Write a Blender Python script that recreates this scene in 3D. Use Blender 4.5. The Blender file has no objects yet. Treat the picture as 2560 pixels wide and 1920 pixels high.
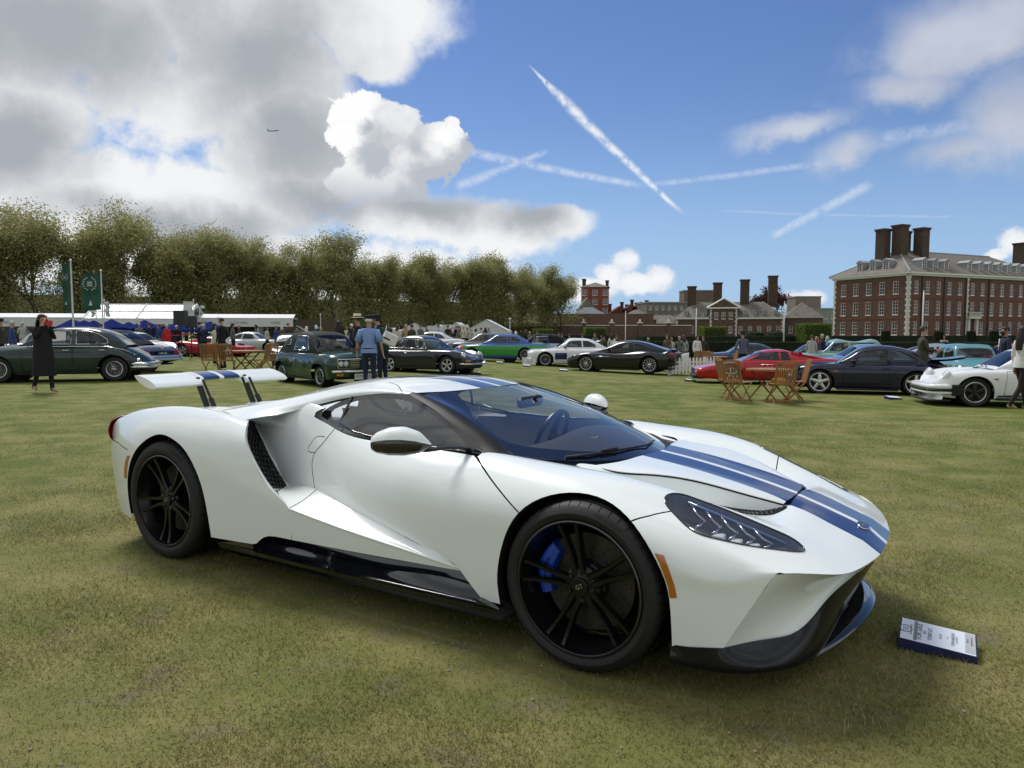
import bpy, bmesh, math, random, time
import numpy as np
from mathutils import Vector, Matrix, Euler
from mathutils.bvhtree import BVHTree
T0 = time.time()
SC = bpy.context.scene
COL = SC.collection
rad = math.radians
# ------------------------------------------------------------------ camera
cd = bpy.data.cameras.new('camera'); CAM = bpy.data.objects.new('camera', cd); COL.objects.link(CAM)
CAM.location = (0, 0, 1.345); CAM.rotation_euler = (rad(90 - 4.19), 0, 0)
cd.sensor_width = 36; cd.lens = 36 * 1812 / 2560; cd.clip_end = 6000; cd.clip_start = .05
SC.camera = CAM
SC.view_settings.view_transform = 'Standard'; SC.view_settings.look = 'None'
SC.view_settings.gamma = 1; SC.view_settings.use_curve_mapping = False
SC.view_settings.exposure = 0.72
# ------------------------------------------------------------------ sky and sun
SUN_AZ, SUN_EL = rad(-32), rad(54)        # azimuth from +Y towards +X
SUNV = Vector((math.sin(SUN_AZ) * math.cos(SUN_EL), math.cos(SUN_AZ) * math.cos(SUN_EL), math.sin(SUN_EL)))
sd = bpy.data.lights.new('sun', 'SUN'); sun = bpy.data.objects.new('sun', sd); COL.objects.link(sun)
sd.energy = 2.0; sd.angle = rad(20); sd.color = (1, .965, .90); sun.rotation_euler = (-SUNV).to_track_quat('-Z', 'Y').to_euler()
WORLD = bpy.data.worlds.new('World'); SC.world = WORLD; WORLD.use_nodes = True
# clouds by direction: (x, z, radius x, radius z) of unit view directions
BIG = [(-0.492, 0.326, 0.14, 0.082), (-0.364, 0.357, 0.165, 0.068), (-0.224, 0.383, 0.164, 0.048), (-0.307, 0.295, 0.118, 0.094), (-0.531, 0.235, 0.062, 0.073), (-0.42, 0.262, 0.09, 0.053), (-0.285, 0.208, 0.113, 0.08), (-0.174, 0.354, 0.062, 0.042), (-0.362, 0.158, 0.14, 0.06), (-0.139, 0.15, 0.136, 0.041), (-0.029, 0.134, 0.106, 0.042), (0.046, 0.146, 0.068, 0.027), (-0.5, 0.135, 0.15, 0.06), (-0.3, 0.075, 0.34, 0.055)]
DARK = [(-0.505, 0.315, 0.124, 0.063), (-0.303, 0.329, 0.1, 0.09), (-0.536, 0.202, 0.05, 0.043), (-0.271, 0.241, 0.066, 0.073), (-0.127, 0.163, 0.086, 0.026), (-0.393, 0.134, 0.114, 0.025), (0.021, 0.152, 0.056, 0.024), (-0.244, 0.165, 0.075, 0.034)]
CUM = [(-0.186, 0.27, 0.043, 0.033), (-0.205, 0.245, 0.029, 0.027), (-0.153, 0.253, 0.053, 0.038), (-0.136, 0.226, 0.066, 0.039), (-0.088, 0.255, 0.024, 0.022), (-0.173, 0.196, 0.072, 0.034), (-0.214, 0.279, 0.02, 0.018), (-0.103, 0.235, 0.045, 0.038)]
SMALLC = [(0.149, 0.093, 0.025, 0.023), (0.134, 0.072, 0.028, 0.022), (0.195, 0.074, 0.027, 0.019), (0.171, 0.065, 0.054, 0.021), (0.373, 0.038, 0.027, 0.016), (0.562, 0.098, 0.016, 0.019), (0.549, 0.086, 0.013, 0.009), (0.1, 0.055, 0.06, 0.02)]
WISP = [(0.478, 0.32, 0.092, 0.051), (0.542, 0.229, 0.047, 0.073), (0.447, 0.277, 0.064, 0.028), (0.346, 0.25, 0.08, 0.016), (0.512, 0.33, 0.054, 0.049), (0.416, 0.217, 0.044, 0.02), (0.514, 0.2, 0.044, 0.029)]
CON = [(0.0228, 0.3335, 0.2236, 0.154, 0.0102, 0.0032), (-0.0744, 0.1899, 0.048, 0.2361, 0.0089, 0.0045), (-0.0643, 0.2358, 0.1753, 0.1892, 0.0077, 0.0051), (0.1723, 0.1905, 0.3854, 0.205, 0.0045, 0.0051), (0.3303, 0.1195, 0.4323, 0.177, 0.0064, 0.0077), (0.2714, 0.1549, 0.5222, 0.1306, 0.0019, 0.0019), (0.433, 0.2256, 0.5131, 0.229, 0.0115, 0.0089)]

def build_sky():
    nt = WORLD.node_tree; nd = nt.nodes; bg = nd['Background']
    def mk(t, op=None, **k):
        n = nd.new(t)
        if op: n.operation = op
        return n
    def put(i, v):
        if isinstance(v, bpy.types.NodeSocket): nt.links.new(v, i)
        else: i.default_value = v
    def M(op, a, b=None, c=None, clamp=False):
        n = mk('ShaderNodeMath', op); n.use_clamp = clamp; put(n.inputs[0], a)
        if b is not None: put(n.inputs[1], b)
        if c is not None: put(n.inputs[2], c)
        return n.outputs[0]
    def V(op, a, b=None):
        n = mk('ShaderNodeVectorMath', op); put(n.inputs[0], a)
        if b is not None: put(n.inputs[1], b)
        return n.outputs['Value'] if op in ('LENGTH', 'DOT_PRODUCT', 'DISTANCE') else n.outputs[0]
    def sm(v, a, b, lo=0., hi=1.):
        n = mk('ShaderNodeMapRange'); n.interpolation_type = 'SMOOTHSTEP'; put(n.inputs[0], v); n.inputs[1].default_value = a; n.inputs[2].default_value = b
        n.inputs[3].default_value = lo; n.inputs[4].default_value = hi; return n.outputs[0]
    def mix(f, a, b):
        n = mk('ShaderNodeMix'); n.data_type = 'RGBA'; put(n.inputs[0], f); put(n.inputs[6], a); put(n.inputs[7], b); return n.outputs[2]
    def noise(vec, sc, det=6, rough=.55, off=0.):
        n = mk('ShaderNodeTexNoise'); put(n.inputs['Vector'], vec); n.inputs['Scale'].default_value = sc; n.inputs['Detail'].default_value = det; n.inputs['Roughness'].default_value = rough
        return n
    tc = mk('ShaderNodeTexCoord'); d0 = tc.outputs['Generated']
    def warp(vec, sc, amp, det=5):
        n = noise(vec, sc, det, .6); s = V('SUBTRACT', n.outputs['Color'], (.5, .5, .5)); q = mk('ShaderNodeVectorMath', 'SCALE'); put(q.inputs[0], s); q.inputs['Scale'].default_value = amp
        return V('ADD', vec, q.outputs[0])
    def blobs(vec, L, pw=1.):
        """largest of soft ellipses: 1 in the middle, 0 at the rim, negative outside"""
        out = None
        for x, z, rx, rz in L:
            n = mk('ShaderNodeVectorMath', 'MULTIPLY_ADD'); put(n.inputs[0], vec); n.inputs[1].default_value = (1 / rx, 0, 1 / rz); n.inputs[2].default_value = (-x / rx, 0, -z / rz)
            e = V('LENGTH', n.outputs[0])
            out = e if out is None else (M('MINIMUM', out, e))
        return M('SUBTRACT', 1., M('MINIMUM', out, 2.5))
    sky = mk('ShaderNodeTexSky'); sky.sky_type = 'NISHITA'; sky.sun_disc = False; sky.sun_elevation = SUN_EL; sky.sun_rotation = SUN_AZ
    sky.altitude = 50; sky.air_density = 1.0; sky.dust_density = .1; sky.ozone_density = 3.0
    hsv = mk('ShaderNodeHueSaturation'); put(hsv.inputs['Color'], sky.outputs[0]); hsv.inputs['Saturation'].default_value = SKY_SAT; hsv.inputs['Value'].default_value = SKY_VAL; hsv.inputs['Hue'].default_value = .512
    y_ = mk('ShaderNodeSeparateXYZ'); put(y_.inputs[0], d0); el = y_.outputs[2]
    # haze near the horizon is a pale blue
    col = mix(sm(el, .30, -.02, 0., .85), hsv.outputs[0], HORIZON)
    fwd = sm(y_.outputs[1], .3, .4)
    def rgb(n):
        q = mk('ShaderNodeSeparateColor'); put(q.inputs[0], n.outputs['Color']); return q.outputs
    N1 = noise(d0, 5.5, 7, .58); n1 = rgb(N1); N2 = noise(d0, 22, 6, .62); n2 = rgb(N2)
    def push(vec, n, amp):
        q = mk('ShaderNodeVectorMath', 'SCALE'); put(q.inputs[0], V('SUBTRACT', n.outputs['Color'], (.5, .5, .5))); q.inputs['Scale'].default_value = amp
        return V('ADD', vec, q.outputs[0])
    def cen(v, k): return M('MULTIPLY', M('SUBTRACT', v, .5), k)
    wA = push(d0, N1, .11); wB = push(wA, N2, .02); wC = push(push(d0, N1, .02), N2, .058)
    # thin wisps
    dw = blobs(wA, WISP)
    aw = M('MULTIPLY', sm(M('ADD', dw, M('ADD', cen(n1[2], 2.4), cen(n2[2], .5))), -.25, .95), .78)
    col = mix(aw, col, mix(sm(n1[1], .35, .65), (5.0, 5.3, 6.0, 1), (6.6, 6.8, 7.3, 1)))
    # vapour trails
    nc = noise(d0, 75, 4, .65).outputs['Fac']; dn = push(d0, N2, .004); al = None
    for k, (ax, az, bx, bz, w0, wb) in enumerate(CON):
        L2 = (bx - ax) ** 2 + (bz - az) ** 2; L = math.sqrt(L2)
        p = V('SUBTRACT', dn, (ax, 0, az)); t = V('DOT_PRODUCT', p, ((bx - ax) / L2, 0, (bz - az) / L2))
        e = M('ABSOLUTE', V('DOT_PRODUCT', p, (-(bz - az) / L, 0, (bx - ax) / L)))
        w = M('ADD', M('MULTIPLY', t, wb - w0), w0)
        if k == 0: w = M('MULTIPLY', w, sm(t, -.02, .30, .12, 1.))
        a = M('MULTIPLY', sm(M('DIVIDE', e, w), 1.15, .05), M('MULTIPLY', sm(t, -.03, .08, 0., (.95, .42, .48, .33, .42, .2, .28)[k]), sm(t, 1.03, .88)))
        al = a if al is None else M('MAXIMUM', al, a)
    col = mix(M('MULTIPLY', M('MULTIPLY', al, sm(nc, .22, .60)), fwd), col, (8.2, 8.5, 9.0, 1))
    # the big cloud deck
    db = blobs(wB, BIG)
    gen = noise(V('MULTIPLY', d0, (1, 1, 1.9)), 2.6, 5, .55).outputs['Fac']      # broken cloud all round the sky
    far = sm(y_.outputs[1], .55, .25); gcov = M('ADD', M('MULTIPLY', M('ADD', cen(gen, 6.), .75), far), M('MULTIPLY', M('SUBTRACT', far, 1.0), 2.))
    dens = M('MAXIMUM', M('ADD', db, M('ADD', cen(n1[0], 1.1), cen(n2[0], .45))), gcov)
    ab = sm(dens, -.16, .30)
    dd = M('MAXIMUM', blobs(wA, DARK), M('SUBTRACT', gcov, .9))
    shade = sm(M('ADD', dd, M('ADD', cen(n1[1], 1.7), cen(n2[1], .45))), -.85, .75)
    col = mix(ab, col, mix(shade, (8.7, 8.8, 8.9, 1), (3.9, 4.15, 4.55, 1)))
    # bright heaped clouds
    dc = blobs(wC, CUM); dsm = blobs(push(d0, N2, .034), SMALLC)
    ac = M('MULTIPLY', sm(M('ADD', dc, cen(n2[2], .35)), .0, .12), fwd)
    dl = blobs(V('ADD', wC, (-.030, 0, .022)), CUM)
    lit = sm(M('ADD', M('SUBTRACT', dc, dl), cen(n2[1], 1.1)), -.42, .85)
    ccu = mix(M('MULTIPLY', lit, sm(el, .160, .235, .15, 1.)), (4.8, 5.1, 5.6, 1), (9.6, 9.6, 9.6, 1))
    col = mix(M('MULTIPLY', ac, sm(el, .155, .185)), col, ccu)
    as_ = M('MULTIPLY', sm(M('ADD', dsm, cen(n2[0], .9)), .0, .40), fwd)
    csm = mix(sm(M('ADD', dsm, cen(n2[1], 1.2)), .0, .8), (6.8, 7.3, 8.2, 1), (9.4, 9.4, 9.4, 1))
    col = mix(M('MULTIPLY', as_, .9), col, csm)
    put(bg.inputs[0], col); bg.inputs[1].default_value = SKY_STR
SKY_SAT, SKY_VAL, SKY_STR = 1.14, .95, .063
HORIZON = (3.1, 5.0, 8.0, 1)
build_sky()
WORLD.cycles.sampling_method = 'MANUAL'; WORLD.cycles.sample_map_resolution = 512
# ------------------------------------------------------------------ helpers
MATS = {}
def nmat(name):
    m = bpy.data.materials.new(name); m.use_nodes = True
    nt = m.node_tree; b = nt.nodes['Principled BSDF']; MATS[name] = m
    return m, nt, b
def lk(nt, a, b): nt.links.new(a, b)
def pmat(name, col, rough=.5, metal=0., coat=0., spec=.5, noise=0., nscale=20., bump=0., bscale=60., trans=0., ior=1.45, emit=None):
    """plain principled material with optional colour mottling and bump"""
    if name in MATS: return MATS[name]
    m, nt, b = nmat(name)
    b.inputs['Base Color'].default_value = (*col, 1); b.inputs['Roughness'].default_value = rough
    b.inputs['Metallic'].default_value = metal; b.inputs['Coat Weight'].default_value = coat
    b.inputs['Coat Roughness'].default_value = .02
    b.inputs['Specular IOR Level'].default_value = spec; b.inputs['Transmission Weight'].default_value = trans
    b.inputs['IOR'].default_value = ior
    if emit:
        b.inputs['Emission Color'].default_value = (*emit[0], 1); b.inputs['Emission Strength'].default_value = emit[1]
    if noise or bump:
        tc = nt.nodes.new('ShaderNodeTexCoord')
    if noise:
        n = nt.nodes.new('ShaderNodeTexNoise'); n.inputs['Scale'].default_value = nscale; n.inputs['Detail'].default_value = 6
        lk(nt, tc.outputs['Object'], n.inputs['Vector'])
        r = nt.nodes.new('ShaderNodeMapRange'); r.inputs[1].default_value = .25; r.inputs[2].default_value = .75
        r.inputs[3].default_value = 1 - noise; r.inputs[4].default_value = 1 + noise; lk(nt, n.outputs['Fac'], r.inputs[0])
        h = nt.nodes.new('ShaderNodeVectorMath'); h.operation = 'SCALE'; h.inputs[0].default_value = col
        lk(nt, r.outputs[0], h.inputs['Scale']); lk(nt, h.outputs[0], b.inputs['Base Color'])
    if bump:
        n = nt.nodes.new('ShaderNodeTexNoise'); n.inputs['Scale'].default_value = bscale; n.inputs['Detail'].default_value = 4
        lk(nt, tc.outputs['Object'], n.inputs['Vector'])
        bm_ = nt.nodes.new('ShaderNodeBump'); bm_.inputs['Strength'].default_value = bump; bm_.inputs['Distance'].default_value = .01
        lk(nt, n.outputs['Fac'], bm_.inputs['Height']); lk(nt, bm_.outputs[0], b.inputs['Normal'])
    return m
def paint(name, col, metal=0., rough=.3, flake=0.):
    return pmat(name, col, rough=rough, metal=metal, coat=.85, spec=.2)
def glassmat(name, tint=(.5, .55, .55), refl=1.0, ior=1.5):
    """thin tinted pane: transparent tint under a Fresnel mirror"""
    if name in MATS: return MATS[name]
    m, nt, b = nmat(name); nt.nodes.remove(b)
    out = nt.nodes['Material Output']
    tr = nt.nodes.new('ShaderNodeBsdfTransparent'); tr.inputs[0].default_value = (*tint, 1)
    gl = nt.nodes.new('ShaderNodeBsdfGlossy'); gl.inputs['Roughness'].default_value = .015; gl.inputs[0].default_value = (refl, refl, refl, 1)
    fr = nt.nodes.new('ShaderNodeFresnel'); ge = nt.nodes.new('ShaderNodeNewGeometry'); mr = nt.nodes.new('ShaderNodeMapRange'); mr.inputs[3].default_value = ior; mr.inputs[4].default_value = 1 / ior; lk(nt, ge.outputs['Backfacing'], mr.inputs[0]); lk(nt, mr.outputs[0], fr.inputs[0])
    mx = nt.nodes.new('ShaderNodeMixShader')
    lk(nt, fr.outputs[0], mx.inputs[0]); lk(nt, tr.outputs[0], mx.inputs[1]); lk(nt, gl.outputs[0], mx.inputs[2]); lk(nt, mx.outputs[0], out.inputs[0])
    return m
def tag(o, label=None, cat=None, group=None, kind=None):
    if label: o['label'] = label
    if cat: o['category'] = cat
    if group: o['group'] = group
    if kind: o['kind'] = kind
    return o
def empty(name, loc=(0, 0, 0), rz=0, label=None, cat=None, group=None):
    o = bpy.data.objects.new(name, None); COL.objects.link(o); o.location = loc; o.rotation_euler = (0, 0, rz)
    o.empty_display_size = .1
    return tag(o, label, cat, group)
def link(name, me, parent=None, mats=None, smooth=None):
    o = bpy.data.objects.new(name, me); COL.objects.link(o)
    if parent is not None: o.parent = parent
    if mats is not None:
        if not isinstance(mats, (list, tuple)): mats = [mats]
        for m in mats: me.materials.append(m)
    if smooth is not None:
        me.polygons.foreach_set('use_smooth', [bool(smooth)] * len(me.polygons))
        if smooth not in (True, False, 1):
            me.set_sharp_from_angle(angle=rad(smooth))
    return o
def sharp(me, deg):
    me.polygons.foreach_set('use_smooth', [True] * len(me.polygons)); me.set_sharp_from_angle(angle=rad(deg))
TMP = bpy.data.scenes.new('scratch')
def baked(o):
    """the object's mesh after modifiers, worked out in a scratch scene"""
    TMP.collection.objects.link(o); vl = TMP.view_layers[0]; vl.update(); return bpy.data.meshes.new_from_object(o.evaluated_get(vl.depsgraph))
class MB:
    """collects simple shapes into one mesh (one part)"""
    def __init__(s): s.v = []; s.f = []; s.m = []; s.cm = 0
    def add(s, vs, fs):
        n = len(s.v); s.v += [tuple(v) for v in vs]
        for f in fs: s.f.append(tuple(i + n for i in f)); s.m.append(s.cm)
        return s
    def box(s, x0, x1, y0, y1, z0, z1, M=None, bev=0):
        if bev:
            b = bev; ring = lambda z, d: [(x0 + d, y0 + d, z), (x1 - d, y0 + d, z), (x1 - d, y1 - d, z), (x0 + d, y1 - d, z)]
            rr = [ring(z0, b), ring(z0 + b, 0), ring(z1 - b, 0), ring(z1, b)]
            vs = sum(rr, []); fs = [(3, 2, 1, 0), (12, 13, 14, 15)]
            for k in range(3):
                for i in range(4): j = (i + 1) % 4; fs.append((4*k+i, 4*k+j, 4*k+4+j, 4*k+4+i))
        else:
            vs = [(x0,y0,z0),(x1,y0,z0),(x1,y1,z0),(x0,y1,z0),(x0,y0,z1),(x1,y0,z1),(x1,y1,z1),(x0,y1,z1)]
            fs = [(0,3,2,1),(4,5,6,7),(0,1,5,4),(1,2,6,5),(2,3,7,6),(3,0,4,7)]
        if M is not None: vs = [M @ Vector(v) for v in vs]
        s.add(vs, fs); return s
    def tube(s, pts, r, n=8, cap=True, ry=None):
        """tube through pts; r a number or one per point"""
        pts = [Vector(p) for p in pts]; k = len(pts); rs = r if isinstance(r, (list, tuple)) else [r] * k
        up = None; vs = []
        for i, p in enumerate(pts):
            t = (pts[min(i+1, k-1)] - pts[max(i-1, 0)])
            if t.length < 1e-9: t = Vector((0, 0, 1))
            t.normalize()
            if up is None: up = Vector((0, 0, 1)) if abs(t.z) < .9 else Vector((1, 0, 0))
            a = t.cross(up)
            if a.length < 1e-6: a = t.cross(Vector((0, 1, 0)))
            a.normalize(); b = a.cross(t).normalized(); up = b
            for j in range(n):
                th = 2 * math.pi * j / n
                vs.append(p + a * (rs[i] * math.cos(th)) + b * ((ry or 1) * rs[i] * math.sin(th)))
        fs = []
        for i in range(k - 1):
            for j in range(n):
                q = (j + 1) % n; fs.append((i*n+j, i*n+q, i*n+n+q, i*n+n+j))
        if cap: fs += [tuple(reversed(range(n))), tuple((k-1)*n + j for j in range(n))]
        s.add(vs, fs); return s
    def lathe(s, prof, n=24, M=None, cap=False):
        """prof: (r, h) pairs turned about local z"""
        vs = []; k = len(prof)
        for r, h in prof:
            for j in range(n):
                a = 2 * math.pi * j / n; vs.append((r * math.cos(a), r * math.sin(a), h))
        fs = []
        for i in range(k - 1):
            for j in range(n):
                q = (j + 1) % n; fs.append((i*n+j, i*n+q, i*n+n+q, i*n+n+j))
        if cap: fs += [tuple(reversed(range(n))), tuple((k-1)*n + j for j in range(n))]
        if M is not None: vs = [M @ Vector(v) for v in vs]
        s.add(vs, fs); return s
    def prism(s, poly, d, M=None, off=0.):
        """poly (x, y) extruded from z=off to off+d"""
        n = len(poly); vs = [(x, y, off) for x, y in poly] + [(x, y, off + d) for x, y in poly]
        fs = [tuple(reversed(range(n))), tuple(range(n, 2*n))] + [(i, (i+1) % n, n + (i+1) % n, n + i) for i in range(n)]
        if M is not None: vs = [M @ Vector(v) for v in vs]
        s.add(vs, fs); return s
    def grid(s, P, flip=False):
        """P[i][j] points"""
        a = len(P); b = len(P[0]); vs = [tuple(P[i][j]) for i in range(a) for j in range(b)]; fs = []
        for i in range(a - 1):
            for j in range(b - 1):
                f = (i*b+j, i*b+j+1, (i+1)*b+j+1, (i+1)*b+j); fs.append(f[::-1] if flip else f)
        s.add(vs, fs); return s
    def mesh(s, name='m'):
        me = bpy.data.meshes.new(name); me.from_pydata(s.v, [], s.f)
        if any(s.m): me.polygons.foreach_set('material_index', s.m)
        me.update(); return me
    def build(s, name, mats, parent=None, smooth=None):
        return link(name, s.mesh(name), parent, mats, smooth)
def copy_tree(o, parent=None, mat_swap=None):
    c = o.copy(); COL.objects.link(c); c.parent = parent
    for ch in list(o.children): copy_tree(ch, c, mat_swap)
    return c
# ---- smooth surfaces from longitudinal lines
def nspline(P, t):
    """natural cubic spline through rows of P (chord length parameter), evaluated at fractions t"""
    P = np.asarray(P, float); n = len(P)
    d = np.sqrt((np.diff(P, axis=0) ** 2).sum(1)); d = np.maximum(d, 1e-6)
    u = np.concatenate([[0], np.cumsum(d)]); u /= u[-1]
    t = np.asarray(t, float)
    if n == 2: return P[0] + (P[1] - P[0]) * t[:, None]
    h = np.diff(u); A = np.eye(n); r = np.zeros_like(P)
    for i in range(1, n - 1):
        A[i, i-1] = h[i-1]; A[i, i] = 2 * (h[i-1] + h[i]); A[i, i+1] = h[i]
        r[i] = 6 * ((P[i+1] - P[i]) / h[i] - (P[i] - P[i-1]) / h[i-1])
    M = np.linalg.solve(A, r)
    k = np.clip(np.searchsorted(u, t, 'right') - 1, 0, n - 2)
    a = (u[k+1] - t)[:, None]; b = (t - u[k])[:, None]; hk = h[k][:, None]
    return (M[k] * a**3 + M[k+1] * b**3) / (6 * hk) + (P[k] / hk - M[k] * hk / 6) * a + (P[k+1] / hk - M[k+1] * hk / 6) * b
def xspline(P, xs):
    """natural cubic y(x) through P=(x, a, b..) evaluated at xs (x must be monotone, may decrease)"""
    P = np.asarray(P, float)
    if P[0, 0] > P[-1, 0]: P = P[::-1]
    x = P[:, 0]; Y = P[:, 1:]; n = len(x); xs = np.asarray(xs, float)
    if n == 2:
        w = ((xs - x[0]) / (x[1] - x[0]))[:, None]; return Y[0] * (1 - w) + Y[1] * w
    h = np.diff(x); A = np.eye(n); r = np.zeros_like(Y)
    for i in range(1, n - 1):
        A[i, i-1] = h[i-1]; A[i, i] = 2 * (h[i-1] + h[i]); A[i, i+1] = h[i]
        r[i] = 6 * ((Y[i+1] - Y[i]) / h[i] - (Y[i] - Y[i-1]) / h[i-1])
    M = np.linalg.solve(A, r); k = np.clip(np.searchsorted(x, xs, 'right') - 1, 0, n - 2)
    a = (x[k+1] - xs)[:, None]; b = (xs - x[k])[:, None]; hk = h[k][:, None]
    return (M[k] * a**3 + M[k+1] * b**3) / (6 * hk) + (Y[k] / hk - M[k] * hk / 6) * a + (Y[k+1] / hk - M[k+1] * hk / 6) * b
def lerp_line(L, xs):
    """piecewise smooth line L of (x,s,z) knots at xs -> points"""
    Y = xspline(L, xs); return np.concatenate([np.asarray(xs)[:, None], Y], 1)
def cross(lines, m):
    """lines[r][k] points -> refine across r with m samples per interval by a natural spline"""
    L = np.asarray(lines, float); R, K, _ = L.shape; out = []
    # common parameter so that stations stay aligned
    t = np.linspace(0, 1, (R - 1) * m + 1)
    dm = np.sqrt((np.diff(L, axis=0) ** 2).sum(2)).mean(1); u = np.concatenate([[0], np.cumsum(dm)]); u /= u[-1]
    tt = np.interp(t, np.linspace(0, 1, R), u)
    h = np.diff(u); A = np.eye(R); r = np.zeros_like(L)
    for i in range(1, R - 1):
        A[i, i-1] = h[i-1]; A[i, i] = 2 * (h[i-1] + h[i]); A[i, i+1] = h[i]
        r[i] = 6 * ((L[i+1] - L[i]) / h[i] - (L[i] - L[i-1]) / h[i-1])
    M = np.linalg.solve(A, r.reshape(R, -1)).reshape(L.shape)
    k = np.clip(np.searchsorted(u, tt, 'right') - 1, 0, R - 2)
    a = (u[k+1] - tt)[:, None, None]; b = (tt - u[k])[:, None, None]; hk = h[k][:, None, None]
    return (M[k] * a**3 + M[k+1] * b**3) / (6 * hk) + (L[k] / hk - M[k] * hk / 6) * a + (L[k+1] / hk - M[k+1] * hk / 6) * b
def inpoly(p, poly):
    x, y = p; c = False; n = len(poly); j = n - 1
    for i in range(n):
        xi, yi = poly[i]; xj, yj = poly[j]
        if (yi > y) != (yj > y) and x < (xj - xi) * (y - yi) / (yj - yi) + xi: c = not c
        j = i
    return c
class Surf:
    """a smooth sheet that can be cut along outlines and split into panels while keeping its smooth normals"""
    def __init__(s, P, flip=False):
        s.bm = bmesh.new(); a, b = P.shape[0], P.shape[1]
        vs = [s.bm.verts.new(p) for p in P.reshape(-1, 3)]
        for i in range(a - 1):
            for j in range(b - 1):
                q = [vs[i*b+j], vs[i*b+j+1], vs[(i+1)*b+j+1], vs[(i+1)*b+j]]
                if flip: q.reverse()
                u = []
                for v in q:
                    if all((v.co - w.co).length > 1e-6 for w in u): u.append(v)
                if len(u) >= 3:
                    try: s.bm.faces.new(u)
                    except ValueError: pass
        s.bm.normal_update()
        s.bvh = BVHTree.FromBMesh(s.bm)
        s.base = [(tuple(v.co for v in f.verts), tuple(v.normal.copy() for v in f.verts)) for f in s.bm.faces]
        s.base = [([c.copy() for c in cs], ns) for cs, ns in s.base]
        s.lay = s.bm.faces.layers.int.new('panel')
    def cut(s, poly, ax=(0, 2), tagv=None, closed=True, where=None):
        """cut along a polygon given in the two axes ax; faces inside get the panel number tagv (or are removed if -1)"""
        third = 3 - ax[0] - ax[1]; n = len(poly)
        for i in range(n if closed else n - 1):
            a = poly[i]; b = poly[(i + 1) % n]
            ex, ey = b[0] - a[0], b[1] - a[1]; L = math.hypot(ex, ey)
            if L < 1e-6: continue
            co = Vector((0, 0, 0)); co[ax[0]], co[ax[1]] = a
            no = Vector((0, 0, 0)); no[ax[0]], no[ax[1]] = -ey / L, ex / L
            lo = (min(a[0], b[0]) - .004, min(a[1], b[1]) - .004); hi = (max(a[0], b[0]) + .004, max(a[1], b[1]) + .004)
            fs = []
            for f in s.bm.faces:
                if where and not where(f): continue
                us = [v.co[ax[0]] for v in f.verts]; ws = [v.co[ax[1]] for v in f.verts]
                if max(us) < lo[0] or min(us) > hi[0] or max(ws) < lo[1] or min(ws) > hi[1]: continue
                ds = [(v.co - co).dot(no) for v in f.verts]
                if max(ds) < 1e-6 or min(ds) > -1e-6: continue
                fs.append(f)
            if fs:
                g = set(fs)
                for f in fs: g.update(f.edges); g.update(f.verts)
                bmesh.ops.bisect_plane(s.bm, geom=list(g), dist=1e-5, plane_co=co, plane_no=no)
        if tagv is not None:
            dl = []
            for f in s.bm.faces:
                if where and not where(f): continue
                c = f.calc_center_median()
                if inpoly((c[ax[0]], c[ax[1]]), poly):
                    if tagv == -1: dl.append(f)
                    else: f[s.lay] = tagv
            if dl: bmesh.ops.delete(s.bm, geom=dl, context='FACES')
        return s
    def strip(s, pts, w, ax=(0, 2), where=None):
        """remove a thin gap of width w along an open polyline (a panel joint)"""
        pts = [Vector(p) for p in pts]; n = len(pts); L = []; R = []
        for i, p in enumerate(pts):
            t = (pts[min(i+1, n-1)] - pts[max(i-1, 0)]).normalized(); q = Vector((-t.y, t.x)) * (w / 2)
            L.append(tuple(p + q)); R.append(tuple(p - q))
        for i in range(n - 1): s.cut([L[i], L[i+1], R[i+1], R[i]], ax, -1, where=where)
    def normal_at(s, p):
        loc, nor, idx, d = s.bvh.find_nearest(p)
        if idx is None: return Vector((0, 0, 1))
        cs, ns = s.base[idx]
        ws = [1 / ((c - loc).length + 1e-5) ** 2 for c in cs]
        from mathutils.interpolate import poly_3d_calc
        w = poly_3d_calc(cs, loc)
        v = Vector((0, 0, 0))
        for a, b in zip(w, ns): v += b * a
        return v.normalized() if v.length > 1e-6 else nor
    def panel(s, tags, name, mats, parent, mirror=False, thick=0., matf=None):
        """the faces with these panel numbers as an object; mirrored across y when asked"""
        vmap = {}; vs = []; fs = []; mi = []; ns = []
        sy = -1 if mirror else 1
        for f in s.bm.faces:
            if f[s.lay] not in tags: continue
            ids = []
            for v in f.verts:
                if v.index not in vmap or True:
                    k = v
                    if k not in vmap:
                        vmap[k] = len(vs); vs.append((v.co.x, v.co.y * sy, v.co.z)); q = s.normal_at(v.co); ns.append((q.x, q.y * sy, q.z))
                    ids.append(vmap[k])
            fs.append(tuple(reversed(ids)) if mirror else tuple(ids))
            mi.append(matf(f) if matf else 0)
        if not fs: return None
        me = bpy.data.meshes.new(name); me.from_pydata(vs, [], fs); me.polygons.foreach_set('material_index', mi)
        me.polygons.foreach_set('use_smooth', [True] * len(fs)); me.update()
        o = link(name, me, parent, mats)
        if thick:
            md = o.modifiers.new('thickness', 'SOLIDIFY'); md.thickness = thick; md.offset = -1; md.use_rim = True
        else:
            me.normals_split_custom_set_from_vertices(ns)
        return o
def text_mesh(txt, size, depth=.0, align='CENTER'):
    cu = bpy.data.curves.new('t', 'FONT'); cu.body = txt; cu.size = size; cu.extrude = depth; cu.align_x = align; cu.align_y = 'CENTER'; cu.resolution_u = 3
    o = bpy.data.objects.new('t', cu); me = baked(o)
    bpy.data.objects.remove(o); bpy.data.curves.remove(cu); me.name = 'lettering'
    return me
def lettering(txt, size, mat, parent, M, depth=.001, name='lettering', stretch=1.):
    me = text_mesh(txt, size, depth); me.transform(M @ Matrix.Diagonal((stretch, 1, 1, 1))); me.materials.clear()
    return link(name, me, parent, mat)
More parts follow.
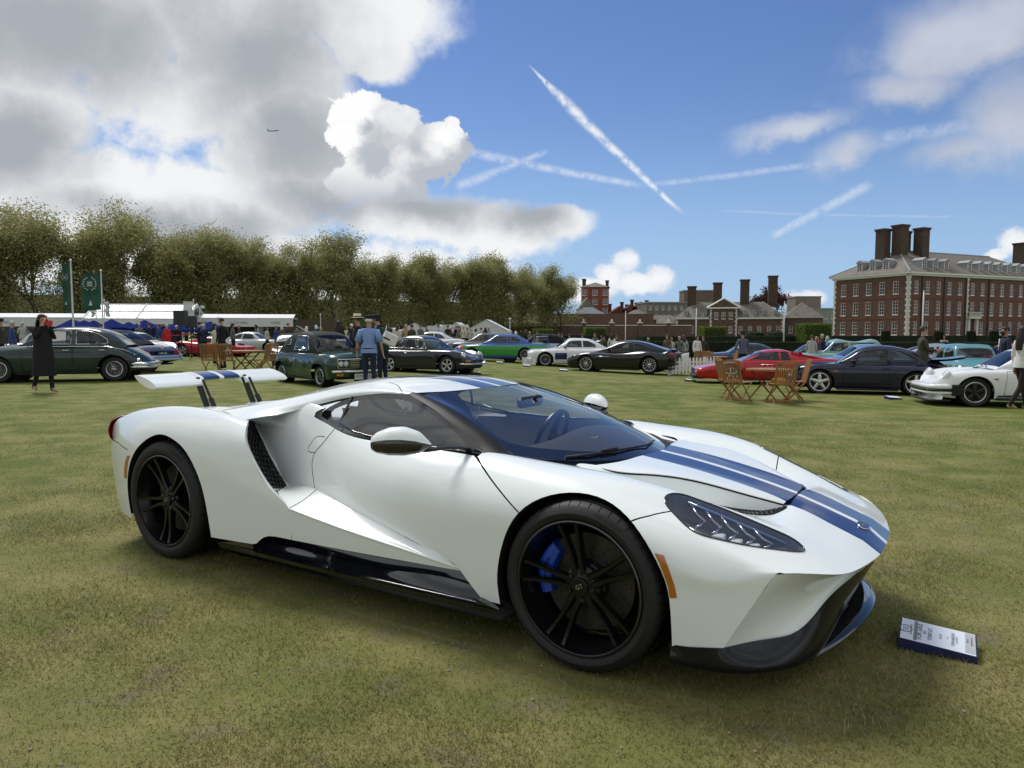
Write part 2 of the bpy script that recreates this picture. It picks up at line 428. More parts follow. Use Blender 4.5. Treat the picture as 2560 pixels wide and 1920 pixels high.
M_sblack = pmat('gt_satin_black', (.012, .012, .014), rough=.33)
def sweep(mb, pts, w, t, nrm):
    """box-section bar through pts; w widths, t thickness, nrm = face normal"""
    pts = [Vector(p) for p in pts]; nrm = Vector(nrm); vs = []; k = len(pts)
    for i, p in enumerate(pts):
        d = (pts[min(i+1, k-1)] - pts[max(i-1, 0)]).normalized(); s = d.cross(nrm).normalized()
        a = w[i] / 2
        vs += [p + s * a * .55 + nrm * 0, p + s * a - nrm * t * .35, p + s * a * .9 - nrm * t, p - s * a * .9 - nrm * t, p - s * a - nrm * t * .35, p - s * a * .55]
    fs = [tuple(range(6)), tuple((k-1)*6 + j for j in reversed(range(6)))]
    for i in range(k - 1):
        for j in range(6):
            q = (j + 1) % 6; fs.append((i*6+j, i*6+6+j, i*6+6+q, i*6+q))
    mb.add(vs, fs)
M_rubber = pmat('tyre_rubber', (.012, .012, .0125), rough=.62, bump=.15, bscale=300)
def full_rows(rows):
    R = [np.array(r) for r in rows]
    neg = [r * np.array([1, -1, 1]) for r in R[1:]][::-1]
    return neg + R
# ------------------------------------------------------------------ ground and grass
def at(px, D, z=0.): return Vector(((px - 1280) / 1812 * D, D, z))
RNG = np.random.default_rng(7); random.seed(7)
def ground_material(name, blades=False):
    m, nt, b = nmat(name); nd = nt.nodes
    geo = nd.new('ShaderNodeNewGeometry'); b.inputs['Roughness'].default_value = .9; b.inputs['Specular IOR Level'].default_value = .15
    def noise(sc, det=5, rough=.6, vec=None):
        n = nd.new('ShaderNodeTexNoise'); n.inputs['Scale'].default_value = sc; n.inputs['Detail'].default_value = det; n.inputs['Roughness'].default_value = rough; lk(nt, vec or geo.outputs['Position'], n.inputs['Vector']); return n.outputs['Fac']
    def rng(v, a, c, lo=0., hi=1.):
        n = nd.new('ShaderNodeMapRange'); lk(nt, v, n.inputs[0]); n.inputs[1].default_value = a; n.inputs[2].default_value = c; n.inputs[3].default_value = lo; n.inputs[4].default_value = hi; return n.outputs[0]
    def mix(f, a, c):
        n = nd.new('ShaderNodeMix'); n.data_type = 'RGBA'
        for i, v in ((0, f), (6, a), (7, c)):
            if isinstance(v, bpy.types.NodeSocket): lk(nt, v, n.inputs[i])
            else: n.inputs[i].default_value = v
        return n.outputs[2]
    big = rng(noise(.22, 4), .35, .65); mid = rng(noise(1.7, 5), .38, .64); fine = rng(noise(28, 4, .7), .3, .7); vfine = noise(160, 3, .7)
    green = mix(mid, (.098, .130, .022, 1), (.155, .180, .040, 1)); dry = mix(fine, (.25, .215, .088, 1), (.37, .315, .15, 1))
    sep = nd.new('ShaderNodeSeparateXYZ'); lk(nt, geo.outputs['Position'], sep.inputs[0])
    near = rng(sep.outputs[1], 11., 2.0)                    # the well-trodden turf by the parked car is drier
    md = nd.new('ShaderNodeMath'); md.operation = 'MULTIPLY_ADD'; lk(nt, near, md.inputs[0]); md.inputs[1].default_value = .34; lk(nt, rng(mid, .2, 1.2, -.12, .38), md.inputs[2])
    ma = nd.new('ShaderNodeMath'); ma.operation = 'MULTIPLY_ADD'; lk(nt, big, ma.inputs[0]); ma.inputs[1].default_value = .32; lk(nt, md.outputs[0], ma.inputs[2]); ma.use_clamp = True
    col = mix(ma.outputs[0], green, dry)
    if not blades:
        soil = rng(noise(3.1, 5, .65), .55, .70); sm_ = nd.new('ShaderNodeMath'); sm_.operation = 'MULTIPLY'; lk(nt, soil, sm_.inputs[0]); lk(nt, near, sm_.inputs[1])
        col = mix(sm_.outputs[0], col, mix(vfine, (.13, .105, .07, 1), (.26, .22, .17, 1)))
        col2 = mix(rng(vfine, .35, .65), col, (.045, .05, .014, 1)); col = mix(.32, col, col2)
        bp = nd.new('ShaderNodeBump'); bp.inputs['Strength'].default_value = .6; bp.inputs['Distance'].default_value = .02; lk(nt, noise(90, 4, .7), bp.inputs['Height']); lk(nt, bp.outputs[0], b.inputs['Normal'])
    else:
        oi = nd.new('ShaderNodeAttribute'); oi.attribute_name = 'tone'; oi.attribute_type = 'GEOMETRY'
        col = mix(oi.outputs['Fac'], col, mix(oi.outputs['Fac'], (.16, .19, .038, 1), (.54, .465, .25, 1)))
        tr = nd.new('ShaderNodeBsdfTranslucent'); lk(nt, col, tr.inputs[0]); ms = nd.new('ShaderNodeMixShader'); ms.inputs[0].default_value = .5; lk(nt, b.outputs[0], ms.inputs[1]); lk(nt, tr.outputs[0], ms.inputs[2]); lk(nt, ms.outputs[0], nd['Material Output'].inputs[0])
    lk(nt, col, b.inputs['Base Color'])
    return m
gx = np.concatenate([np.linspace(-900, -60, 8)[:-1], np.linspace(-60, 60, 121), np.linspace(60, 900, 8)[1:]])
gy = np.concatenate([np.linspace(-40, 0, 5)[:-1], np.linspace(0, 80, 81), np.linspace(80, 1500, 10)[1:]])
def sstep(x, a, b):
    t = np.clip((x - a) / (b - a), 0, 1); return t * t * (3 - 2 * t)
def gz(x, y): return -.30 * sstep(x, -7, 8) * sstep(y, 8, 16) - .45 * np.clip((y - 18) / 32, 0, 1.4) * sstep(x, -5, 8)      # the lawn falls away gently to the right
P = np.array([[(x, y, float(gz(x, y))) for x in gx] for y in gy])
tag(MB().grid(P).build('ground', ground_material('lawn'), smooth=True), kind='structure')
# short turf near the camera: single blades, uncountable
def make_grass():
    N = 800000; u = RNG.random(N); D = 1.55 * (17.0 / 1.55) ** (u ** .85); half = D * .82 + 2.4
    x = (RNG.random(N) * 2 - 1) * half; y = D; edge = np.clip((half - np.abs(x)) / 1.2, 0, 1)
    pat = np.sin(x * 2.1 + np.sin(y * 1.7) * 1.3) * np.sin(y * 2.6 + np.sin(x * 1.4)) + .55 * np.sin(x * 7.3 + 2) * np.sin(y * 6.1 + 1)
    keep = (RNG.random(N) < edge) & (RNG.random(N) * (1 + np.clip((D - 5) / 12, 0, 1) * 3.5) * (1 + 9 * np.clip((D - 12) / 5, 0, 1)) < .50 + .50 * np.clip(pat + .45, 0, 1)); x, y, D = x[keep], y[keep], D[keep]; n = len(x)
    h = (.009 + .015 * RNG.random(n) ** 1.6) * (1 + .25 * np.clip(pat[keep], -1, 1)); long_ = RNG.random(n) < .012; h[long_] *= 1.9
    w = (.0012 + .0011 * RNG.random(n)) * (1 + D * .13); a = RNG.random(n) * 6.283; ln = h * (.35 + .9 * RNG.random(n)); b = RNG.random(n) * 6.283
    dx, dy = np.cos(a) * w, np.sin(a) * w; ex, ey = np.cos(b) * ln, np.sin(b) * ln; z0 = -.002 + gz(x, y)
    v = np.empty((n, 3, 3), np.float32)
    v[:, 0] = np.stack([x - dx, y - dy, z0], 1); v[:, 1] = np.stack([x + dx, y + dy, z0], 1); v[:, 2] = np.stack([x + ex, y + ey, z0 + h], 1)
    me = bpy.data.meshes.new('grass'); me.vertices.add(3 * n); me.vertices.foreach_set('co', v.ravel())
    me.loops.add(3 * n); me.loops.foreach_set('vertex_index', np.arange(3 * n, dtype=np.int32)); me.polygons.add(n); me.polygons.foreach_set('loop_start', np.arange(0, 3 * n, 3, dtype=np.int32))
    at_ = me.attributes.new('tone', 'FLOAT', 'FACE'); t = np.clip(RNG.normal(.42, .30, n), 0, 1); at_.data.foreach_set('value', t.astype(np.float32))
    me.update(); o = link('grass', me, None, ground_material('grass_blades', True)); tag(o, 'short dry spring turf covering the lawn', 'grass', kind='stuff')
make_grass()
# stones and daisies scattered in the worn turf
def make_pebbles():
    mb = MB()
    for k in range(240):
        D = 1.7 + 5 * random.random() ** 1.4; x = (random.random() * 2 - 1) * D * .7; r = .003 + .005 * random.random() ** 2; a = random.random() * 6
        ring = [(x + r * math.cos(a + i * 1.2566) * (.7 + .5 * random.random()), D + r * math.sin(a + i * 1.2566), .003 + r * .2) for i in range(5)]
        mb.add(ring + [(x, D, .004 + r * .9)], [(i, (i + 1) % 5, 5) for i in range(5)])
    tag(mb.build('pebbles', pmat('pebble_pale', (.32, .29, .24), rough=.9)), 'small pale stones lying in the worn turf', 'pebbles', kind='stuff')
make_pebbles()

# ------------------------------------------------------------------ brick buildings
M_brick = pmat('brick_brown', (.112, .072, .056), rough=.85, noise=.28, nscale=1.2)
M_brickred = pmat('brick_red', (.21, .06, .038), rough=.85, noise=.2, nscale=3)
M_stone = pmat('stone_white', (.62, .60, .55), rough=.75, noise=.1, nscale=2)
M_slate = pmat('slate_roof', (.15, .135, .115), rough=.8, noise=.30, nscale=.9)
M_lead = pmat('lead', (.28, .29, .30), rough=.6)
M_wframe = pmat('window_white', (.72, .72, .70), rough=.5)
M_pane = pmat('window_pane', (.05, .055, .06), rough=.08, spec=.6)
M_blind = pmat('window_blind', (.55, .55, .53), rough=.6)
M_pipe = pmat('black_pipe', (.015, .015, .016), rough=.5)
def frame(o, ux, uy): return Matrix(((ux[0], 0, uy[0], o[0]), (ux[1], 0, uy[1], o[1]), (0, 1, 0, o[2]), (0, 0, 0, 1)))   # (u, v, n) -> world
def holed_wall(mb, M, L, z0, z1, rects, depth=.18):
    """wall in local (u,v,n), n outward; window holes with reveals"""
    us = sorted({0, L, *[r[0] for r in rects], *[r[1] for r in rects]}); vs = sorted({z0, z1, *[r[2] for r in rects], *[r[3] for r in rects]})
    def solid(a, b):
        return not any(r[0] - 1e-6 < a < r[1] + 1e-6 and r[2] - 1e-6 < b < r[3] + 1e-6 for r in rects)
    for i in range(len(us) - 1):
        for j in range(len(vs) - 1):
            if solid((us[i] + us[i+1]) / 2, (vs[j] + vs[j+1]) / 2):
                mb.add([M @ Vector(p) for p in ((us[i], vs[j], 0), (us[i+1], vs[j], 0), (us[i+1], vs[j+1], 0), (us[i], vs[j+1], 0))], [(0, 1, 2, 3)])
    for a, b, c, d in rects:
        q = [(a, c), (b, c), (b, d), (a, d)]
        for k in range(4):
            (u0, v0), (u1, v1) = q[k], q[(k + 1) % 4]
            mb.add([M @ Vector(p) for p in ((u0, v0, 0), (u1, v1, 0), (u1, v1, -depth), (u0, v0, -depth))], [(3, 2, 1, 0)])
WINMESH = {}
def window_meshes(w, h, nx, ny, blind):
    key = (round(w, 2), round(h, 2), nx, ny, blind)
    if key not in WINMESH:
        f = MB(); t = .11
        f.box(0, t, 0, h, -.10, 0); f.box(w - t, w, 0, h, -.10, 0); f.box(t, w - t, h - t, h, -.10, 0); f.box(t, w - t, 0, t, -.10, 0); f.box(t, w - t, h * .48, h * .48 + .07, -.10, -.01)
        for i in range(1, nx): x = w * i / nx; f.box(x - .028, x + .028, t, h - t, -.08, -.03)
        for j in range(1, ny): y = h * j / ny; f.box(t, w - t, y - .024, y + .024, -.085, -.035)
        f.box(-.08, w + .08, -.12, 0, -.12, .10)
        fm = f.mesh('window'); fm.materials.append(M_wframe)
        p = MB(); p.add([(.05, .05, -.07), (w - .05, .05, -.07), (w - .05, h - .05, -.07), (.05, h - .05, -.07)], [(0, 1, 2, 3)]); pm = p.mesh('pane'); pm.materials.append(M_pane)
        b = MB(); b.add([(.1, h * blind, -.10), (w - .1, h * blind, -.10), (w - .1, h - .1, -.10), (.1, h - .1, -.10)], [(0, 1, 2, 3)]); bm_ = b.mesh('blind'); bm_.materials.append(M_blind)
        WINMESH[key] = (fm, pm, bm_)
    return WINMESH[key]
def put_window(parent, M, u, v, w, h, nx=2, ny=4, blind=None, dress=None):
    fm, pm, bm_ = window_meshes(w, h, nx, ny, blind if blind is not None else 1.)
    o = bpy.data.objects.new('window', fm); COL.objects.link(o); o.parent = parent; o.matrix_local = M @ Matrix.Translation((u, v, -.05))
    p = bpy.data.objects.new('pane', pm); COL.objects.link(p); p.parent = o
    if blind is not None and blind < .99:
        q = bpy.data.objects.new('blind', bm_); COL.objects.link(q); q.parent = o; q.location = (0, 0, .015)
    if dress:
        mb = MB(); t = .22
        for a, b, c, d in ((u - t, u, v - .1, v + h + t), (u + w, u + w + t, v - .1, v + h + t), (u, u + w, v + h, v + h + t)): mb.box(a, b, c, d, -.05, .03, M=M)
        mb.build('window_dressing', dress, parent)
    return o
def quoins(parent, M, u, z0, z1, n, mat=None, s=1):
    h = (z1 - z0) / n
    for k in range(n):
        w = .62 if k % 2 else .40; mb = MB(); mb.box(u, u + s * w if s > 0 else u, z0 + k * h + .02, z0 + (k + 1) * h - .02, -.1, .07, M=M) if s > 0 else mb.box(u - w, u, z0 + k * h + .02, z0 + (k + 1) * h - .02, -.1, .07, M=M)
        mb.build('quoin', mat or M_stone, parent)
def dormer(parent, M, u, z, w=1.25, h=1.75, back=2.2):
    """dormer window standing on the roof slope; local n=0 is its face"""
    mb = MB(); mb.box(u - .12, u + w + .12, z - .1, z + h + .1, -back, -.16, M=M); d = mb.build('dormer', M_lead, parent)
    mb = MB(); e = .22
    pts = [(u - e, z + h + .08), (u + w + e, z + h + .08), (u + w / 2, z + h + .62)]
    vs = [M @ Vector((a, b, n)) for n in (.18, -back) for a, b in pts]; mb.add(vs, [(0, 1, 2), (0, 2, 5, 3), (1, 4, 5, 2), (0, 3, 4, 1)]); mb.build('dormer_roof', M_lead, parent)
    put_window(parent, M, u, z, w, h, 2, 4)
def chimney(parent, x, y, z0, z1, w, d, ang, mat=None):
    M = Matrix.Translation((x, y, 0)) @ Matrix.Rotation(ang, 4, 'Z'); mb = MB(); H = z1 - z0
    mb.box(-w/2, w/2, -d/2, d/2, z0, z1 - .5, M=M); mb.box(-w/2 - .12, w/2 + .12, -d/2 - .12, d/2 + .12, z1 - .5, z1 - .25, M=M); mb.box(-w/2 - .22, w/2 + .22, -d/2 - .22, d/2 + .22, z1 - .25, z1, M=M)
    mb.box(-w/2 - .1, w/2 + .1, -d/2 - .1, d/2 + .1, z0 + .8, z0 + 1.0, M=M)
    return mb.build('chimney', mat or pmat('brick_chimney', (.075, .052, .038), rough=.9, noise=.3, nscale=1.5), parent)
def hall():
    """large four-storey brick wing on the right"""
    C0 = Vector((76.1, 140, 0)); a = rad(25); r = (math.cos(a), math.sin(a)); l = (-math.sin(a), math.cos(a)); LR, LL, Z0, ZE = 46., 17.4, -2.0, 12.0
    B = empty('brick_hall', C0, 0, 'four-storey dark brick hall with white quoins, dormers and tall grouped chimneys', 'building')
    bpy.context.view_layer.update()
    MR = frame(C0, r, (r[1], -r[0])); ML = frame(C0, l, (-l[1], l[0]))
    ML = Matrix(((-l[0], 0, -r[0], C0.x + l[0] * LL), (-l[1], 0, -r[1], C0.y + l[1] * LL), (0, 1, 0, 0), (0, 0, 0, 1)))     # u runs from the far left end to the corner
    W, floors = 1.25, ((.55, 2.6), (4.5, 2.65), (8.55, 2.45))
    uR = [2.15 + 3.27 * k - W/2 for k in range(5)] + [19.2 + 3.2 * k - W/2 for k in range(8)]; uL = [LL - t - W/2 for t in (14.9, 11.9, 8.85, 5.8, 2.75)]
    rR = [(u, u + W, v, v + h) for u in uR for v, h in floors if not (abs(u + W/2 - 19.2) < .1 and v < 1)]; rL = [(u, u + W, v, v + h) for u in uL for v, h in floors]
    inv = Matrix.Translation(-C0)
    mb = MB(); holed_wall(mb, inv @ MR, LR, Z0, ZE, rR); holed_wall(mb, inv @ ML, LL, Z0, ZE, rL); mb.build('wall', M_brick, B)
    ran = random.Random(3)
    for M_, us, rr in ((MR, uR, rR), (ML, uL, rL)):
        for u0, u1, v0, v1 in rr:
            put_window(B, inv @ M_, u0, v0, W, v1 - v0, 2, 4, ran.choice([.15, .5, .1, .3]) if M_ is ML else ran.choice([1., .7, 1.]), M_brickred)
    quoins(B, inv @ MR, 0, Z0 + 2.0, ZE, 22); quoins(B, inv @ ML, LL, Z0 + 2.0, ZE, 22, s=-1); quoins(B, inv @ ML, .0, Z0 + 2.0, ZE, 22); quoins(B, inv @ MR, 17.4, Z0 + 2.0, ZE, 22)
    # plinth, string courses, cornice
    for M_, L in ((MR, LR), (ML, LL)):
        Mi = inv @ M_; MB().box(0, L, Z0, .25, -.1, .12, M=Mi).build('plinth', M_stone, B)
        mb = MB(); mb.box(-.0, L, 3.72, 3.95, -.05, .06, M=Mi); mb.build('string_course', M_brickred, B); MB().box(0, L, 7.75, 7.98, -.05, .06, M=Mi).build('string_course', M_brickred, B)
        mb = MB(); mb.box(-.3, L + .3, ZE, ZE + .35, -.2, .30, M=Mi); mb.box(-.75, L + .75, ZE + .35, ZE + .75, -.2, .72, M=Mi); mb.build('cornice', M_wframe, B)
    # hipped roof
    E = ZE + .72; Rz = 17.9; o = .8; dpt = 17.4
    def q(u, n, z): return Vector((r[0] * u + l[0] * n, r[1] * u + l[1] * n, z))
    c = [q(-o, -o, E), q(LR + o, -o, E), q(LR + o, dpt + o, E), q(-o, dpt + o, E), q(8.2, dpt / 2, Rz), q(LR - 8, dpt / 2, Rz)]
    mb = MB(); mb.add(c, [(0, 1, 5, 4), (1, 2, 5), (2, 3, 4, 5), (3, 0, 4)]); roof = mb.build('roof', M_slate, B)
    for i, j in ((0, 4), (3, 4), (4, 5)): MB().tube([c[i], c[j]], .16, 6).build('roof_ridge', M_lead, roof)
    MdR = inv @ MR @ Matrix.Translation((0, 0, -.75)); MdL = inv @ ML @ Matrix.Translation((0, 0, -.75))
    for u in (5.35, 8.63, 11.95, 19.2, 22.8, 25.9, 29, 32.2, 35.3, 38.5): dormer(B, MdR, u - .62, E + .62)
    for t in (11.9, 8.85, 5.8): dormer(B, MdL, LL - t - .62, E + .75)
    for x, y, zt, w in ((76.4, 151, 22.2, 2.0), (79.4, 150, 22.9, 2.2), (81.9, 153, 22.0, 1.7), (84.6, 151.5, 22.5, 2.1), (123.5, 178, 22.6, 2.2), (127, 179, 22.6, 2.2)):
        chimney(B, x - C0.x, y - C0.y, 14.5, zt, w, w, a)
    # drain pipes and the door with its balcony
    for u in (3.75, 10.3, 24.3, 17.0): MB().tube([(inv @ MR) @ Vector((u, 0, .12)), (inv @ MR) @ Vector((u, 12, .12))], .09, 6).build('drain_pipe', M_pipe, B)
    d = MB().box(18.5, 19.9, .0, 3.3, -.1, .04, M=inv @ MR).build('door', pmat('door_brown', (.05, .025, .015), rough=.6), B)
    mb = MB(); Mi = inv @ MR; mb.box(17.6, 18.2, 0, 3.8, -.05, .5, M=Mi); mb.box(20.2, 20.8, 0, 3.8, -.05, .5, M=Mi); mb.box(17.3, 21.1, 3.8, 4.2, -.05, .9, M=Mi); mb.build('door_surround', M_stone, B)
    for k in range(9): MB().box(17.4 + .42 * k, 17.55 + .42 * k, 4.2, 5.0, .65, .8, M=Mi).build('baluster', M_stone, B)
    MB().box(17.3, 21.1, 5.0, 5.15, .6, .88, M=Mi).build('balcony_rail', M_stone, B)
hall()
def lodge():
    """lower two-storey range with a pediment in the middle distance"""
    C0 = Vector((80.3, 215, 0)); a = rad(166); d = (math.cos(a), math.sin(a)); n_ = (d[1], -d[0])
    if n_[1] > 0: n_ = (-n_[0], -n_[1])
    L = 31.; B = empty('brick_lodge', C0, 0, 'low brick range with white pediment, dormers and four tall chimneys beyond the hedge', 'building'); bpy.context.view_layer.update()
    # u from the far left end to the right corner
    M = Matrix(((-d[0], 0, n_[0], C0.x + d[0] * L), (-d[1], 0, n_[1], C0.y + d[1] * L), (0, 1, 0, 0), (0, 0, 0, 1))); inv = Matrix.Translation(-C0); Mi = inv @ M
    ZE = 4.9; W, H = 1.1, 2.1
    us = [1.2, 4.0, 6.8] + [18.3, 21.0, 23.6, 26.4, 29.0]; uc = [11.2, 13.3, 15.4]
    rects = [(u, u + W, .7, .7 + H) for u in us + uc]
    mb = MB(); holed_wall(mb, Mi, L, -2.5, ZE, rects); mb.build('wall', M_brick, B)
    # return wall on the right
    M2 = Matrix(((-n_[0], 0, -d[0], C0.x), (-n_[1], 0, -d[1], C0.y), (0, 1, 0, 0), (0, 0, 0, 1))); mb = MB(); r2 = [(2.5, 3.6, .7, 2.8), (6., 7.1, .7, 2.8), (9.5, 10.6, .7, 2.8)]; holed_wall(mb, inv @ M2, 12, -1, ZE, r2); mb.build('wall', M_brick, B)
    for u0, u1, v0, v1 in r2: put_window(B, inv @ M2, u0, v0, W, H, 2, 4, .3, M_brickred)
    for u in us: put_window(B, Mi, u, .7, W, H, 2, 4, .25, M_brickred)
    # centre block, one floor taller, with pediment
    mb = MB(); holed_wall(mb, Mi @ Matrix.Translation((9.9, 0, .4)), 7.9, -1, 8.1, [(u - 9.9, u - 9.9 + W, v, v + H) for u in uc for v in (.7, 4.9)]); mb.build('wall', M_brick, B)
    Mc = M @ Matrix.Translation((0, 0, .4))
    Mci = inv @ Mc
    for u in uc:
        put_window(B, Mci, u, .7, W, H, 2, 4, .3, M_brickred); put_window(B, Mci, u, 4.9, W, H, 2, 4, .4, M_brickred)
    quoins(B, Mci, 9.9, -.4, 8.1, 14); quoins(B, Mci, 17.8, -.4, 8.1, 14, s=-1); quoins(B, Mi, 0, -.4, ZE, 9); quoins(B, Mi, L, -.4, ZE, 9, s=-1)
    mb = MB(); pts = [(9.3, 8.2), (18.4, 8.2), (13.85, 10.9)]; mb.add([Mci @ Vector((x, y, .3)) for x, y in pts], [(0, 1, 2)]); mb.build('pediment', M_brick, B)
    mb = MB()
    for (x0, y0), (x1, y1) in (((9.0, 8.15), (18.7, 8.15)), ((9.0, 8.3), (13.85, 11.1)), ((18.7, 8.3), (13.85, 11.1))): mb.tube([Mci @ Vector((x0, y0, .45)), Mci @ Vector((x1, y1, .45))], .26, 4)
    mb.build('pediment_moulding', M_wframe, B)
    mb = MB(); mb.add([Mci @ Vector(p) for p in ((9.0, 8.2, .5), (13.85, 11.0, .5), (18.7, 8.2, .5), (9.0, 8.2, -7), (13.85, 11.0, -7), (18.7, 8.2, -7))], [(0, 1, 4, 3), (1, 2, 5, 4)]); mb.build('pediment_roof', M_slate, B)
    MB().box(-.4, 9.6, ZE, ZE + .5, -.2, .55, M=Mi).build('cornice', M_wframe, B); MB().box(18.1, L + .4, ZE, ZE + .5, -.2, .55, M=Mi).build('cornice', M_wframe, B)
    q = lambda u, n, z: Mi @ Vector((u, z, -n)); c = [q(-.6, -.6, ZE + .45), q(L + .6, -.6, ZE + .45), q(L + .6, 12.6, ZE + .45), q(-.6, 12.6, ZE + .45), q(5.5, 6, 10.2), q(L - 5.5, 6, 10.2)]
    mb = MB(); mb.add(c, [(0, 1, 5, 4), (1, 2, 5), (2, 3, 4, 5), (3, 0, 4)]); roof = mb.build('roof', M_slate, B); MB().tube([c[1], c[5]], .15, 6).build('roof_ridge', M_lead, roof)
    Md = Mi @ Matrix.Translation((0, 0, -.5))
    for u in (2.4, 5.4, 8.0, 19.5, 22.2, 24.8, 28.2): dormer(B, Md, u, ZE + .85, 1.0, 1.3, 2.)
    for u, zt in ((4.5, 15.2), (12.2, 16.2), (20.2, 17.0), (28.3, 18.0)):
        p = Mi @ Vector((u, 0, -6)); chimney(B, p.x, p.y, 8.6, zt, 2.6, 2.2, a)
lodge()
# ------------------------------------------------------------------ distant houses, walls
def block(name, label, x, y, ang, w, d, h, mat, roof='hip', rmat=None, rh=3., wins=(), wmat=None, z0=-1., group=None, cat='building', chim=(), ww=1.2, wh=1.8):
    """simple house: walls with window openings on its front face, pitched roof, chimneys"""
    B = empty(name, (x, y, 0), ang, label, cat, group); M = Matrix(((1, 0, 0, -w/2), (0, 0, -1, -d/2), (0, 1, 0, 0), (0, 0, 0, 1)))
    rects = [(u * w - ww/2, u * w + ww/2, v, v + wh) for u, v in wins]
    mb = MB(); holed_wall(mb, M, w, z0, h, rects); mb.box(-w/2, w/2, -d/2 + .3, d/2, z0, h); mb.build('wall', mat, B)
    for a, b, c, e in rects: put_window(B, M, a, c, ww, wh, 2, 3, .4)
    o = .4
    if roof == 'flat': MB().box(-w/2 - .2, w/2 + .2, -d/2 - .2, d/2 + .2, h, h + .4).build('roof', rmat or M_lead, B)
    else:
        i = min(w, d) / 2 if roof == 'hip' else 0; c = [(-w/2 - o, -d/2 - o, h), (w/2 + o, -d/2 - o, h), (w/2 + o, d/2 + o, h), (-w/2 - o, d/2 + o, h)]
        if roof == 'gable': c += [(0, -d/2 - o, h + rh), (0, d/2 + o, h + rh)]; fs = [(0, 4, 5, 3), (1, 2, 5, 4), (0, 1, 4), (2, 3, 5)]
        else: c += [(-w/2 + i, 0, h + rh), (w/2 - i, 0, h + rh)] if w >= d else [(0, -d/2 + i, h + rh), (0, d/2 - i, h + rh)]; fs = [(0, 1, 5, 4), (1, 2, 5), (2, 3, 4, 5), (3, 0, 4)] if w >= d else [(0, 1, 4), (1, 2, 5, 4), (2, 3, 5), (3, 0, 4, 5)]
        mb = MB(); mb.add(c, fs); mb.build('roof', rmat or M_slate, B)
    for cx, cy, cz in chim: chimney(B, cx, cy, h - 1, cz, 1.3, .9, 0)
    return B
p = at(1487, 300); T = block('mansion_block', 'tall red brick mansion block with white bay windows above the trees', p.x, p.y, rad(-8), 11, 12, 19, pmat('brick_orange', (.22, .065, .04), rough=.85, noise=.25, nscale=.6), 'hip', M_slate, 2.2,
      [(u, v) for u in (.50, .88) for v in (4.5, 8.2, 12., 15.7)] + [(.12, v) for v in (12., 15.7)], chim=((-4.6, -3, 22.5), (-4.6, 2, 22.5), (4.8, 0, 22.)), ww=2.0, wh=2.2)
p = at(1465, 290); block('gabled_house', 'dark gabled brick house with white window joined to the mansion block', p.x, p.y, 0, 7, 9, 9.5, pmat('brick_dark_red', (.11, .05, .04), rough=.85, noise=.3, nscale=.7), 'gable', M_slate, 5., [(.5, 6.8)], ww=3.4, wh=2.4)
p = at(1470, 250); block('slate_pavilion', 'low dark brick house with pyramid slate roof behind the garden wall', p.x, p.y, 0, 13, 10, 6.2, M_brick, 'hip', pmat('slate_blue', (.12, .14, .17), rough=.6), 3.2, [])
M_red2 = pmat('brick_terrace', (.15, .055, .042), rough=.85, noise=.3, nscale=.5)
for k, (px, w, h, rf) in enumerate(((1545, 9, 8.4, 'gable'), (1572, 8, 9.2, 'gable'), (1597, 8, 10.2, 'gable'), (1618, 8, 9.0, 'gable'))):
    p = at(px, 310); block('terrace_house', ['red terrace house with stepped chimneys next to the pavilion', 'red terrace house with steep gable and attic window', 'tallest red terrace house of the far row', 'red terrace house beside the grey office block'][k], p.x, p.y, 0, w, 9, h, M_red2, rf, pmat('tile_red', (.13, .05, .04), rough=.85, noise=.3, nscale=.8), 3.4, [(.5, 5.), (.5, 8.2)] if k in (1, 2) else [(.3, 5.), (.7, 5.)],
          chim=((-w/2 + .8, 0, h + 4.4), (w/2 - .8, 1, h + 4.2)), group='red terrace houses behind the wall')
p = at(1672, 285); block('office_block', 'long grey stone block with flat metal roof left of the lodge', p.x, p.y, rad(6), 22, 14, 12.0, pmat('grey_stone', (.16, .15, .135), rough=.85, noise=.2, nscale=.6), 'flat', M_lead, 1, [((i + .5) / 9, v) for i in range(9) for v in (6.2, 9.4)], ww=1.0, wh=1.5)
p = at(1738, 300); block('plant_tower', 'plain brown block standing above the grey office roof', p.x, p.y, 0, 12, 9, 17.5, pmat('brown_block', (.15, .11, .085), rough=.85, noise=.2, nscale=.6), 'flat', M_lead, 1, [])
p = at(2005, 270); block('concrete_block', 'pale concrete block peeping over the lodge roof', p.x, p.y, 0, 9, 9, 13.6, pmat('concrete_brown', (.20, .165, .13), rough=.85, noise=.15, nscale=.4), 'flat', M_lead, 1, [])
p = at(2055, 262); block('link_block', 'low grey block between lodge and hall', p.x, p.y, 0, 12, 10, 9.0, pmat('concrete_grey', (.25, .25, .25), rough=.85, noise=.15, nscale=.4), 'flat', M_lead, 1, [((i + .5) / 4, 5.6) for i in range(4)], ww=1.8, wh=1.1)
p = at(1648, 228); block('single_storey_wing', 'single-storey brick wing with white windows left of the lodge', p.x, p.y, rad(-4), 15, 8, 3.6, M_brick, 'hip', M_slate, 2.6, [((i + .5) / 6, .6) for i in range(6)], ww=1.0, wh=2.0)
p = at(1590, 215); block('brick_pavilion', 'square brick pavilion with slate roof behind the boundary wall', p.x, p.y, 0, 10, 9, 4.6, M_brick, 'hip', M_slate, 3.0, [])
p = at(1285, 190); block('gate_lodge', 'dark slate-roofed lodge half hidden behind the marquee', p.x, p.y, 0, 22, 12, 3.2, M_brick, 'hip', M_slate, 2.6, [])
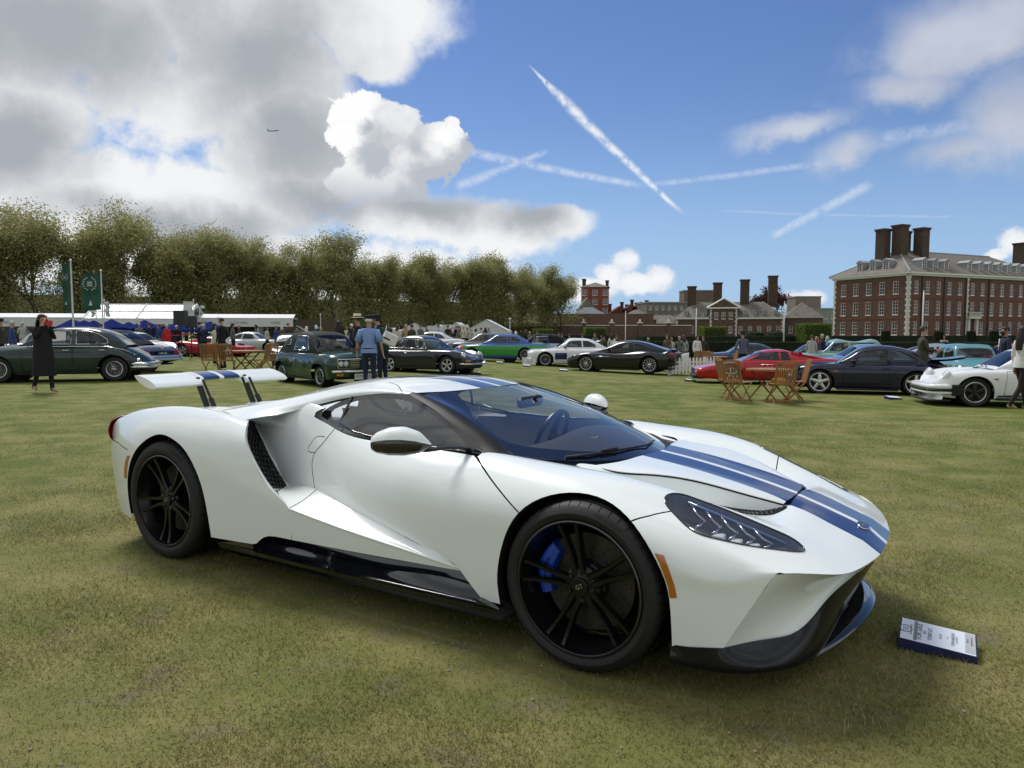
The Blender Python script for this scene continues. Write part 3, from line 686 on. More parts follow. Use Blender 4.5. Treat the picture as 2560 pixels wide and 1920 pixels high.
p = at(2001, 224); block('lodge_wing', 'right-hand wing of the brick lodge under a hipped slate roof', p.x, p.y, rad(-16), 10.8, 12, 5.2, M_brick, 'hip', M_slate, 5., [(.17, .7), (.5, .7), (.83, .7)], ww=1.1, wh=2.1)
# boundary wall with piers
wl = empty('boundary_wall', at(1500, 175), 0, 'long brown brick boundary wall with stone-capped piers', 'wall')
MB().box(-40, 22, 0, .4, -1, 2.6).build('wall_face', M_brick, wl); MB().box(-40, 22, -.08, .48, 2.6, 2.78).build('coping', M_stone, wl)
MB().box(-14, 14, 6, 6.4, -1, 5.6).build('rear_wall', pmat('brick_buff', (.14, .085, .06), rough=.9, noise=.2, nscale=.7), wl)
for k in range(9):
    x = -38 + 6.8 * k; mb = MB(); mb.box(x - .5, x + .5, -.25, .65, -1, 3.2); mb.build('pier', M_brick, wl); MB().box(x - .62, x + .62, -.37, .77, 3.2, 3.45).lathe([(0, 4.15), (.2, 4.1), (.3, 3.9), (.15, 3.6), (.4, 3.45)], 8, Matrix.Translation((x, .2, 0))).build('pier_cap', M_stone, wl)
# dark modern terrace behind the plane trees
dk = pmat('dark_facade', (.010, .011, .012), rough=.6, noise=.3, nscale=.3); D1 = empty('modern_block', at(760, 225), rad(26), 'long dark glazed modern block behind the row of plane trees', 'building')
MB().box(-85, 85, 0, 14, -1, 11).build('wall', dk, D1)
for k in range(3): MB().box(-85.2, 85.2, -.4, 14.2, 3.2 + 3.3 * k, 3.6 + 3.3 * k).build('floor_slab', pmat('slab_grey', (.04, .04, .04), rough=.7), D1)
for k in range(57): MB().box(-84 + 2.95 * k, -83.8 + 2.95 * k, -.3, 0, -1, 11).build('mullion', pmat('mullion', (.02, .02, .022), rough=.5), D1)
bk = empty('brown_hoarding', at(700, 118), rad(24), 'long low brown hoarding behind the white trade stands', 'hoarding'); MB().box(-24, 9, 0, .3, -.5, 3.2).build('panel', pmat('hoarding_brown', (.075, .055, .035), rough=.8, noise=.15, nscale=.5), bk)

# ------------------------------------------------------------------ trees
M_bark = pmat('bark', (.075, .062, .045), rough=.95, noise=.35, nscale=3)
def leafmat(name, a, c):
    m, nt, b = nmat(name); b.inputs['Roughness'].default_value = .75; b.inputs['Specular IOR Level'].default_value = .2
    t = nt.nodes.new('ShaderNodeAttribute'); t.attribute_name = 'tone'; mx = nt.nodes.new('ShaderNodeMix'); mx.data_type = 'RGBA'; mx.inputs[6].default_value = (*a, 1); mx.inputs[7].default_value = (*c, 1)
    lk(nt, t.outputs['Fac'], mx.inputs[0]); lk(nt, mx.outputs[2], b.inputs['Base Color'])
    tr = nt.nodes.new('ShaderNodeBsdfTranslucent'); lk(nt, mx.outputs[2], tr.inputs[0]); ms = nt.nodes.new('ShaderNodeMixShader'); ms.inputs[0].default_value = .5
    lk(nt, b.outputs[0], ms.inputs[1]); lk(nt, tr.outputs[0], ms.inputs[2]); lk(nt, ms.outputs[0], nt.nodes['Material Output'].inputs[0]); return m
M_leaf = leafmat('leaf_spring', (.245, .245, .095), (.41, .40, .195)); M_leafd = leafmat('leaf_green', (.19, .19, .068), (.32, .305, .13)); M_leafp = leafmat('leaf_copper', (.08, .035, .03), (.15, .07, .055)); M_box = leafmat('leaf_clipped', (.075, .125, .016), (.17, .23, .04)); M_hedge = leafmat('leaf_hedge', (.018, .028, .010), (.045, .06, .02))
def leaves_mesh(C, size, rng, name, mat, flat=.0):
    """C: (n,3) leaf centres -> random quads"""
    n = len(C); a = rng.normal(size=(n, 3)); a /= np.linalg.norm(a, axis=1)[:, None]; b = rng.normal(size=(n, 3)); b -= (a * b).sum(1)[:, None] * a; b /= np.linalg.norm(b, axis=1)[:, None]
    s = size * (.6 + .8 * rng.random(n))[:, None]; a *= s; b *= s * .75
    v = np.stack([C - a, C + b * .8 - a * .1, C + a, C - b * .8 + a * .1], 1).reshape(-1, 3).astype(np.float32)
    me = bpy.data.meshes.new(name); me.vertices.add(4 * n); me.vertices.foreach_set('co', v.ravel()); me.loops.add(4 * n); me.loops.foreach_set('vertex_index', np.arange(4 * n, dtype=np.int32)); me.polygons.add(n); me.polygons.foreach_set('loop_start', np.arange(0, 4 * n, 4, dtype=np.int32))
    t = me.attributes.new('tone', 'FLOAT', 'FACE'); t.data.foreach_set('value', np.clip(rng.normal(.5, .28, n), 0, 1).astype(np.float32)); me.materials.append(mat); me.update(); return me
def tree_meshes(seed, H, spread, nleaf, lsize, mat, trunk_h=.22, up=.55, dens=1.):
    rng = np.random.default_rng(seed); rd = random.Random(seed); mb = MB(); tips = []
    def grow(p, d, L, r, lev):
        pts = [p]; n = 4; q = p.copy(); dd = d.copy()
        for i in range(n):
            dd = (dd + Vector((rd.gauss(0, .16), rd.gauss(0, .16), rd.gauss(.05, .10)))).normalized(); q = q + dd * (L / n); pts.append(q.copy())
        mb.tube(pts, [r * (1 - .45 * i / n) for i in range(n + 1)], 6 if lev < 2 else (4 if lev < 4 else 3), cap=False)
        if lev >= 3:
            tips.extend(pts[1:])
        if lev >= 5: return
        k = rd.choice((2, 3, 3)) if lev else 4
        for j in range(k):
            a = rd.random() * 6.283; o = Vector((math.cos(a), math.sin(a), 0)); t = rd.uniform(.28, .75) * spread
            nd_ = (dd * (1 - t) + o * t + Vector((0, 0, up * .25))).normalized(); st = pts[-1] if j == 0 or lev == 0 else pts[rd.choice((2, 3, 4))]
            grow(st, nd_, L * rd.uniform(.62, .86), r * rd.uniform(.45, .62), lev + 1)
    grow(Vector((0, 0, -.5)), Vector((0, 0, 1)), H * trunk_h + .5, H * .017, 0)
    T = np.array([tuple(t) for t in tips]); top = T[:, 2].max(); mb.v = [(x, y, z * H * .97 / top if z > 0 else z) for x, y, z in mb.v]; T[:, 2] *= H * .97 / top
    # leaf sprays gathered round the twigs
    k = rng.integers(0, len(T), nleaf); C = T[k] + rng.normal(size=(nleaf, 3)) * np.array([.75, .75, .6]) * H / 20
    e_ = rng.normal(size=(nleaf // 7, 3)) * np.array([.15, .15, .12]) * H + np.array([0, 0, .36 * H]); C = np.concatenate([C, e_]); C = C[C[:, 2] > H * .14]
    tm = mb.mesh('trunk'); tm.materials.append(M_bark); tm.polygons.foreach_set('use_smooth', [True] * len(tm.polygons))
    return tm, leaves_mesh(C, lsize, rng, 'crown', mat)
def plant(name, label, meshes, x, y, s, rz, cat='tree', group=None, sz=None):
    t = empty(name, (x, y, 0), rz, label, cat, group); t.scale = (s, s, sz or s)
    for nm, me in zip(('trunk', 'crown'), meshes):
        o = bpy.data.objects.new(nm, me); COL.objects.link(o); o.parent = t
    return t
PLANES = [tree_meshes(11 + k, 20, 1.0 + .1 * (k % 2), 24000, .14, M_leaf, .15) for k in range(4)]
rr = random.Random(5)
ORD = 'first second third fourth fifth sixth seventh eighth ninth tenth eleventh twelfth thirteenth fourteenth fifteenth sixteenth seventeenth eighteenth nineteenth twentieth twenty-first twenty-second twenty-third twenty-fourth twenty-fifth twenty-sixth'.split()
rowA, rowB = Vector((-90, 94)), Vector((11, 174)); n = 26
for k in range(n):
    t = k / (n - 1); p = rowA.lerp(rowB, t) + Vector((rr.uniform(-1.2, 1.2), rr.uniform(-3.5, 3.5))); s = rr.uniform(.86, 1.06) * (.97 if t > .45 else 1.02) * (.88 if k == n - 1 else 1)
    plant('plane_tree', ORD[n - 1 - k] + ' tall plane tree from the mansion block end of the tree row', PLANES[k % 4], p.x, p.y, s * 1.16, rr.uniform(0, 6.28), 'tree', 'row of plane trees behind the stands', sz=s)
LOW = [tree_meshes(41 + k, 9, 1.1, 11000, .13, M_leafd, .14) for k in range(2)]
for k in range(26):
    t = (k + .4) / 26; p = rowA.lerp(rowB, t) + Vector((-1 + rr.uniform(-4, 4), -1 + rr.uniform(-4, 4)))
    plant('understorey_tree', 'low dark green tree filling the gap under the plane trees', LOW[k % 2], p.x, p.y, rr.uniform(1.2, 1.75), rr.uniform(0, 6.28), 'tree', 'low trees under the plane row')
DARKT = tree_meshes(61, 11, 1.0, 9000, .22, M_leafd, .12)
p = at(1262, 200); plant('evergreen_tree', 'dense dark evergreen tree behind the small marquees', DARKT, p.x, p.y, 1.15, .3)
p = at(1398, 190); plant('pale_tree', 'slender half-bare tree at the right end of the tree row', tree_meshes(71, 15, .95, 8000, .13, M_leaf), p.x, p.y, 1.0, 1.0)
p = at(1925, 300); plant('copper_beech', 'round copper-leaved tree behind the lodge chimneys', tree_meshes(81, 16, 1., 7000, .3, M_leafp), p.x, p.y, 1.25, 0)
p = at(2047, 330); plant('bare_tree', 'thin bare tree between the lodge and the hall', tree_meshes(91, 15, .9, 500, .2, M_leaf), p.x, p.y, 1.0, 0)
p = at(1640, 200); plant('garden_shrub', 'pale green shrub beside the single-storey wing', tree_meshes(95, 4, 1., 1500, .16, M_box, .1), p.x - 4, p.y, 1.1, 0, 'shrub')
# clipped box-headed trees, hedge, topiary
def leafy_box(name, w, d, h, z0, n, mat, size, seed, core=(.02, .03, .01), taper=1.):
    rng = np.random.default_rng(seed); f = rng.integers(0, 6, n); P = rng.random((n, 3)) * 2 - 1
    for i in range(3):
        P[f == 2 * i, i] = -1; P[f == 2 * i + 1, i] = 1
    P += rng.normal(size=P.shape) * .02
    tz = (P[:, 2] + 1) / 2; k = 1 + (taper - 1) * tz
    C = np.stack([P[:, 0] * w / 2 * k, P[:, 1] * d / 2 * k, z0 + tz * h], 1)
    return leaves_mesh(C, size, rng, name, mat)
def clipped_tree(px, D, w, z0, z1, label):
    p = at(px, D); t = empty('clipped_tree', p, 0, label, 'tree'); MB().tube([(0, 0, -1.2), (0, 0, z0 + .4)], .09, 6).build('trunk', M_bark, t)
    mb = MB(); mb.box(-w/2 * .94, w/2 * .94, -w/2 * .9, w/2 * .9, z0 + .06, z1 - .06, bev=.1); c = mb.build('crown', pmat('clipped_core', (.035, .05, .012), rough=.9), t)
    o = link('foliage', leafy_box('foliage', w, w, z1 - z0, z0, 4200, M_box, .075, int(px)), c)
clipped_tree(1780, 92, 2.75, .0, 1.85, 'box-clipped bright green tree in front of the lodge')
clipped_tree(2032, 84, 3.0, -.1, 2.15, 'larger box-clipped bright green tree left of the brick hall')
clipped_tree(1486, 95, 2.6, -.1, 1.75, 'box-clipped green tree by the garden wall beyond the white race car')
clipped_tree(1357, 110, 2.9, -.2, 1.6, 'box-clipped green tree beside the white marquee')
def hedge(name, label, pts, h, w, n, seed, mat=None):
    t = empty(name, (*pts[0], 0), 0, label, 'hedge'); zb = float(min(gz(*p) for p in pts)) - .1; o = Vector((*pts[0], 0))
    for i in range(len(pts) - 1):
        a, b = Vector((*pts[i], 0)) - o, Vector((*pts[i+1], 0)) - o; L = (b - a).length; M = Matrix.Translation(a) @ Matrix.Rotation(math.atan2(b.y - a.y, b.x - a.x), 4, 'Z')
        mb = MB(); mb.box(0, L, -w/2 * .94, w/2 * .94, zb, h * .975, M=M); mb.build('core', pmat('hedge_core', (.010, .015, .006), rough=.95), t)
        me = leafy_box('foliage', L, w, h - zb, zb, n, mat or M_hedge, .05, seed + i); me.transform(M @ Matrix.Translation((L/2, 0, 0))); link('foliage', me, t)
hedge('clipped_hedge', 'long dark clipped hedge running behind the parked cars to the right', [(5.5, 46), (14.2, 44.5), (40, 40)], .68, 1.1, 9000, 5)
hedge('rear_hedge', 'second low dark hedge in front of the brick hall', [(14, 80), (75, 100)], .75, 1.6, 6000, 15)
hedge('low_hedge', 'low dark hedge far left of the clipped tree by the wall', [(-2, 90), (12, 92)], .8, 1.5, 3000, 25)
def topiary(px, D, r, h, kind, label, group='topiary on the hospital lawn'):
    p = at(px, D, -.45); h += .45; rng = np.random.default_rng(int(px)); n = 1600; a = rng.random(n) * 6.283; t = rng.random(n)
    if kind == 'cone': R = r * (1 - .45 * t); C = np.stack([R * np.cos(a), R * np.sin(a), t * h], 1)
    else: ph = np.arccos(1 - 1.9 * t); C = np.stack([r * np.sin(ph) * np.cos(a), r * np.sin(ph) * np.sin(a), h / 2 + h / 2 * np.cos(ph)], 1)
    T = empty('topiary', p, 0, label, 'topiary', group)
    mb = MB(); mb.lathe([(r * .95, 0), (r * .55, h * .96), (0, h * .97)] if kind == 'cone' else [(r * .3, 0), (r * .85, h * .25), (r * .95, h * .5), (r * .7, h * .85), (0, h * .98)], 12); mb.build('core', pmat('hedge_core', (.010, .015, .006), rough=.95), T); link('foliage', leaves_mesh(C, .06, rng, 'foliage', M_hedge), T)
for px in (1898, 2212, 2345, 2425, 2482): topiary(px, 88, .75, 1.35 if px > 2000 else 1.1, 'cone', 'small dark clipped cone of yew on the lawn below the brick buildings')
for px in (1880, 1936): topiary(px, 100, 1.5, 1.35, 'ball', 'rounded dark clipped yew dome on the lawn below the lodge', 'yew domes')
# lawn strip and gravel beyond
me = MB().grid(np.array([[(x, y, float(gz(x, y)) + .02) for x in (16, 45, 130)] for y in (52, 80, 120)])); tag(me.build('far_lawn', pmat('far_lawn', (.075, .13, .02), rough=.9, noise=.15, nscale=.3)), kind='structure')
# ------------------------------------------------------------------ marquees, flags, fence, masts
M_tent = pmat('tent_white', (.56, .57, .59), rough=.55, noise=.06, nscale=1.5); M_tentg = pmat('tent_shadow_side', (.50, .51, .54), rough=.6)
M_sign = pmat('sign_white', (.56, .57, .58), rough=.5); M_ink = pmat('sign_ink', (.10, .11, .12), rough=.6); M_alu = pmat('alu_post', (.62, .63, .64), rough=.35, metal=.3)
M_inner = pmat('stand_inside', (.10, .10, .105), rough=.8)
def sign_text(parent, txt, M, size, mat=None): return lettering(txt, size, mat or M_ink, parent, M, .004, 'lettering')
def gable_tent(name, label, px, D, w, d, eave, apex, ang, open_front=False, group=None):
    t = empty(name, at(px, D), ang, label, 'marquee', group)
    mb = MB(); o = .12
    c = [(-w/2 - o, -d/2 - o, eave), (w/2 + o, -d/2 - o, eave), (w/2 + o, d/2 + o, eave), (-w/2 - o, d/2 + o, eave), (0, -d/2 - o, apex), (0, d/2 + o, apex)]
    mb.add(c, [(0, 4, 5, 3), (1, 2, 5, 4)]); mb.build('roof', M_tent, t)
    MB().add([c[0], c[1], c[4]], [(0, 1, 2)]) ; mb = MB(); mb.add([(-w/2, -d/2, eave), (w/2, -d/2, eave), (0, -d/2, apex)], [(0, 1, 2)]); mb.build('gable', M_tent, t)
    mb = MB(); mb.box(-w/2 - o, w/2 + o, -d/2 - o - .02, -d/2 - o, eave - .28, eave + .01); mb.box(w/2 + o, w/2 + o + .02, -d/2 - o, d/2 + o, eave - .28, eave + .01); mb.box(-w/2 - o - .02, -w/2 - o, -d/2 - o, d/2 + o, eave - .28, eave + .01); mb.build('valance', M_tent, t)
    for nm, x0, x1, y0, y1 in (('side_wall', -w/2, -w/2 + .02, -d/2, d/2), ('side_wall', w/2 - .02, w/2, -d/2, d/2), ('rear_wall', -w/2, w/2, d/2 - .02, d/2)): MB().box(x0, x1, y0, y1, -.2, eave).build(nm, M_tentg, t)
    if not open_front:
        n = max(2, int(w / 1.2))
        for k in range(n): MB().box(-w/2 + w * k / n + .012, -w/2 + w * (k + 1) / n - .012, -d/2, -d/2 + .02, -.2, eave).build('wall_panel', M_tent, t)
    for x in (-w/2, w/2):
        for y in (-d/2, d/2): MB().tube([(x, y, -.2), (x, y, eave)], .05, 6).build('post', M_alu, t)
    return t
gable_tent('marquee', 'largest white gabled marquee of the far pair', 1221, 84, 4.9, 5, 1.32, 2.65, rad(-4))
t = gable_tent('marquee', 'white marquee with a name board over its open front', 1147, 86, 3.0, 4.5, 1.35, 2.35, rad(-4), True); MB().box(-1.5, 1.5, -2.45, -2.38, 1.2, 2.05).build('name_board', M_sign, t); sign_text(t, 'KOENIG', Matrix.Translation((0, -2.46, 1.62)) @ Matrix.Rotation(rad(90), 4, 'X'), .3)
t = gable_tent('marquee', 'narrow white marquee with a name board at the end of the pair', 1098, 88, 2.6, 4.5, 1.3, 2.1, rad(-4), True); MB().box(-1.2, 1.2, -2.45, -2.38, 1.15, 1.95).build('name_board', M_sign, t)
gable_tent('marquee', 'small white peaked marquee behind the people in the middle', 1038, 92, 4.6, 5, 1.15, 2.3, rad(10)); gable_tent('marquee', 'lowest white peaked marquee beside the middle one', 985, 96, 2.6, 4, 1.1, 1.75, 0)
# long white trade stand row
def stand_row():
    ang = rad(11); A = at(-40, 66); R = empty('trade_stand_row', A, ang, 'long row of white fronted trade stands under one flat canopy', 'stands')
    L = 27.2; names = ['RACING', 'LISA MAR\nDESIGNER', 'EMMST ART', 'KAIZEN', '', 'HALBAR', 'LLC GLOBAL', 'VLADE']; n = len(names); w = L / n
    for k in range(n):
        x = w * k; big = k == 4
        MB().box(x + .05, x + w - .05, 0, .06, 1.75, 2.5).build('fascia', M_sign, R)
        MB().box(x, x + w, 0, 4, 2.52, 2.6).build('canopy', M_tent, R)
        mb = MB(); mb.add([(x, 0, 2.6), (x + w, 0, 2.6), (x + w, 2, 3.0), (x, 2, 3.0)], [(0, 1, 2, 3)]); mb.build('canopy_slope', M_tent, R)
        MB().tube([(x, .03, -.2), (x, .03, 2.5)], .06, 6).build('post', M_alu, R)
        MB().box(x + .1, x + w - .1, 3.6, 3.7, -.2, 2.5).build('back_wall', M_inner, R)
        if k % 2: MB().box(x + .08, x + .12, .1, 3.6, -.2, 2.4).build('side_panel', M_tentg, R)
        if names[k]: sign_text(R, names[k], Matrix.Translation((x + w / 2, -.01, 2.12)) @ Matrix.Rotation(rad(90), 4, 'X'), .30 if '\n' not in names[k] else .22)
    for k in range(10):
        x = 1 + k * 2.6; MB().box(x, x + 1.5, 1.6, 2.2, -.2, .75).build('counter', pmat(('counter_dark', 'counter_mid')[k % 2], ((.03, .03, .035), (.12, .12, .13))[k % 2], rough=.7), R)
stand_row()
def clear_tent():
    t = empty('clear_roof_tent', at(372, 69), rad(9), 'raised tent with a clear plastic pitched roof on white frames', 'marquee')
    M_clear = pmat('clear_pvc', (.42, .45, .50), rough=.25, spec=.4, noise=.08, nscale=2); w, d = 9.0, 6
    for k in range(2):
        x0, x1 = -w/2 + k * w/2, -w/2 + (k + 1) * w/2
        mb = MB(); mb.add([(x0 + .08, -d/2, 2.45), (x1 - .08, -d/2, 2.45), (x1 - .08, 0, 3.85), (x0 + .08, 0, 3.85), (x0 + .08, d/2, 2.45), (x1 - .08, d/2, 2.45)], [(0, 1, 2, 3), (3, 2, 5, 4)]); mb.build('roof_sheet', M_clear, t)
    for x in (-w/2, 0, w/2):
        MB().tube([(x, -d/2, -.2), (x, -d/2, 2.45), (x, 0, 3.87), (x, d/2, 2.45), (x, d/2, -.2)], .09, 6).build('portal_frame', M_tent, t)
    for y, z in ((-d/2, 2.45), (0, 3.87), (-d/4, 3.16)): MB().tube([(-w/2, y, z), (w/2, y, z)], .06, 6).build('purlin', M_tent, t)
    mb = MB(); mb.add([(-w/2, -d/2, 2.45), (-w/2, d/2, 2.45), (-w/2, 0, 3.85)], [(0, 1, 2)]); mb.build('gable_sheet', M_clear, t)
    MB().box(-w/2, w/2, -d/2 - .03, -d/2, 1.95, 2.42).build('valance', pmat('clear_valance', (.55, .58, .62), rough=.3), t); MB().box(-w/2, w/2, d/2 - .1, d/2, -.2, 2.3).build('back_wall', M_inner, t)
clear_tent()
def flag(px, D, h, fw, fh, z_top, label, angle, col=(.020, .075, .052), emblem=True, mat=None):
    p = at(px, D); f = empty('flag', p, angle, label, 'flag')
    MB().tube([(0, 0, 0), (0, 0, h)], [.055, .035], 8).lathe([(0, h + .14), (.07, h + .08), (.07, h)], 8).build('flagpole', M_tent, f, smooth=40)
    m = mat or pmat('flag_green', col, rough=.8); n = 12
    Pg = [[(-.06 - fw * i / n, .06 * math.sin(i * 1.1) * i / n * 1.4 + .05 * math.sin(j * .9), z_top - fh * j / 14 - .1 * (i / n) * (j / 14)) for j in range(15)] for i in range(n + 1)]
    c = MB().grid(Pg).build('flag_cloth', m, f, smooth=True)
    if emblem:
        mb = MB(); cx, cz = -.06 - fw / 2, z_top - fh * .28
        for sgn in (-1, 1):
            for k in range(7):
                a = rad(-60 + 22 * k) * sgn + math.pi / 2 * (1 - sgn) * 0; ang_ = -math.pi / 2 + sgn * rad(18 + 22 * k); r = fw * .30
                x, z = cx + r * math.cos(ang_), cz + r * math.sin(ang_); mb.tube([(x, -.075, z), (x + .06 * fw * math.cos(ang_ + sgn * .9), -.075, z + .06 * fw * math.sin(ang_ + sgn * .9))], .028 * fw, 5)
        for k in range(3): mb.box(cx - .13 * fw, cx + .13 * fw, -.085, -.07, cz + .06 * fw - .09 * fw * k, cz + .10 * fw - .09 * fw * k)
        mb.build('wreath_emblem', M_sign, c); mb = MB(); zz = z_top - fh * .86; mb.add([(cx - .10 * fw, -.08, zz - .05), (cx + .10 * fw, -.08, zz - .05), (cx + .02, -.08, zz + .22 * fw), (cx - .06 * fw, -.08, zz + .02)], [(0, 1, 2, 3)]); mb.build('small_crest', M_sign, c)
    return f
flag(187, 38, 4.95, .48, 2.35, 4.78, 'tall narrow green flag hanging folded on a white pole', rad(-5))
flag(261, 42, 4.75, 1.15, 2.05, 4.62, 'broad dark green flag with white laurel wreath emblem', rad(0))
flag(245, 52, 3.3, .30, .5, 2.9, 'small white pennant on a thin mast beside the green flag', 0, emblem=False, mat=M_sign)
flag(266, 55, 3.6, .0001 + .34, 1.1, 3.55, 'white feather banner at the left end of the clear tent', math.pi, emblem=False, mat=M_sign); flag(488, 62, 3.9, .85, 1.7, 3.85, 'white feather banner at the right end of the clear tent', 0, emblem=False, mat=M_sign)
flag(548, 70, 2.6, .45, 1.0, 2.55, 'small dark green banner behind the speakers', 0, emblem=False); flag(803, 72, 2.9, .16, 1.1, 2.6, 'thin furled green flag behind the blue-shirted man', 0, emblem=False)
def mast(px, D, h, r, label, lamp=False, name='flagpole'):
    m = empty(name, at(px, D), 0, label, 'mast'); MB().tube([(0, 0, -1), (0, 0, h)], [r, r * .7], 8).build('pole', M_tent, m, smooth=True)
    if lamp: MB().lathe([(0, h + .25), (.12, h + .2), (.16, h + .08), (.1, h)], 10).build('lamp_globe', M_tent, m, smooth=True)
    else: MB().lathe([(0, h + .1), (.06, h + .05), (.05, h)], 8).build('finial', M_tent, m)
mast(1563, 62, 2.95, .05, 'bare white flagpole behind the black coupe'); mast(1739, 60, 3.15, .06, 'white flagpole in front of the lodge, left of the clipped tree'); mast(1958, 58, 3.6, .06, 'white flagpole at the right corner of the lodge'); mast(2303, 56, 4.35, .07, 'tall white flagpole before the brick hall'); mast(1275, 80, 2.55, .05, 'white lamp post at the corner of the marquee', True, 'lamp_post')
fl = empty('floodlight_mast', at(503, 60), 0, 'slim mast with two floodlights beside the clear tent', 'mast'); MB().tube([(0, 0, 0), (0, 0, 3.3)], .04, 6).build('pole', M_alu, fl)
for x in (-.25, .25): MB().box(x - .14, x + .14, -.1, .1, 3.2, 3.42).build('floodlight', M_alu, fl)
for px, z1, k in ((455, 1.05, .3), (480, .95, .26)):
    sp = empty('loudspeaker', at(px, 34 if px < 470 else 36), 0, 'larger black loudspeaker raised on a stand' if px < 470 else 'smaller black loudspeaker raised on a stand', 'loudspeaker'); h = 1.72 if px < 470 else 1.6
    MB().box(-.26 * k / .3, .26 * k / .3, -.2, .2, h - .1, h + .68 * k / .3 - .1, bev=.03).build('cabinet', M_sblack, sp); MB().tube([(0, 0, 0), (0, 0, h)], .025, 6).build('stand_pole', M_sblack, sp)
    for a in range(3): MB().tube([(0, 0, .6), (.4 * math.cos(a * 2.1), .4 * math.sin(a * 2.1), 0)], .015, 5).build('stand_leg', M_sblack, sp)
# navy parasols of the café
M_par = pmat('parasol_navy', (.008, .018, .12), rough=.95, spec=.05)
for px, D, z in ((185, 44, 1.55), (215, 46, 1.5), (238, 43, 1.45), (283, 45, 1.55), (325, 47, 1.4), (365, 45, 1.5), (445, 48, 1.4), (528, 46, 1.42), (205, 50, 1.35)):
    u = empty('parasol', at(px, D), random.random(), 'navy blue café parasol standing open in front of the white stands', 'parasol', 'navy parasols of the café')
    mb = MB(); mb.lathe([(0, z + .52), (.08, z + .5), (.6, z + .22), (1.02, z), (1.03, z - .12)], 8); mb.build('canopy', M_par, u); MB().tube([(0, 0, 0), (0, 0, z + .5)], .025, 6).build('pole', M_alu, u)
# picket fence round the lawn tables
def fence(A, B, label, name='picket_fence', h=.72):
    A, B = Vector(A), Vector(B); d = B - A; L = d.length; f = empty(name, A, math.atan2(d.y, d.x), label, 'fence'); n = int(L / .15); me = None
    for k in range(n):
        if me is None:
            mb = MB(); mb.add([(-.04, -.01, .04), (.04, -.01, .04), (.04, -.01, h - .06), (0, -.01, h), (-.04, -.01, h - .06), (-.04, .01, .04), (.04, .01, .04), (.04, .01, h - .06), (0, .01, h), (-.04, .01, h - .06)], [(0, 1, 2, 3, 4), (9, 8, 7, 6, 5), (0, 5, 6, 1), (1, 6, 7, 2), (2, 7, 8, 3), (3, 8, 9, 4), (4, 9, 5, 0)]); me = mb.mesh('picket'); me.materials.append(pmat('fence_white', (.78, .78, .77), rough=.5))
        o = bpy.data.objects.new('picket', me); COL.objects.link(o); o.parent = f; o.location = (.08 + k * .15, 0, 0)
    for z in (.18, .5): MB().box(0, L, .011, .04, z, z + .06).build('rail', MATS['fence_white'], f)
    for k in range(int(L / 1.5) + 1): MB().box(k * 1.5 - .04, k * 1.5 + .04, .04, .11, 0, h).build('post', MATS['fence_white'], f)
def atg(px, D): q = at(px, D); q.z = float(gz(q.x, q.y)); return q
p0, p1, p2 = atg(1677, 29.2), atg(1800, 29.6), atg(1812, 36); fence(p0, p1, 'white picket fence enclosing the tables behind the red sports car'); fence(p0, atg(1722, 36), 'white picket fence running back from the corner beside the hedge')
fence(atg(2368, 19.4), atg(2420, 19.2), 'short white picket fence showing over the white sports car bonnet', h=.80)
# airliner
def airliner():
    D = 1400; a = empty('airliner', (-450, D, 400), rad(-35), 'tiny airliner crossing the grey cloud', 'aeroplane'); d_ = Vector(((696 - 1280) / 1812, 1, 0)); a.location = Vector((d_.x * D, D, 1.3 + (827 - 339) / 1812 * D)); a.rotation_euler = (rad(14), rad(-8), rad(12)); a.scale = (.62,) * 3
    m = pmat('aircraft_grey', (.16, .17, .19), rough=.5); MB().tube([(-17, 0, 0), (-15, 0, .3), (-8, 0, 0), (12, 0, 0), (16, 0, -.2), (18, 0, -.5)], [.3, 1, 1.9, 1.9, 1.2, .2], 10).build('fuselage', m, a, smooth=True)
    for s in (-1, 1):
        MB().add([(4, 0, -.8), (-1, 0, -.8), (-7, s * 16, .8), (-4.6, s * 16, .8)], [(0, 1, 2, 3)]).build('wing', m, a); MB().add([(-12, 0, .5), (-15, 0, .5), (-17, s * 6, 1), (-15.4, s * 6, 1)], [(0, 1, 2, 3)]).build('tailplane', m, a); MB().tube([(3.5, s * 5.5, -1.4), (-.5, s * 5.5, -1.4)], .9, 8).build('engine', m, a)
    MB().add([(-11, 0, 1), (-15, 0, 1), (-17.5, 0, 6.5), (-15.5, 0, 6.5)], [(0, 1, 2, 3)]).build('tail_fin', m, a)
airliner()
# ------------------------------------------------------------------ the white sports car in the foreground
# car frame: x forward (0 = front axle), y left, z up; the camera sees its right side (y < 0)
GT = empty('sports_car', (.7664, 3.589, 0), rad(-32.08), 'glossy white mid-engined supercar with twin dark blue stripes and raised rear wing', 'car')
M_white = paint('gt_white', (.79, .835, .82), rough=.25); M_white.node_tree.nodes['Principled BSDF'].inputs['Coat Roughness'].default_value = .06
M_blue = paint('gt_stripe_blue', (.012, .032, .14), metal=.35, rough=.3)
M_gblack = pmat('gt_gloss_black', (.006, .0065, .01), rough=.12, coat=1)
M_carbon = pmat('gt_carbon', (.005, .006, .009), rough=.25, coat=.6, spec=.1, noise=.3, nscale=80)
M_mblack = pmat('gt_matt_black', (.008, .008, .009), rough=.6)
M_sblack = pmat('gt_satin_black', (.012, .012, .014), rough=.33)
M_void = pmat('gt_dark', (.004, .004, .004), rough=.9, spec=.1)
M_wsh = glassmat('gt_windscreen', (.90, .92, .92), ior=2.0)
M_sglass = glassmat('gt_side_glass', (.76, .77, .77), ior=2.0)
M_lens = glassmat('gt_lens', (.95, .96, .97), ior=1.45)
M_amber = pmat('gt_amber', (.42, .13, .012), rough=.15, coat=1)
M_redlens = pmat('gt_redlens', (.45, .01, .015), rough=.1, coat=1)
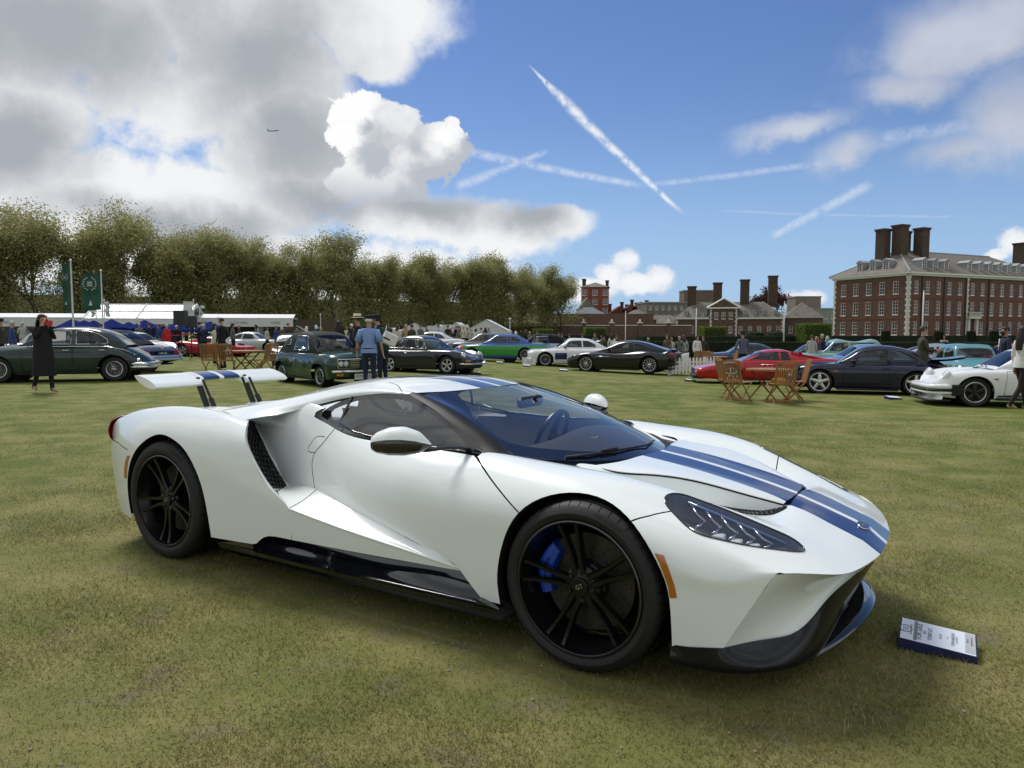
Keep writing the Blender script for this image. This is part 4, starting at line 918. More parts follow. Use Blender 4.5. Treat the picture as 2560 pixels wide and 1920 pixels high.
M_chrome = pmat('gt_chrome', (.6, .6, .62), rough=.15, metal=1)
M_steel = pmat('gt_ceramic_disc', (.05, .047, .042), rough=.42, metal=.6, noise=.25, nscale=30)
M_caliper = pmat('gt_caliper_blue', (.004, .05, .42), rough=.25, coat=1)
M_rubber = pmat('tyre_rubber', (.012, .012, .0125), rough=.62, bump=.15, bscale=300)
M_rim = pmat('gt_rim_black', (.005, .005, .0065), rough=.22, coat=.3, spec=.3)
M_whiteletter = pmat('white_letter', (.7, .7, .7), rough=.5)

def full_rows(rows):
    R = [np.array(r) for r in rows]
    neg = [r * np.array([1, -1, 1]) for r in R[1:]][::-1]
    return neg + R
def stations(lines, tq, xr):
    out = []
    for L in lines:
        xf = L[0][0]; xs = xf + (xr - xf) * tq; out.append(lerp_line(L, xs))
    return out
# ---- front body: nose, wings, doors (one smooth sheet, cut into panels)
R_ = [
 [(.998,0,.436),(.955,0,.476),(.9,0,.505),(.82,0,.536),(.75,0,.563),(.68,0,.588),(.61,0,.608),(.55,0,.606),(.45,0,.612),(.3,0,.645),(0,0,.70),(-.6,0,.72),(-2.35,0,.72)],
 [(.995,.13,.438),(.95,.13,.474),(.9,.135,.500),(.82,.138,.530),(.75,.14,.558),(.68,.145,.583),(.62,.15,.600),(.56,.16,.590),(.45,.18,.590),(.3,.22,.62),(0,.27,.665),(-.6,.34,.70),(-2.35,.34,.70)],
 [(.981,.28,.440),(.935,.28,.472),(.88,.285,.495),(.75,.29,.549),(.67,.295,.577),(.62,.30,.581),(.56,.31,.574),(.45,.34,.575),(.2,.42,.622),(0,.47,.655),(-.3,.53,.69),(-.6,.57,.72),(-2.35,.5,.72)],
 [(.950,.44,.444),(.905,.44,.470),(.85,.44,.492),(.74,.445,.540),(.62,.455,.576),(.5,.46,.596),(.3,.51,.64),(.1,.54,.682),(-.1,.57,.712),(-.35,.61,.74),(-.6,.64,.77),(-2.35,.52,.76)],
 [(.895,.61,.456),(.85,.61,.478),(.8,.60,.503),(.7,.585,.552),(.6,.59,.596),(.5,.605,.633),(.4,.635,.668),(.3,.655,.698),(.2,.66,.718),(.09,.66,.736),(-.1,.65,.752),(-.35,.675,.772),(-.55,.69,.787),(-.8,.67,.79),(-1.33,.63,.80),(-1.75,.59,.90),(-2.35,.54,.89)],
 [(.795,.745,.480),(.72,.757,.505),(.6,.768,.551),(.45,.778,.617),(.305,.785,.674),(.165,.788,.721),(0,.79,.751),(-.13,.79,.762),(-.35,.785,.776),(-.52,.765,.787),(-.62,.74,.789),(-.8,.708,.784),(-1.1,.688,.788),(-1.33,.672,.799),(-1.55,.655,.838),(-1.75,.63,.905),(-2.0,.60,.93),(-2.35,.57,.91)],
 [(.735,.805,.487),(.6,.858,.512),(.45,.890,.565),(.3,.903,.625),(.15,.91,.672),(0,.915,.698),(-.2,.915,.708),(-.4,.905,.705),(-.62,.878,.705),(-.9,.838,.705),(-1.3,.778,.715),(-1.6,.728,.745),(-1.9,.672,.79),(-2.35,.62,.80)],
 [(.712,.822,.480),(.55,.912,.462),(.4,.957,.510),(.25,.974,.570),(.1,.979,.605),(-.1,.979,.615),(-.3,.972,.608),(-.62,.938,.60),(-.9,.898,.60),(-1.3,.828,.61),(-1.6,.768,.63),(-1.9,.70,.66),(-2.35,.64,.68)],
 [(.655,.852,.385),(.55,.908,.40),(.4,.955,.425),(.2,.978,.45),(0,.982,.47),(-.3,.976,.47),(-.62,.950,.47),(-.9,.915,.48),(-1.3,.85,.50),(-1.6,.782,.52),(-1.9,.715,.54),(-2.35,.65,.55)],
 [(.605,.878,.295),(.5,.922,.295),(.35,.956,.305),(0,.972,.31),(-.4,.966,.31),(-.62,.948,.31),(-.9,.912,.345),(-1.3,.855,.39),(-1.6,.787,.415),(-1.9,.72,.43),(-2.35,.66,.43)],
 [(.556,.898,.206),(.45,.930,.197),(.37,.940,.186),(0,.950,.188),(-.37,.952,.19),(-.62,.935,.185),(-.9,.90,.24),(-1.3,.845,.30),(-1.6,.79,.32),(-1.9,.73,.33),(-2.35,.66,.33)],
]
tq = np.concatenate([np.linspace(0, .06, 4)[:-1], np.linspace(.06, .5, 30)[:-1], np.linspace(.5, 1, 24)])
g1 = cross(stations(full_rows(R_), tq, -2.35), 5)
S1 = Surf(g1, flip=True)
# ---- side pod (lower door blade) and rear quarter / tail
B_ = [
 [(-.45,.915,.20),(-.97,.948,.195),(-1.6,.978,.195),(-2.3,.99,.195),(-2.7,.985,.195),(-3.1,.955,.19),(-3.33,.88,.18)],
 [(-.45,.925,.255),(-.97,.962,.285),(-1.6,.992,.33),(-2.3,1.002,.33),(-2.7,1.0,.335),(-3.1,.965,.33),(-3.39,.875,.32)],
 [(-.45,.930,.298),(-.955,.972,.362),(-1.3,.988,.405),(-1.6,1.0,.452),(-2.0,1.008,.475),(-2.3,1.010,.48),(-2.7,1.006,.485),(-3.1,.972,.475),(-3.43,.87,.47)],
]
B2 = [
 [(-1.752,1.0,.545),(-2.0,1.010,.56),(-2.3,1.012,.58),(-2.7,1.005,.6),(-3.1,.972,.59),(-3.45,.865,.57)],
 [(-1.878,.992,.668),(-2.1,1.0,.68),(-2.4,1.0,.70),(-2.7,.988,.712),(-3.1,.957,.70),(-3.44,.86,.67)],
 [(-1.965,.968,.768),(-2.15,.968,.785),(-2.4,.957,.805),(-2.7,.945,.812),(-3.1,.915,.79),(-3.40,.865,.745)],
 [(-2.04,.90,.838),(-2.2,.89,.862),(-2.45,.865,.884),(-2.7,.855,.887),(-3.0,.85,.866),(-3.18,.85,.838),(-3.36,.835,.79)],
 [(-2.14,.79,.84),(-2.3,.77,.85),(-2.5,.75,.858),(-2.75,.74,.86),(-3.0,.73,.846),(-3.2,.72,.815),(-3.42,.70,.775)],
 [(-2.2,.6,.78),(-2.5,.58,.775),(-3.0,.55,.765),(-3.3,.52,.755),(-3.5,.5,.745)],
 [(-2.2,0,.77),(-3,0,.755),(-3.3,0,.75),(-3.56,0,.74)],
]
bl = [lerp_line(L, np.linspace(-.45, -1.6, 26)) for L in B_]
SP = Surf(cross(bl, 5), flip=True)
tq2 = np.concatenate([np.linspace(0, .12, 6)[:-1], np.linspace(.12, .85, 26)[:-1], np.linspace(.85, 1, 8)])
ql = []
for L in B_ + B2:
    xf = -1.6 if L in B_ else L[0][0]; xs = xf + (L[-1][0] - xf) * tq2; ql.append(lerp_line(L, xs))
ql = ql[::-1]
SQ = Surf(cross(full_rows(ql), 5), flip=True)
# ---- roof with the flying buttresses
T_ = [
 [(-.985,0,1.033),(-1.2,0,1.066),(-1.5,0,1.076),(-1.8,0,1.058),(-2.1,0,1.01),(-2.45,0,.93)],
 [(-1.005,.2,1.031),(-1.2,.2,1.062),(-1.5,.2,1.070),(-1.8,.2,1.050),(-2.1,.19,1.0),(-2.45,.18,.92)],
 [(-1.085,.37,1.024),(-1.25,.375,1.048),(-1.5,.385,1.054),(-1.8,.395,1.025),(-2.1,.40,.965),(-2.5,.42,.875)],
 [(-1.155,.455,1.022),(-1.3,.465,1.038),(-1.52,.485,1.036),(-1.8,.525,.992),(-2.07,.575,.945),(-2.52,.70,.872)],
 [(-1.19,.515,1.019),(-1.32,.525,1.026),(-1.51,.537,1.015),(-1.75,.562,.974),(-1.96,.63,.922),(-2.32,.80,.873)],
 [(-1.20,.528,1.012),(-1.32,.535,1.014),(-1.50,.541,.998),(-1.73,.558,.957),(-1.96,.648,.893),(-2.14,.87,.850)],
]
tl = [nspline(L, np.linspace(0, 1, 34)) for L in T_]
ST = Surf(cross(full_rows(tl), 5), flip=True)
# ---- windscreen
W_ = [
 [(-.035,0,.735),(-.28,0,.822),(-.50,0,.896),(-.75,0,.968),(-.985,0,1.030)],
 [(-.075,.2,.735),(-.30,.2,.820),(-.52,.2,.893),(-.77,.2,.964),(-1.005,.2,1.028)],
 [(-.175,.38,.738),(-.37,.375,.816),(-.58,.372,.888),(-.84,.37,.962),(-1.085,.37,1.021)],
 [(-.325,.55,.754),(-.50,.525,.823),(-.68,.50,.888),(-.92,.465,.960),(-1.15,.445,1.018)],
 [(-.475,.665,.780),(-.61,.625,.838),(-.76,.582,.897),(-.97,.525,.968),(-1.185,.48,1.016)],
]
wl = [nspline(L, np.linspace(0, 1, 22)) for L in W_]
SW = Surf(cross(full_rows(wl), 5), flip=True)
# ---- side glass sheet
G_ = [
 [(-.58,.742,.770),(-.8,.708,.770),(-1.1,.688,.776),(-1.35,.668,.788),(-1.6,.645,.83),(-1.88,.59,.87)],
 [(-.585,.738,.782),(-.8,.688,.832),(-1.07,.648,.868),(-1.30,.625,.888),(-1.6,.60,.895),(-1.88,.58,.89)],
 [(-.59,.733,.794),(-.81,.660,.893),(-1.03,.592,.963),(-1.22,.538,1.012),(-1.55,.543,.995),(-1.88,.575,.91)],
]
gl_ = [nspline(L, np.linspace(0, 1, 40)) for L in G_]
SG = Surf(cross(gl_, 8), flip=False)
def poly_spline(pts, n, closed=False):
    P = np.asarray(pts, float)
    return [tuple(p) for p in nspline(P, np.linspace(0, 1, n))]
ARCH_F = poly_spline([(-.362,.10),(-.366,.2),(-.372,.285),(-.362,.39),(-.323,.511),(-.228,.640),(-.067,.703),(.098,.688),(.264,.590),(.340,.484),(.372,.369),(.379,.25),(.380,.10)], 44)
ARCH_R = poly_spline([(-3.06,.10),(-3.09,.25),(-3.098,.356),(-3.062,.489),(-2.99,.595),(-2.88,.685),(-2.735,.741),(-2.59,.729),(-2.455,.680),(-2.365,.605),(-2.302,.506),(-2.266,.367),(-2.252,.22),(-2.25,.10)], 44)
LINE_A = [(-.372,.198),(-.465,.204),(-.515,.25),(-.572,.305),(-.617,.336),(-.784,.368),(-1.027,.413),(-1.23,.443),(-1.468,.478),(-1.665,.505),(-1.945,.477),(-2.30,.44)]
DLO_ = poly_spline([(-.60,.778),(-.585,.787),(-.62,.808),(-.80,.892),(-1.02,.965),(-1.21,1.010),(-1.42,1.004),(-1.58,.982),(-1.70,.945),(-1.775,.905),(-1.80,.882),(-1.765,.865),(-1.68,.845),(-1.56,.811),(-1.45,.792),(-1.30,.782),(-1.0,.776),(-.60,.778)], 60)[:-1]
def beltx(x): return np.interp(-x, [.48, .8, 1.33, 1.75, 2.35], [.66, .665, .625, .585, .535])
# inside of the cabin: take away the part of the sheet under the glass
dl = [f for f in S1.bm.faces if (lambda c: c.x < -.47 and abs(c.y) < beltx(c.x))(f.calc_center_median())]
bmesh.ops.delete(S1.bm, geom=dl, context='FACES')
S1.cut(ARCH_F, (0, 2), -1, where=lambda f: abs(f.verts[0].co.y) > .7)
S1.cut(LINE_A[1:] + [(-2.4,.05),(-.465,.05)], (0, 2), -1, where=lambda f: abs(f.verts[0].co.y) > .6)
S1.cut([(.2,.0),(.2,.198),(-.465,.198),(-.465,.0)], (0, 2), -1, where=lambda f: f.verts[0].co.x < -.3 and abs(f.verts[0].co.y) > .7)
S1.cut([(x * 1.0, z) for x, z in DLO_], (0, 2), -1, where=lambda f: abs(f.verts[0].co.y) > .5 and f.verts[0].co.x < -.55)
HL = poly_spline([(.296,.70),(.279,.742),(.283,.775),(.30,.797),(.335,.818),(.374,.838),(.422,.850),(.508,.818),(.575,.777),(.641,.728),(.705,.674),(.755,.622),(.768,.590),(.752,.566),(.715,.556),(.65,.572),(.55,.598),(.45,.625),(.37,.652),(.32,.672),(.296,.70)], 64)[:-1]
HLm = [(x, -y) for x, y in HL]
S1.cut(HL, (0, 1), 9); S1.cut(HLm, (0, 1), 9)
gw = .0055
side = lambda f: abs(f.verts[0].co.y) > .55
DOOR_F = poly_spline([(-.668,.788),(-.60,.774),(-.52,.744),(-.437,.704),(-.34,.653),(-.262,.608)], 12)
DOOR_R = poly_spline([(-1.585,.85),(-1.62,.785),(-1.657,.734),(-1.700,.69),(-1.712,.64),(-1.70,.59),(-1.665,.50)], 14)
S1.strip(DOOR_F, gw, where=side); S1.strip(DOOR_R, gw, where=side)
S1.strip(poly_spline([(-1.70,.69),(-1.772,.698),(-1.745,.745),(-1.726,.767),(-1.65,.776)], 9), .004, where=side)
for sg in (1, -1):
    S1.strip([(.19, sg*.97), (.208, sg*.945), (.264, sg*.888), (.325, sg*.81)], gw, (0, 1))
    S1.strip([(.41, sg*.645), (.43, sg*.5), (.44, sg*.36)], gw, (0, 1))
NOSE = [(.60,0),(.46,.36),(.415,.64),(.325,.80),(.264,.888),(.208,.945),(.15,1.2),(1.2,1.2),(1.2,0)]
for sg in (1, -1):
    VENT = [(x, sg * y) for x, y in poly_spline([(.42,.40),(.48,.405),(.54,.39),(.59,.345),(.617,.28),(.622,.20),(.585,.20),(.53,.265),(.46,.335),(.42,.40)], 20)[:-1]]
    S1.cut(VENT, (0, 1), 8)
    for a, b in ((.018, .022), (.185, .20)):
        S1.cut([(.5, sg * a), (1.05, sg * (a + .004))], (0, 1), None, closed=False)
    S1.cut([(.5, sg * .183), (1.05, sg * .205)], (0, 1), None, closed=False)
DOORP = DOOR_F + [(-.25,.55),(-.372,.19)] + LINE_A[1:10] + DOOR_R[::-1] + [(-1.5,1.0)]
for f in S1.bm.faces:
    if f[S1.lay]: continue
    c = f.calc_center_median()
    if inpoly((c.x, abs(c.y)), NOSE): f[S1.lay] = 1
    elif abs(c.y) > .55 and c.x < -.25 and inpoly((c.x, c.z), DOORP): f[S1.lay] = 3
    elif c.x < -1.5: f[S1.lay] = 4
    elif c.x < -.02 and abs(c.y) < .575 - max(0, -.25 - c.x) * .2: f[S1.lay] = 10
    else: f[S1.lay] = 2
def stripe(f):
    y = abs(f.calc_center_median().y); x = f.calc_center_median().x
    return 1 if .0185 < y < .183 + (x - .5) * .04 else 0
def half(tags, name, mats, S, **k):
    """left and right pieces of a full-width sheet as two parts"""
    res = []
    for sg in (-1, 1):
        off = []
        for f in S.bm.faces:
            if f[S.lay] in tags and f.calc_center_median().y * sg < 0: off.append((f, f[S.lay])); f[S.lay] = 99
        res.append(S.panel(tags, name, mats, GT, **k))
        for f, t in off: f[S.lay] = t
    return res
S1.panel((1,), 'nose_panel', [M_white, M_blue], GT, matf=stripe)
half((2,), 'front_wing', M_white, S1)
doors = half((3,), 'door', M_white, S1)
half((4,), 'cabin_side', M_white, S1)
S1.panel((10,), 'cowl_well', M_mblack, GT)
half((8,), 'hood_vent', M_mblack, S1)
# honeycomb in the hood vents
def honey(quad, nu, nv, name, parent, r=.0032, mat=None):
    """hexagon bars laid over a bilinear patch quad(u,v)->Vector"""
    mb = MB(); w = 1 / nu; h = 1 / nv
    for j in range(nv):
        for i in range(nu + 1):
            cu = (i + (.5 if j % 2 else 0)) * w; cv = (j + .5) * h
            pts = []
            for k in range(6):
                a = math.pi / 6 + k * math.pi / 3
                u = cu + math.cos(a) * w * .56; v = cv + math.sin(a) * h * .66
                pts.append(quad(min(max(u, 0), 1), min(max(v, 0), 1)))
            for k in range(3):
                if (pts[k] - pts[k+1]).length > .002: mb.tube([pts[k], pts[k+1]], r, 4, cap=False)
    return mb.build(name, mat or M_sblack, parent)
def bil(a, b, c, d):
    a, b, c, d = map(Vector, (a, b, c, d)); return lambda u, v: a * (1-u)*(1-v) + b * u*(1-v) + c * u*v + d * (1-u)*v
for sg in (1, -1):
    def vq(u, v, sg=sg):
        x = .425 + .19 * u; yo = np.interp(x, [.42,.48,.54,.59,.62], [.40,.405,.39,.345,.25]); yi = np.interp(x, [.42,.46,.53,.585,.62], [.39,.335,.265,.20,.20])
        y = (yi + (yo - yi) * v) * sg
        h = S1.bvh.ray_cast(Vector((x, y, 2)), Vector((0, 0, -1)))[0]
        return Vector((x, y, (h.z if h else .57) + .003))
    honey(vq, 12, 5, 'vent_mesh', GT, .0025)
# ---- hood
H_ = [
 [(.628,0,.610),(.5,0,.645),(.35,0,.681),(.2,0,.712),(.08,0,.733),(-.02,0,.748)],
 [(.625,.12,.608),(.49,.14,.645),(.33,.17,.684),(.17,.20,.716),(.04,.22,.736),(-.05,.23,.748)],
 [(.619,.185,.608),(.46,.265,.657),(.28,.345,.703),(.11,.41,.728),(-.02,.44,.738),(-.09,.43,.745)],
 [(.614,.212,.602),(.44,.318,.657),(.262,.400,.704),(.095,.470,.722),(-.03,.51,.726),(-.14,.51,.742)],
]
HW = [H_[3], [(.612,.22,.588),(.43,.338,.63),(.25,.418,.672),(.085,.485,.70),(-.04,.522,.712),(-.21,.53,.745)],
      [(.610,.225,.570),(.425,.362,.592),(.24,.445,.636),(.075,.51,.672),(-.05,.54,.70),(-.22,.545,.738)]]
SH = Surf(cross(full_rows([nspline(L, np.linspace(0, 1, 26)) for L in H_]), 6), flip=True)
for sg in (1, -1):
    for y in (.0185, .19): SH.cut([(-.3, sg*y), (.7, sg*y)], (0, 1), None, closed=False)
SH.panel((0,), 'hood', [M_white, M_blue], GT, matf=lambda f: 1 if .0185 < abs(f.calc_center_median().y) < .19 else 0)
SHW = Surf(cross([nspline(L, np.linspace(0, 1, 26)) for L in HW], 5), flip=True)
for m in (True, False): SHW.panel((0,), 'hood_side', M_white, GT, mirror=m)
mb = MB()
for sg in (1, -1):
    L = nspline(H_[3], np.linspace(0, 1, 30)); mb.tube([(p[0], sg * (p[1] + .004), p[2] - .006) for p in L], .0035, 6)
mb.build('hood_seal', M_void, GT, smooth=True)
mb = MB(); mb.tube([(.630, y, .600 - abs(y) * .02) for y in np.linspace(-.17, .17, 9)], .004, 6); mb.build('hood_seal', M_void, GT, smooth=True)
# ---- pod, quarter, shelf
C_ = [(-.40,.302),(-.572,.300),(-1.01,.295),(-1.58,.290),(-1.72,.290),(-1.77,.285),(-1.81,.272),(-1.845,.25),(-1.875,.227),(-1.91,.220),(-2.30,.203),(-2.6,.19)]
SP.cut(C_[:4] + [(-1.7,.29),(-1.7,.1),(-.4,.1)], (0, 2), -1)
SQ.cut([(-1.5,.29)] + C_[3:] + [(-2.6,.1),(-1.5,.1)], (0, 2), -1, where=lambda f: abs(f.verts[0].co.y) > .9)
SQ.cut(ARCH_R, (0, 2), -1, where=lambda f: abs(f.verts[0].co.y) > .6)
SQ.strip(poly_spline([(-3.06,.62),(-3.15,.63),(-3.25,.64),(-3.40,.64)], 6), .005, where=lambda f: abs(f.verts[0].co.y) > .8)
for m in (True, False): SP.panel((0,), 'door_blade', M_white, GT, mirror=m)
for f in SQ.bm.faces:
    c = f.calc_center_median()
    f[SQ.lay] = 5 if abs(c.y) > .48 else 6
half((5,), 'rear_quarter', M_white, SQ)
SQ.panel((6,), 'engine_deck', M_white, GT)
A3 = [(-.575,.946,.300),(-.617,.949,.336),(-.784,.928,.368),(-1.027,.896,.413),(-1.23,.866,.443),(-1.468,.814,.478),(-1.665,.766,.505),(-1.80,.738,.500),(-1.97,.70,.475)]
B3 = [(-.50,.934,.302),(-.60,.944,.314),(-.80,.961,.342),(-1.0,.974,.368),(-1.2,.984,.393),(-1.4,.992,.421),(-1.6,1.0,.453),(-1.68,.999,.487),(-1.75,.992,.540)]
mid = [tuple((np.array(a) * .5 + np.array(b) * .5) + np.array([0, 0, -.008])) for a, b in zip(A3, B3)]
SS = Surf(cross([nspline(L, np.linspace(0, 1, 30)) for L in (A3, mid, B3)], 6), flip=True)
SS.strip([(-1.665, .70), (-1.60, 1.02)], gw, (0, 1))
for m in (True, False): SS.panel((0,), 'side_shelf', M_white, GT, mirror=m)
# rounded highlight edge of the blade
E_ = nspline([(p[0], p[1] - .001, p[2] - .001) for p in B3[:7]], np.linspace(0, 1, 24))
for sg in (-1, 1): MB().tube([(p[0], sg * p[1], p[2]) for p in E_], .006, 8).build('blade_edge', M_white, GT, smooth=True)
# intake lip, inner wall and honeycomb
EDGE = nspline([(-1.60,1.0,.452),(-1.752,1.0,.545),(-1.878,.992,.668),(-1.965,.968,.768),(-2.04,.90,.838),(-2.12,.84,.848)], np.linspace(0, 1, 26))
INN = nspline([(-1.80,.85,.50),(-1.945,.712,.478),(-2.101,.679,.6),(-2.226,.65,.713),(-2.33,.62,.80),(-2.36,.612,.83)], np.linspace(0, 1, 26))
for sg in (-1, 1):
    P = np.array([[(e[0] - .05 * k, sg * (e[1] - .028 * math.sin(k * math.pi / 2) - .02 * k), e[2]) for e in EDGE] for k in np.linspace(0, 1, 5)])
    MB().grid(P, flip=(sg < 0)).build('intake_lip', M_white, GT, smooth=True)
    P2 = np.array([[(e[0] - .055, sg * (e[1] - .05), e[2]) for e in EDGE], [(i[0] - .01, sg * (i[1] - .0), i[2]) for i in INN]])
    P3 = P2 + np.array([-.05, 0, 0])
    MB().grid(P3, flip=(sg > 0)).build('intake_void', M_void, GT)
    def iq(u, v, sg=sg, P2=P2):
        k = 3 + v * 21; i = int(min(k, 24)); w = k - i
        a = P2[0][i] * (1-w) + P2[0][i+1] * w; b = P2[1][i] * (1-w) + P2[1][i+1] * w
        return Vector(a * (1-u) + b * u)
    honey(iq, 6, 17, 'intake_mesh', GT, .0045, M_mblack)
    # bright inner rim of the channel
    MB().tube([(p[0] + .004, sg * (p[1] + .004), p[2]) for p in INN[5:]], .006, 6).build('intake_rim', M_white, GT, smooth=True)
# ---- roof and screen
for sg in (1, -1):
    for y in (.0185, .17): ST.cut([(-2.6, sg*y), (-.9, sg*y)], (0, 1), None, closed=False)
    ST.strip([(-1.5, sg*.36), (-1.36, sg*.44), (-1.22, sg*.56)], .005, (0, 1))
ST.panel((0,), 'roof', [M_white, M_blue], GT, matf=lambda f: 1 if .0185 < abs(f.calc_center_median().y) < .17 else 0)
# underside of the buttresses
for sg in (-1, 1):
    L0 = nspline(T_[5], np.linspace(0, 1, 24)); L1 = L0 + np.array([-.02, -.06, -.012]); L1[:, 1] = np.minimum(L1[:, 1], L0[:, 1] - .04)
    P = np.array([[(p[0], sg * p[1], p[2]) for p in L0], [(p[0], sg * p[1], p[2]) for p in L1]])
    MB().grid(P, flip=(sg < 0)).build('buttress_underside', M_white, GT, smooth=True)
# windscreen: black ceramic border round the clear glass
inner = poly_spline([(-.11,0),(-.15,.2),(-.26,.37),(-.42,.52),(-.56,.60),(-.80,.53),(-1.02,.47),(-1.10,.42),(-1.05,.30),(-1.02,.15),(-1.01,0)], 40)
for sg in (1, -1): SW.cut([(x, sg * y) for x, y in inner], (0, 1), 7)
SW.panel((7,), 'windscreen', M_wsh, GT)
SW.panel((0,), 'windscreen_border', M_gblack, GT)
# A pillars
for sg in (-1, 1):
    a = nspline([(-.44,.665,.775),(-.475,.668,.780),(-.61,.628,.838),(-.76,.585,.897),(-.97,.528,.968),(-1.185,.483,1.016)], np.linspace(0, 1, 20))
    c = nspline([(-.55,.76,.786),(-.605,.738,.792),(-.72,.696,.842),(-.85,.652,.905),(-1.03,.594,.968),(-1.215,.532,1.015)], np.linspace(0, 1, 20))
    m = (a + c) / 2 + np.array([.0, .004, .008])
    P = cross([a, m, c], 5); P[..., 1] *= sg
    MB().grid(P, flip=(sg > 0)).build('a_pillar', pmat('gt_pillar', (.009, .009, .010), rough=.5, spec=.15), GT, smooth=True)
# side glass and its gloss black frame
DLO = DLO_
GLZ = poly_spline([(-.69,.793),(-.73,.822),(-.83,.872),(-1.03,.943),(-1.20,.983),(-1.40,.981),(-1.54,.966),(-1.64,.936),(-1.715,.89),(-1.69,.868),(-1.60,.842),(-1.50,.818),(-1.40,.802),(-1.2,.794),(-.95,.788),(-.69,.793)], 60)[:-1]
SG.cut(DLO, (0, 2), 1); SG.cut(GLZ, (0, 2), 2)
SG.strip([(-1.62,.825),(-1.595,.985)], .012, where=lambda f: f[SG.lay] == 2)
for m in (True, False):
    SG.panel((1,), 'window_frame', M_gblack, GT, mirror=m); SG.panel((2,), 'side_window', M_sglass, GT, mirror=m)
    sg = -1 if m else 1
    MB().tube([(-1.622, sg*.632,.825),(-1.608, sg*.60,.90),(-1.595, sg*.55,.985)], .007, 6).build('window_divider', M_gblack, GT)
    MB().tube([(p[0], sg * (p[1] + .004), p[2]) for p in [(-.60,.742,.785),(-.80,.711,.782),(-1.1,.691,.786),(-1.33,.674,.797),(-1.47,.664,.812),(-1.60,.648,.85)]], .006, 6).build('window_seal', M_gblack, GT, smooth=True)
# ---- front recesses, splitter, grille
RC = [
 [(.712,.822,.482),(.80,.740,.479),(.895,.61,.456),(.950,.44,.444),(.981,.28,.440),(.997,0,.436)],
 [(.695,.828,.452),(.770,.732,.450),(.862,.592,.430),(.917,.43,.422),(.952,.28,.422),(.970,0,.422)],
 [(.655,.849,.385),(.712,.742,.385),(.792,.610,.380),(.868,.455,.388),(.925,.31,.402),(.955,0,.412)],
 [(.605,.874,.295),(.672,.752,.290),(.755,.630,.300),(.850,.492,.350),(.922,.345,.398),(.940,0,.407)],
 [(.556,.895,.206),(.660,.765,.209),(.760,.655,.226),(.845,.525,.328),(.925,.378,.398),(.935,0,.405)],
]
SR = Surf(cross([nspline(L, np.linspace(0, 1, 34)) for L in RC], 6), flip=True)
for m in (True, False): SR.panel((0,), 'front_scoop', M_white, GT, mirror=m)
SPL = [
 [(.37,.938,.192),(.556,.897,.207),(.590,.852,.209),(.676,.760,.216),(.766,.658,.230),(.850,.528,.332),(.930,.380,.402),(.978,.270,.432)],
 [(.375,.945,.165),(.565,.905,.170),(.625,.86,.172),(.71,.77,.175),(.800,.645,.20),(.868,.50,.30),(.935,.365,.380),(.975,.265,.420)],
 [(.375,.945,.125),(.570,.900,.118),(.66,.845,.116),(.74,.755,.114),(.822,.600,.125),(.872,.455,.215),(.925,.350,.330),(.968,.255,.408)],
 [(.375,.90,.105),(.56,.86,.100),(.64,.80,.100),(.71,.71,.100),(.78,.57,.105),(.83,.42,.20),(.89,.33,.31),(.945,.25,.395)],
]
SB = Surf(cross([nspline(L, np.linspace(0, 1, 34)) for L in SPL], 6), flip=True)
for m in (True, False): SB.panel((0,), 'splitter_blade', M_carbon, GT, mirror=m)
lip_o = nspline([(.815,-.605,.120),(.86,-.50,.128),(.915,-.32,.142),(.948,-.15,.152),(.958,0,.156),(.948,.15,.152),(.915,.32,.142),(.86,.50,.128),(.815,.605,.120)], np.linspace(0, 1, 40))
mb = MB(); P = []
for dx, dz in ((-.085, .012), (-.05, .016), (-.012, .010), (0, 0), (-.006, -.018), (-.09, -.022)):
    P.append([(p[0] + dx, p[1] * (1 + dx * .8), p[2] + dz) for p in lip_o])
mb.grid(np.array(P), flip=False); mb.build('splitter_lip', M_gblack, GT, smooth=40)
mb = MB()
mb.box(.70, .90, -.045, .045, .150, .166); mb.build('splitter_strut', M_gblack, GT)
MB().grid(np.array([[(.76 + .1 * (z > .3), y, z) for y in np.linspace(-.40, .40, 9)] for z in (.10, .25, .42)]), flip=True).build('grille_void', M_void, GT)
honey(bil((.84,-.46,.15),(.84,.46,.15),(.90,.36,.40),(.90,-.36,.40)), 26, 7, 'front_grille', GT, .003, M_mblack)
mb = MB(); mb.grid(np.array([[(x, y, .10) for y in np.linspace(-.5, .5, 7)] for x in (.80, .38)])); mb.grid(np.array([[(x, y, .115) for y in np.linspace(-.62, .62, 7)] for x in (.38, -.38)]))
mb.grid(np.array([[(x, y, .115) for y in np.linspace(-.93, .93, 7)] for x in (-.38, -2.25)])); mb.grid(np.array([[(x, y, .15) for y in np.linspace(-.62, .62, 7)] for x in (-2.25, -3.3)]))
mb.build('underbody', M_mblack, GT)
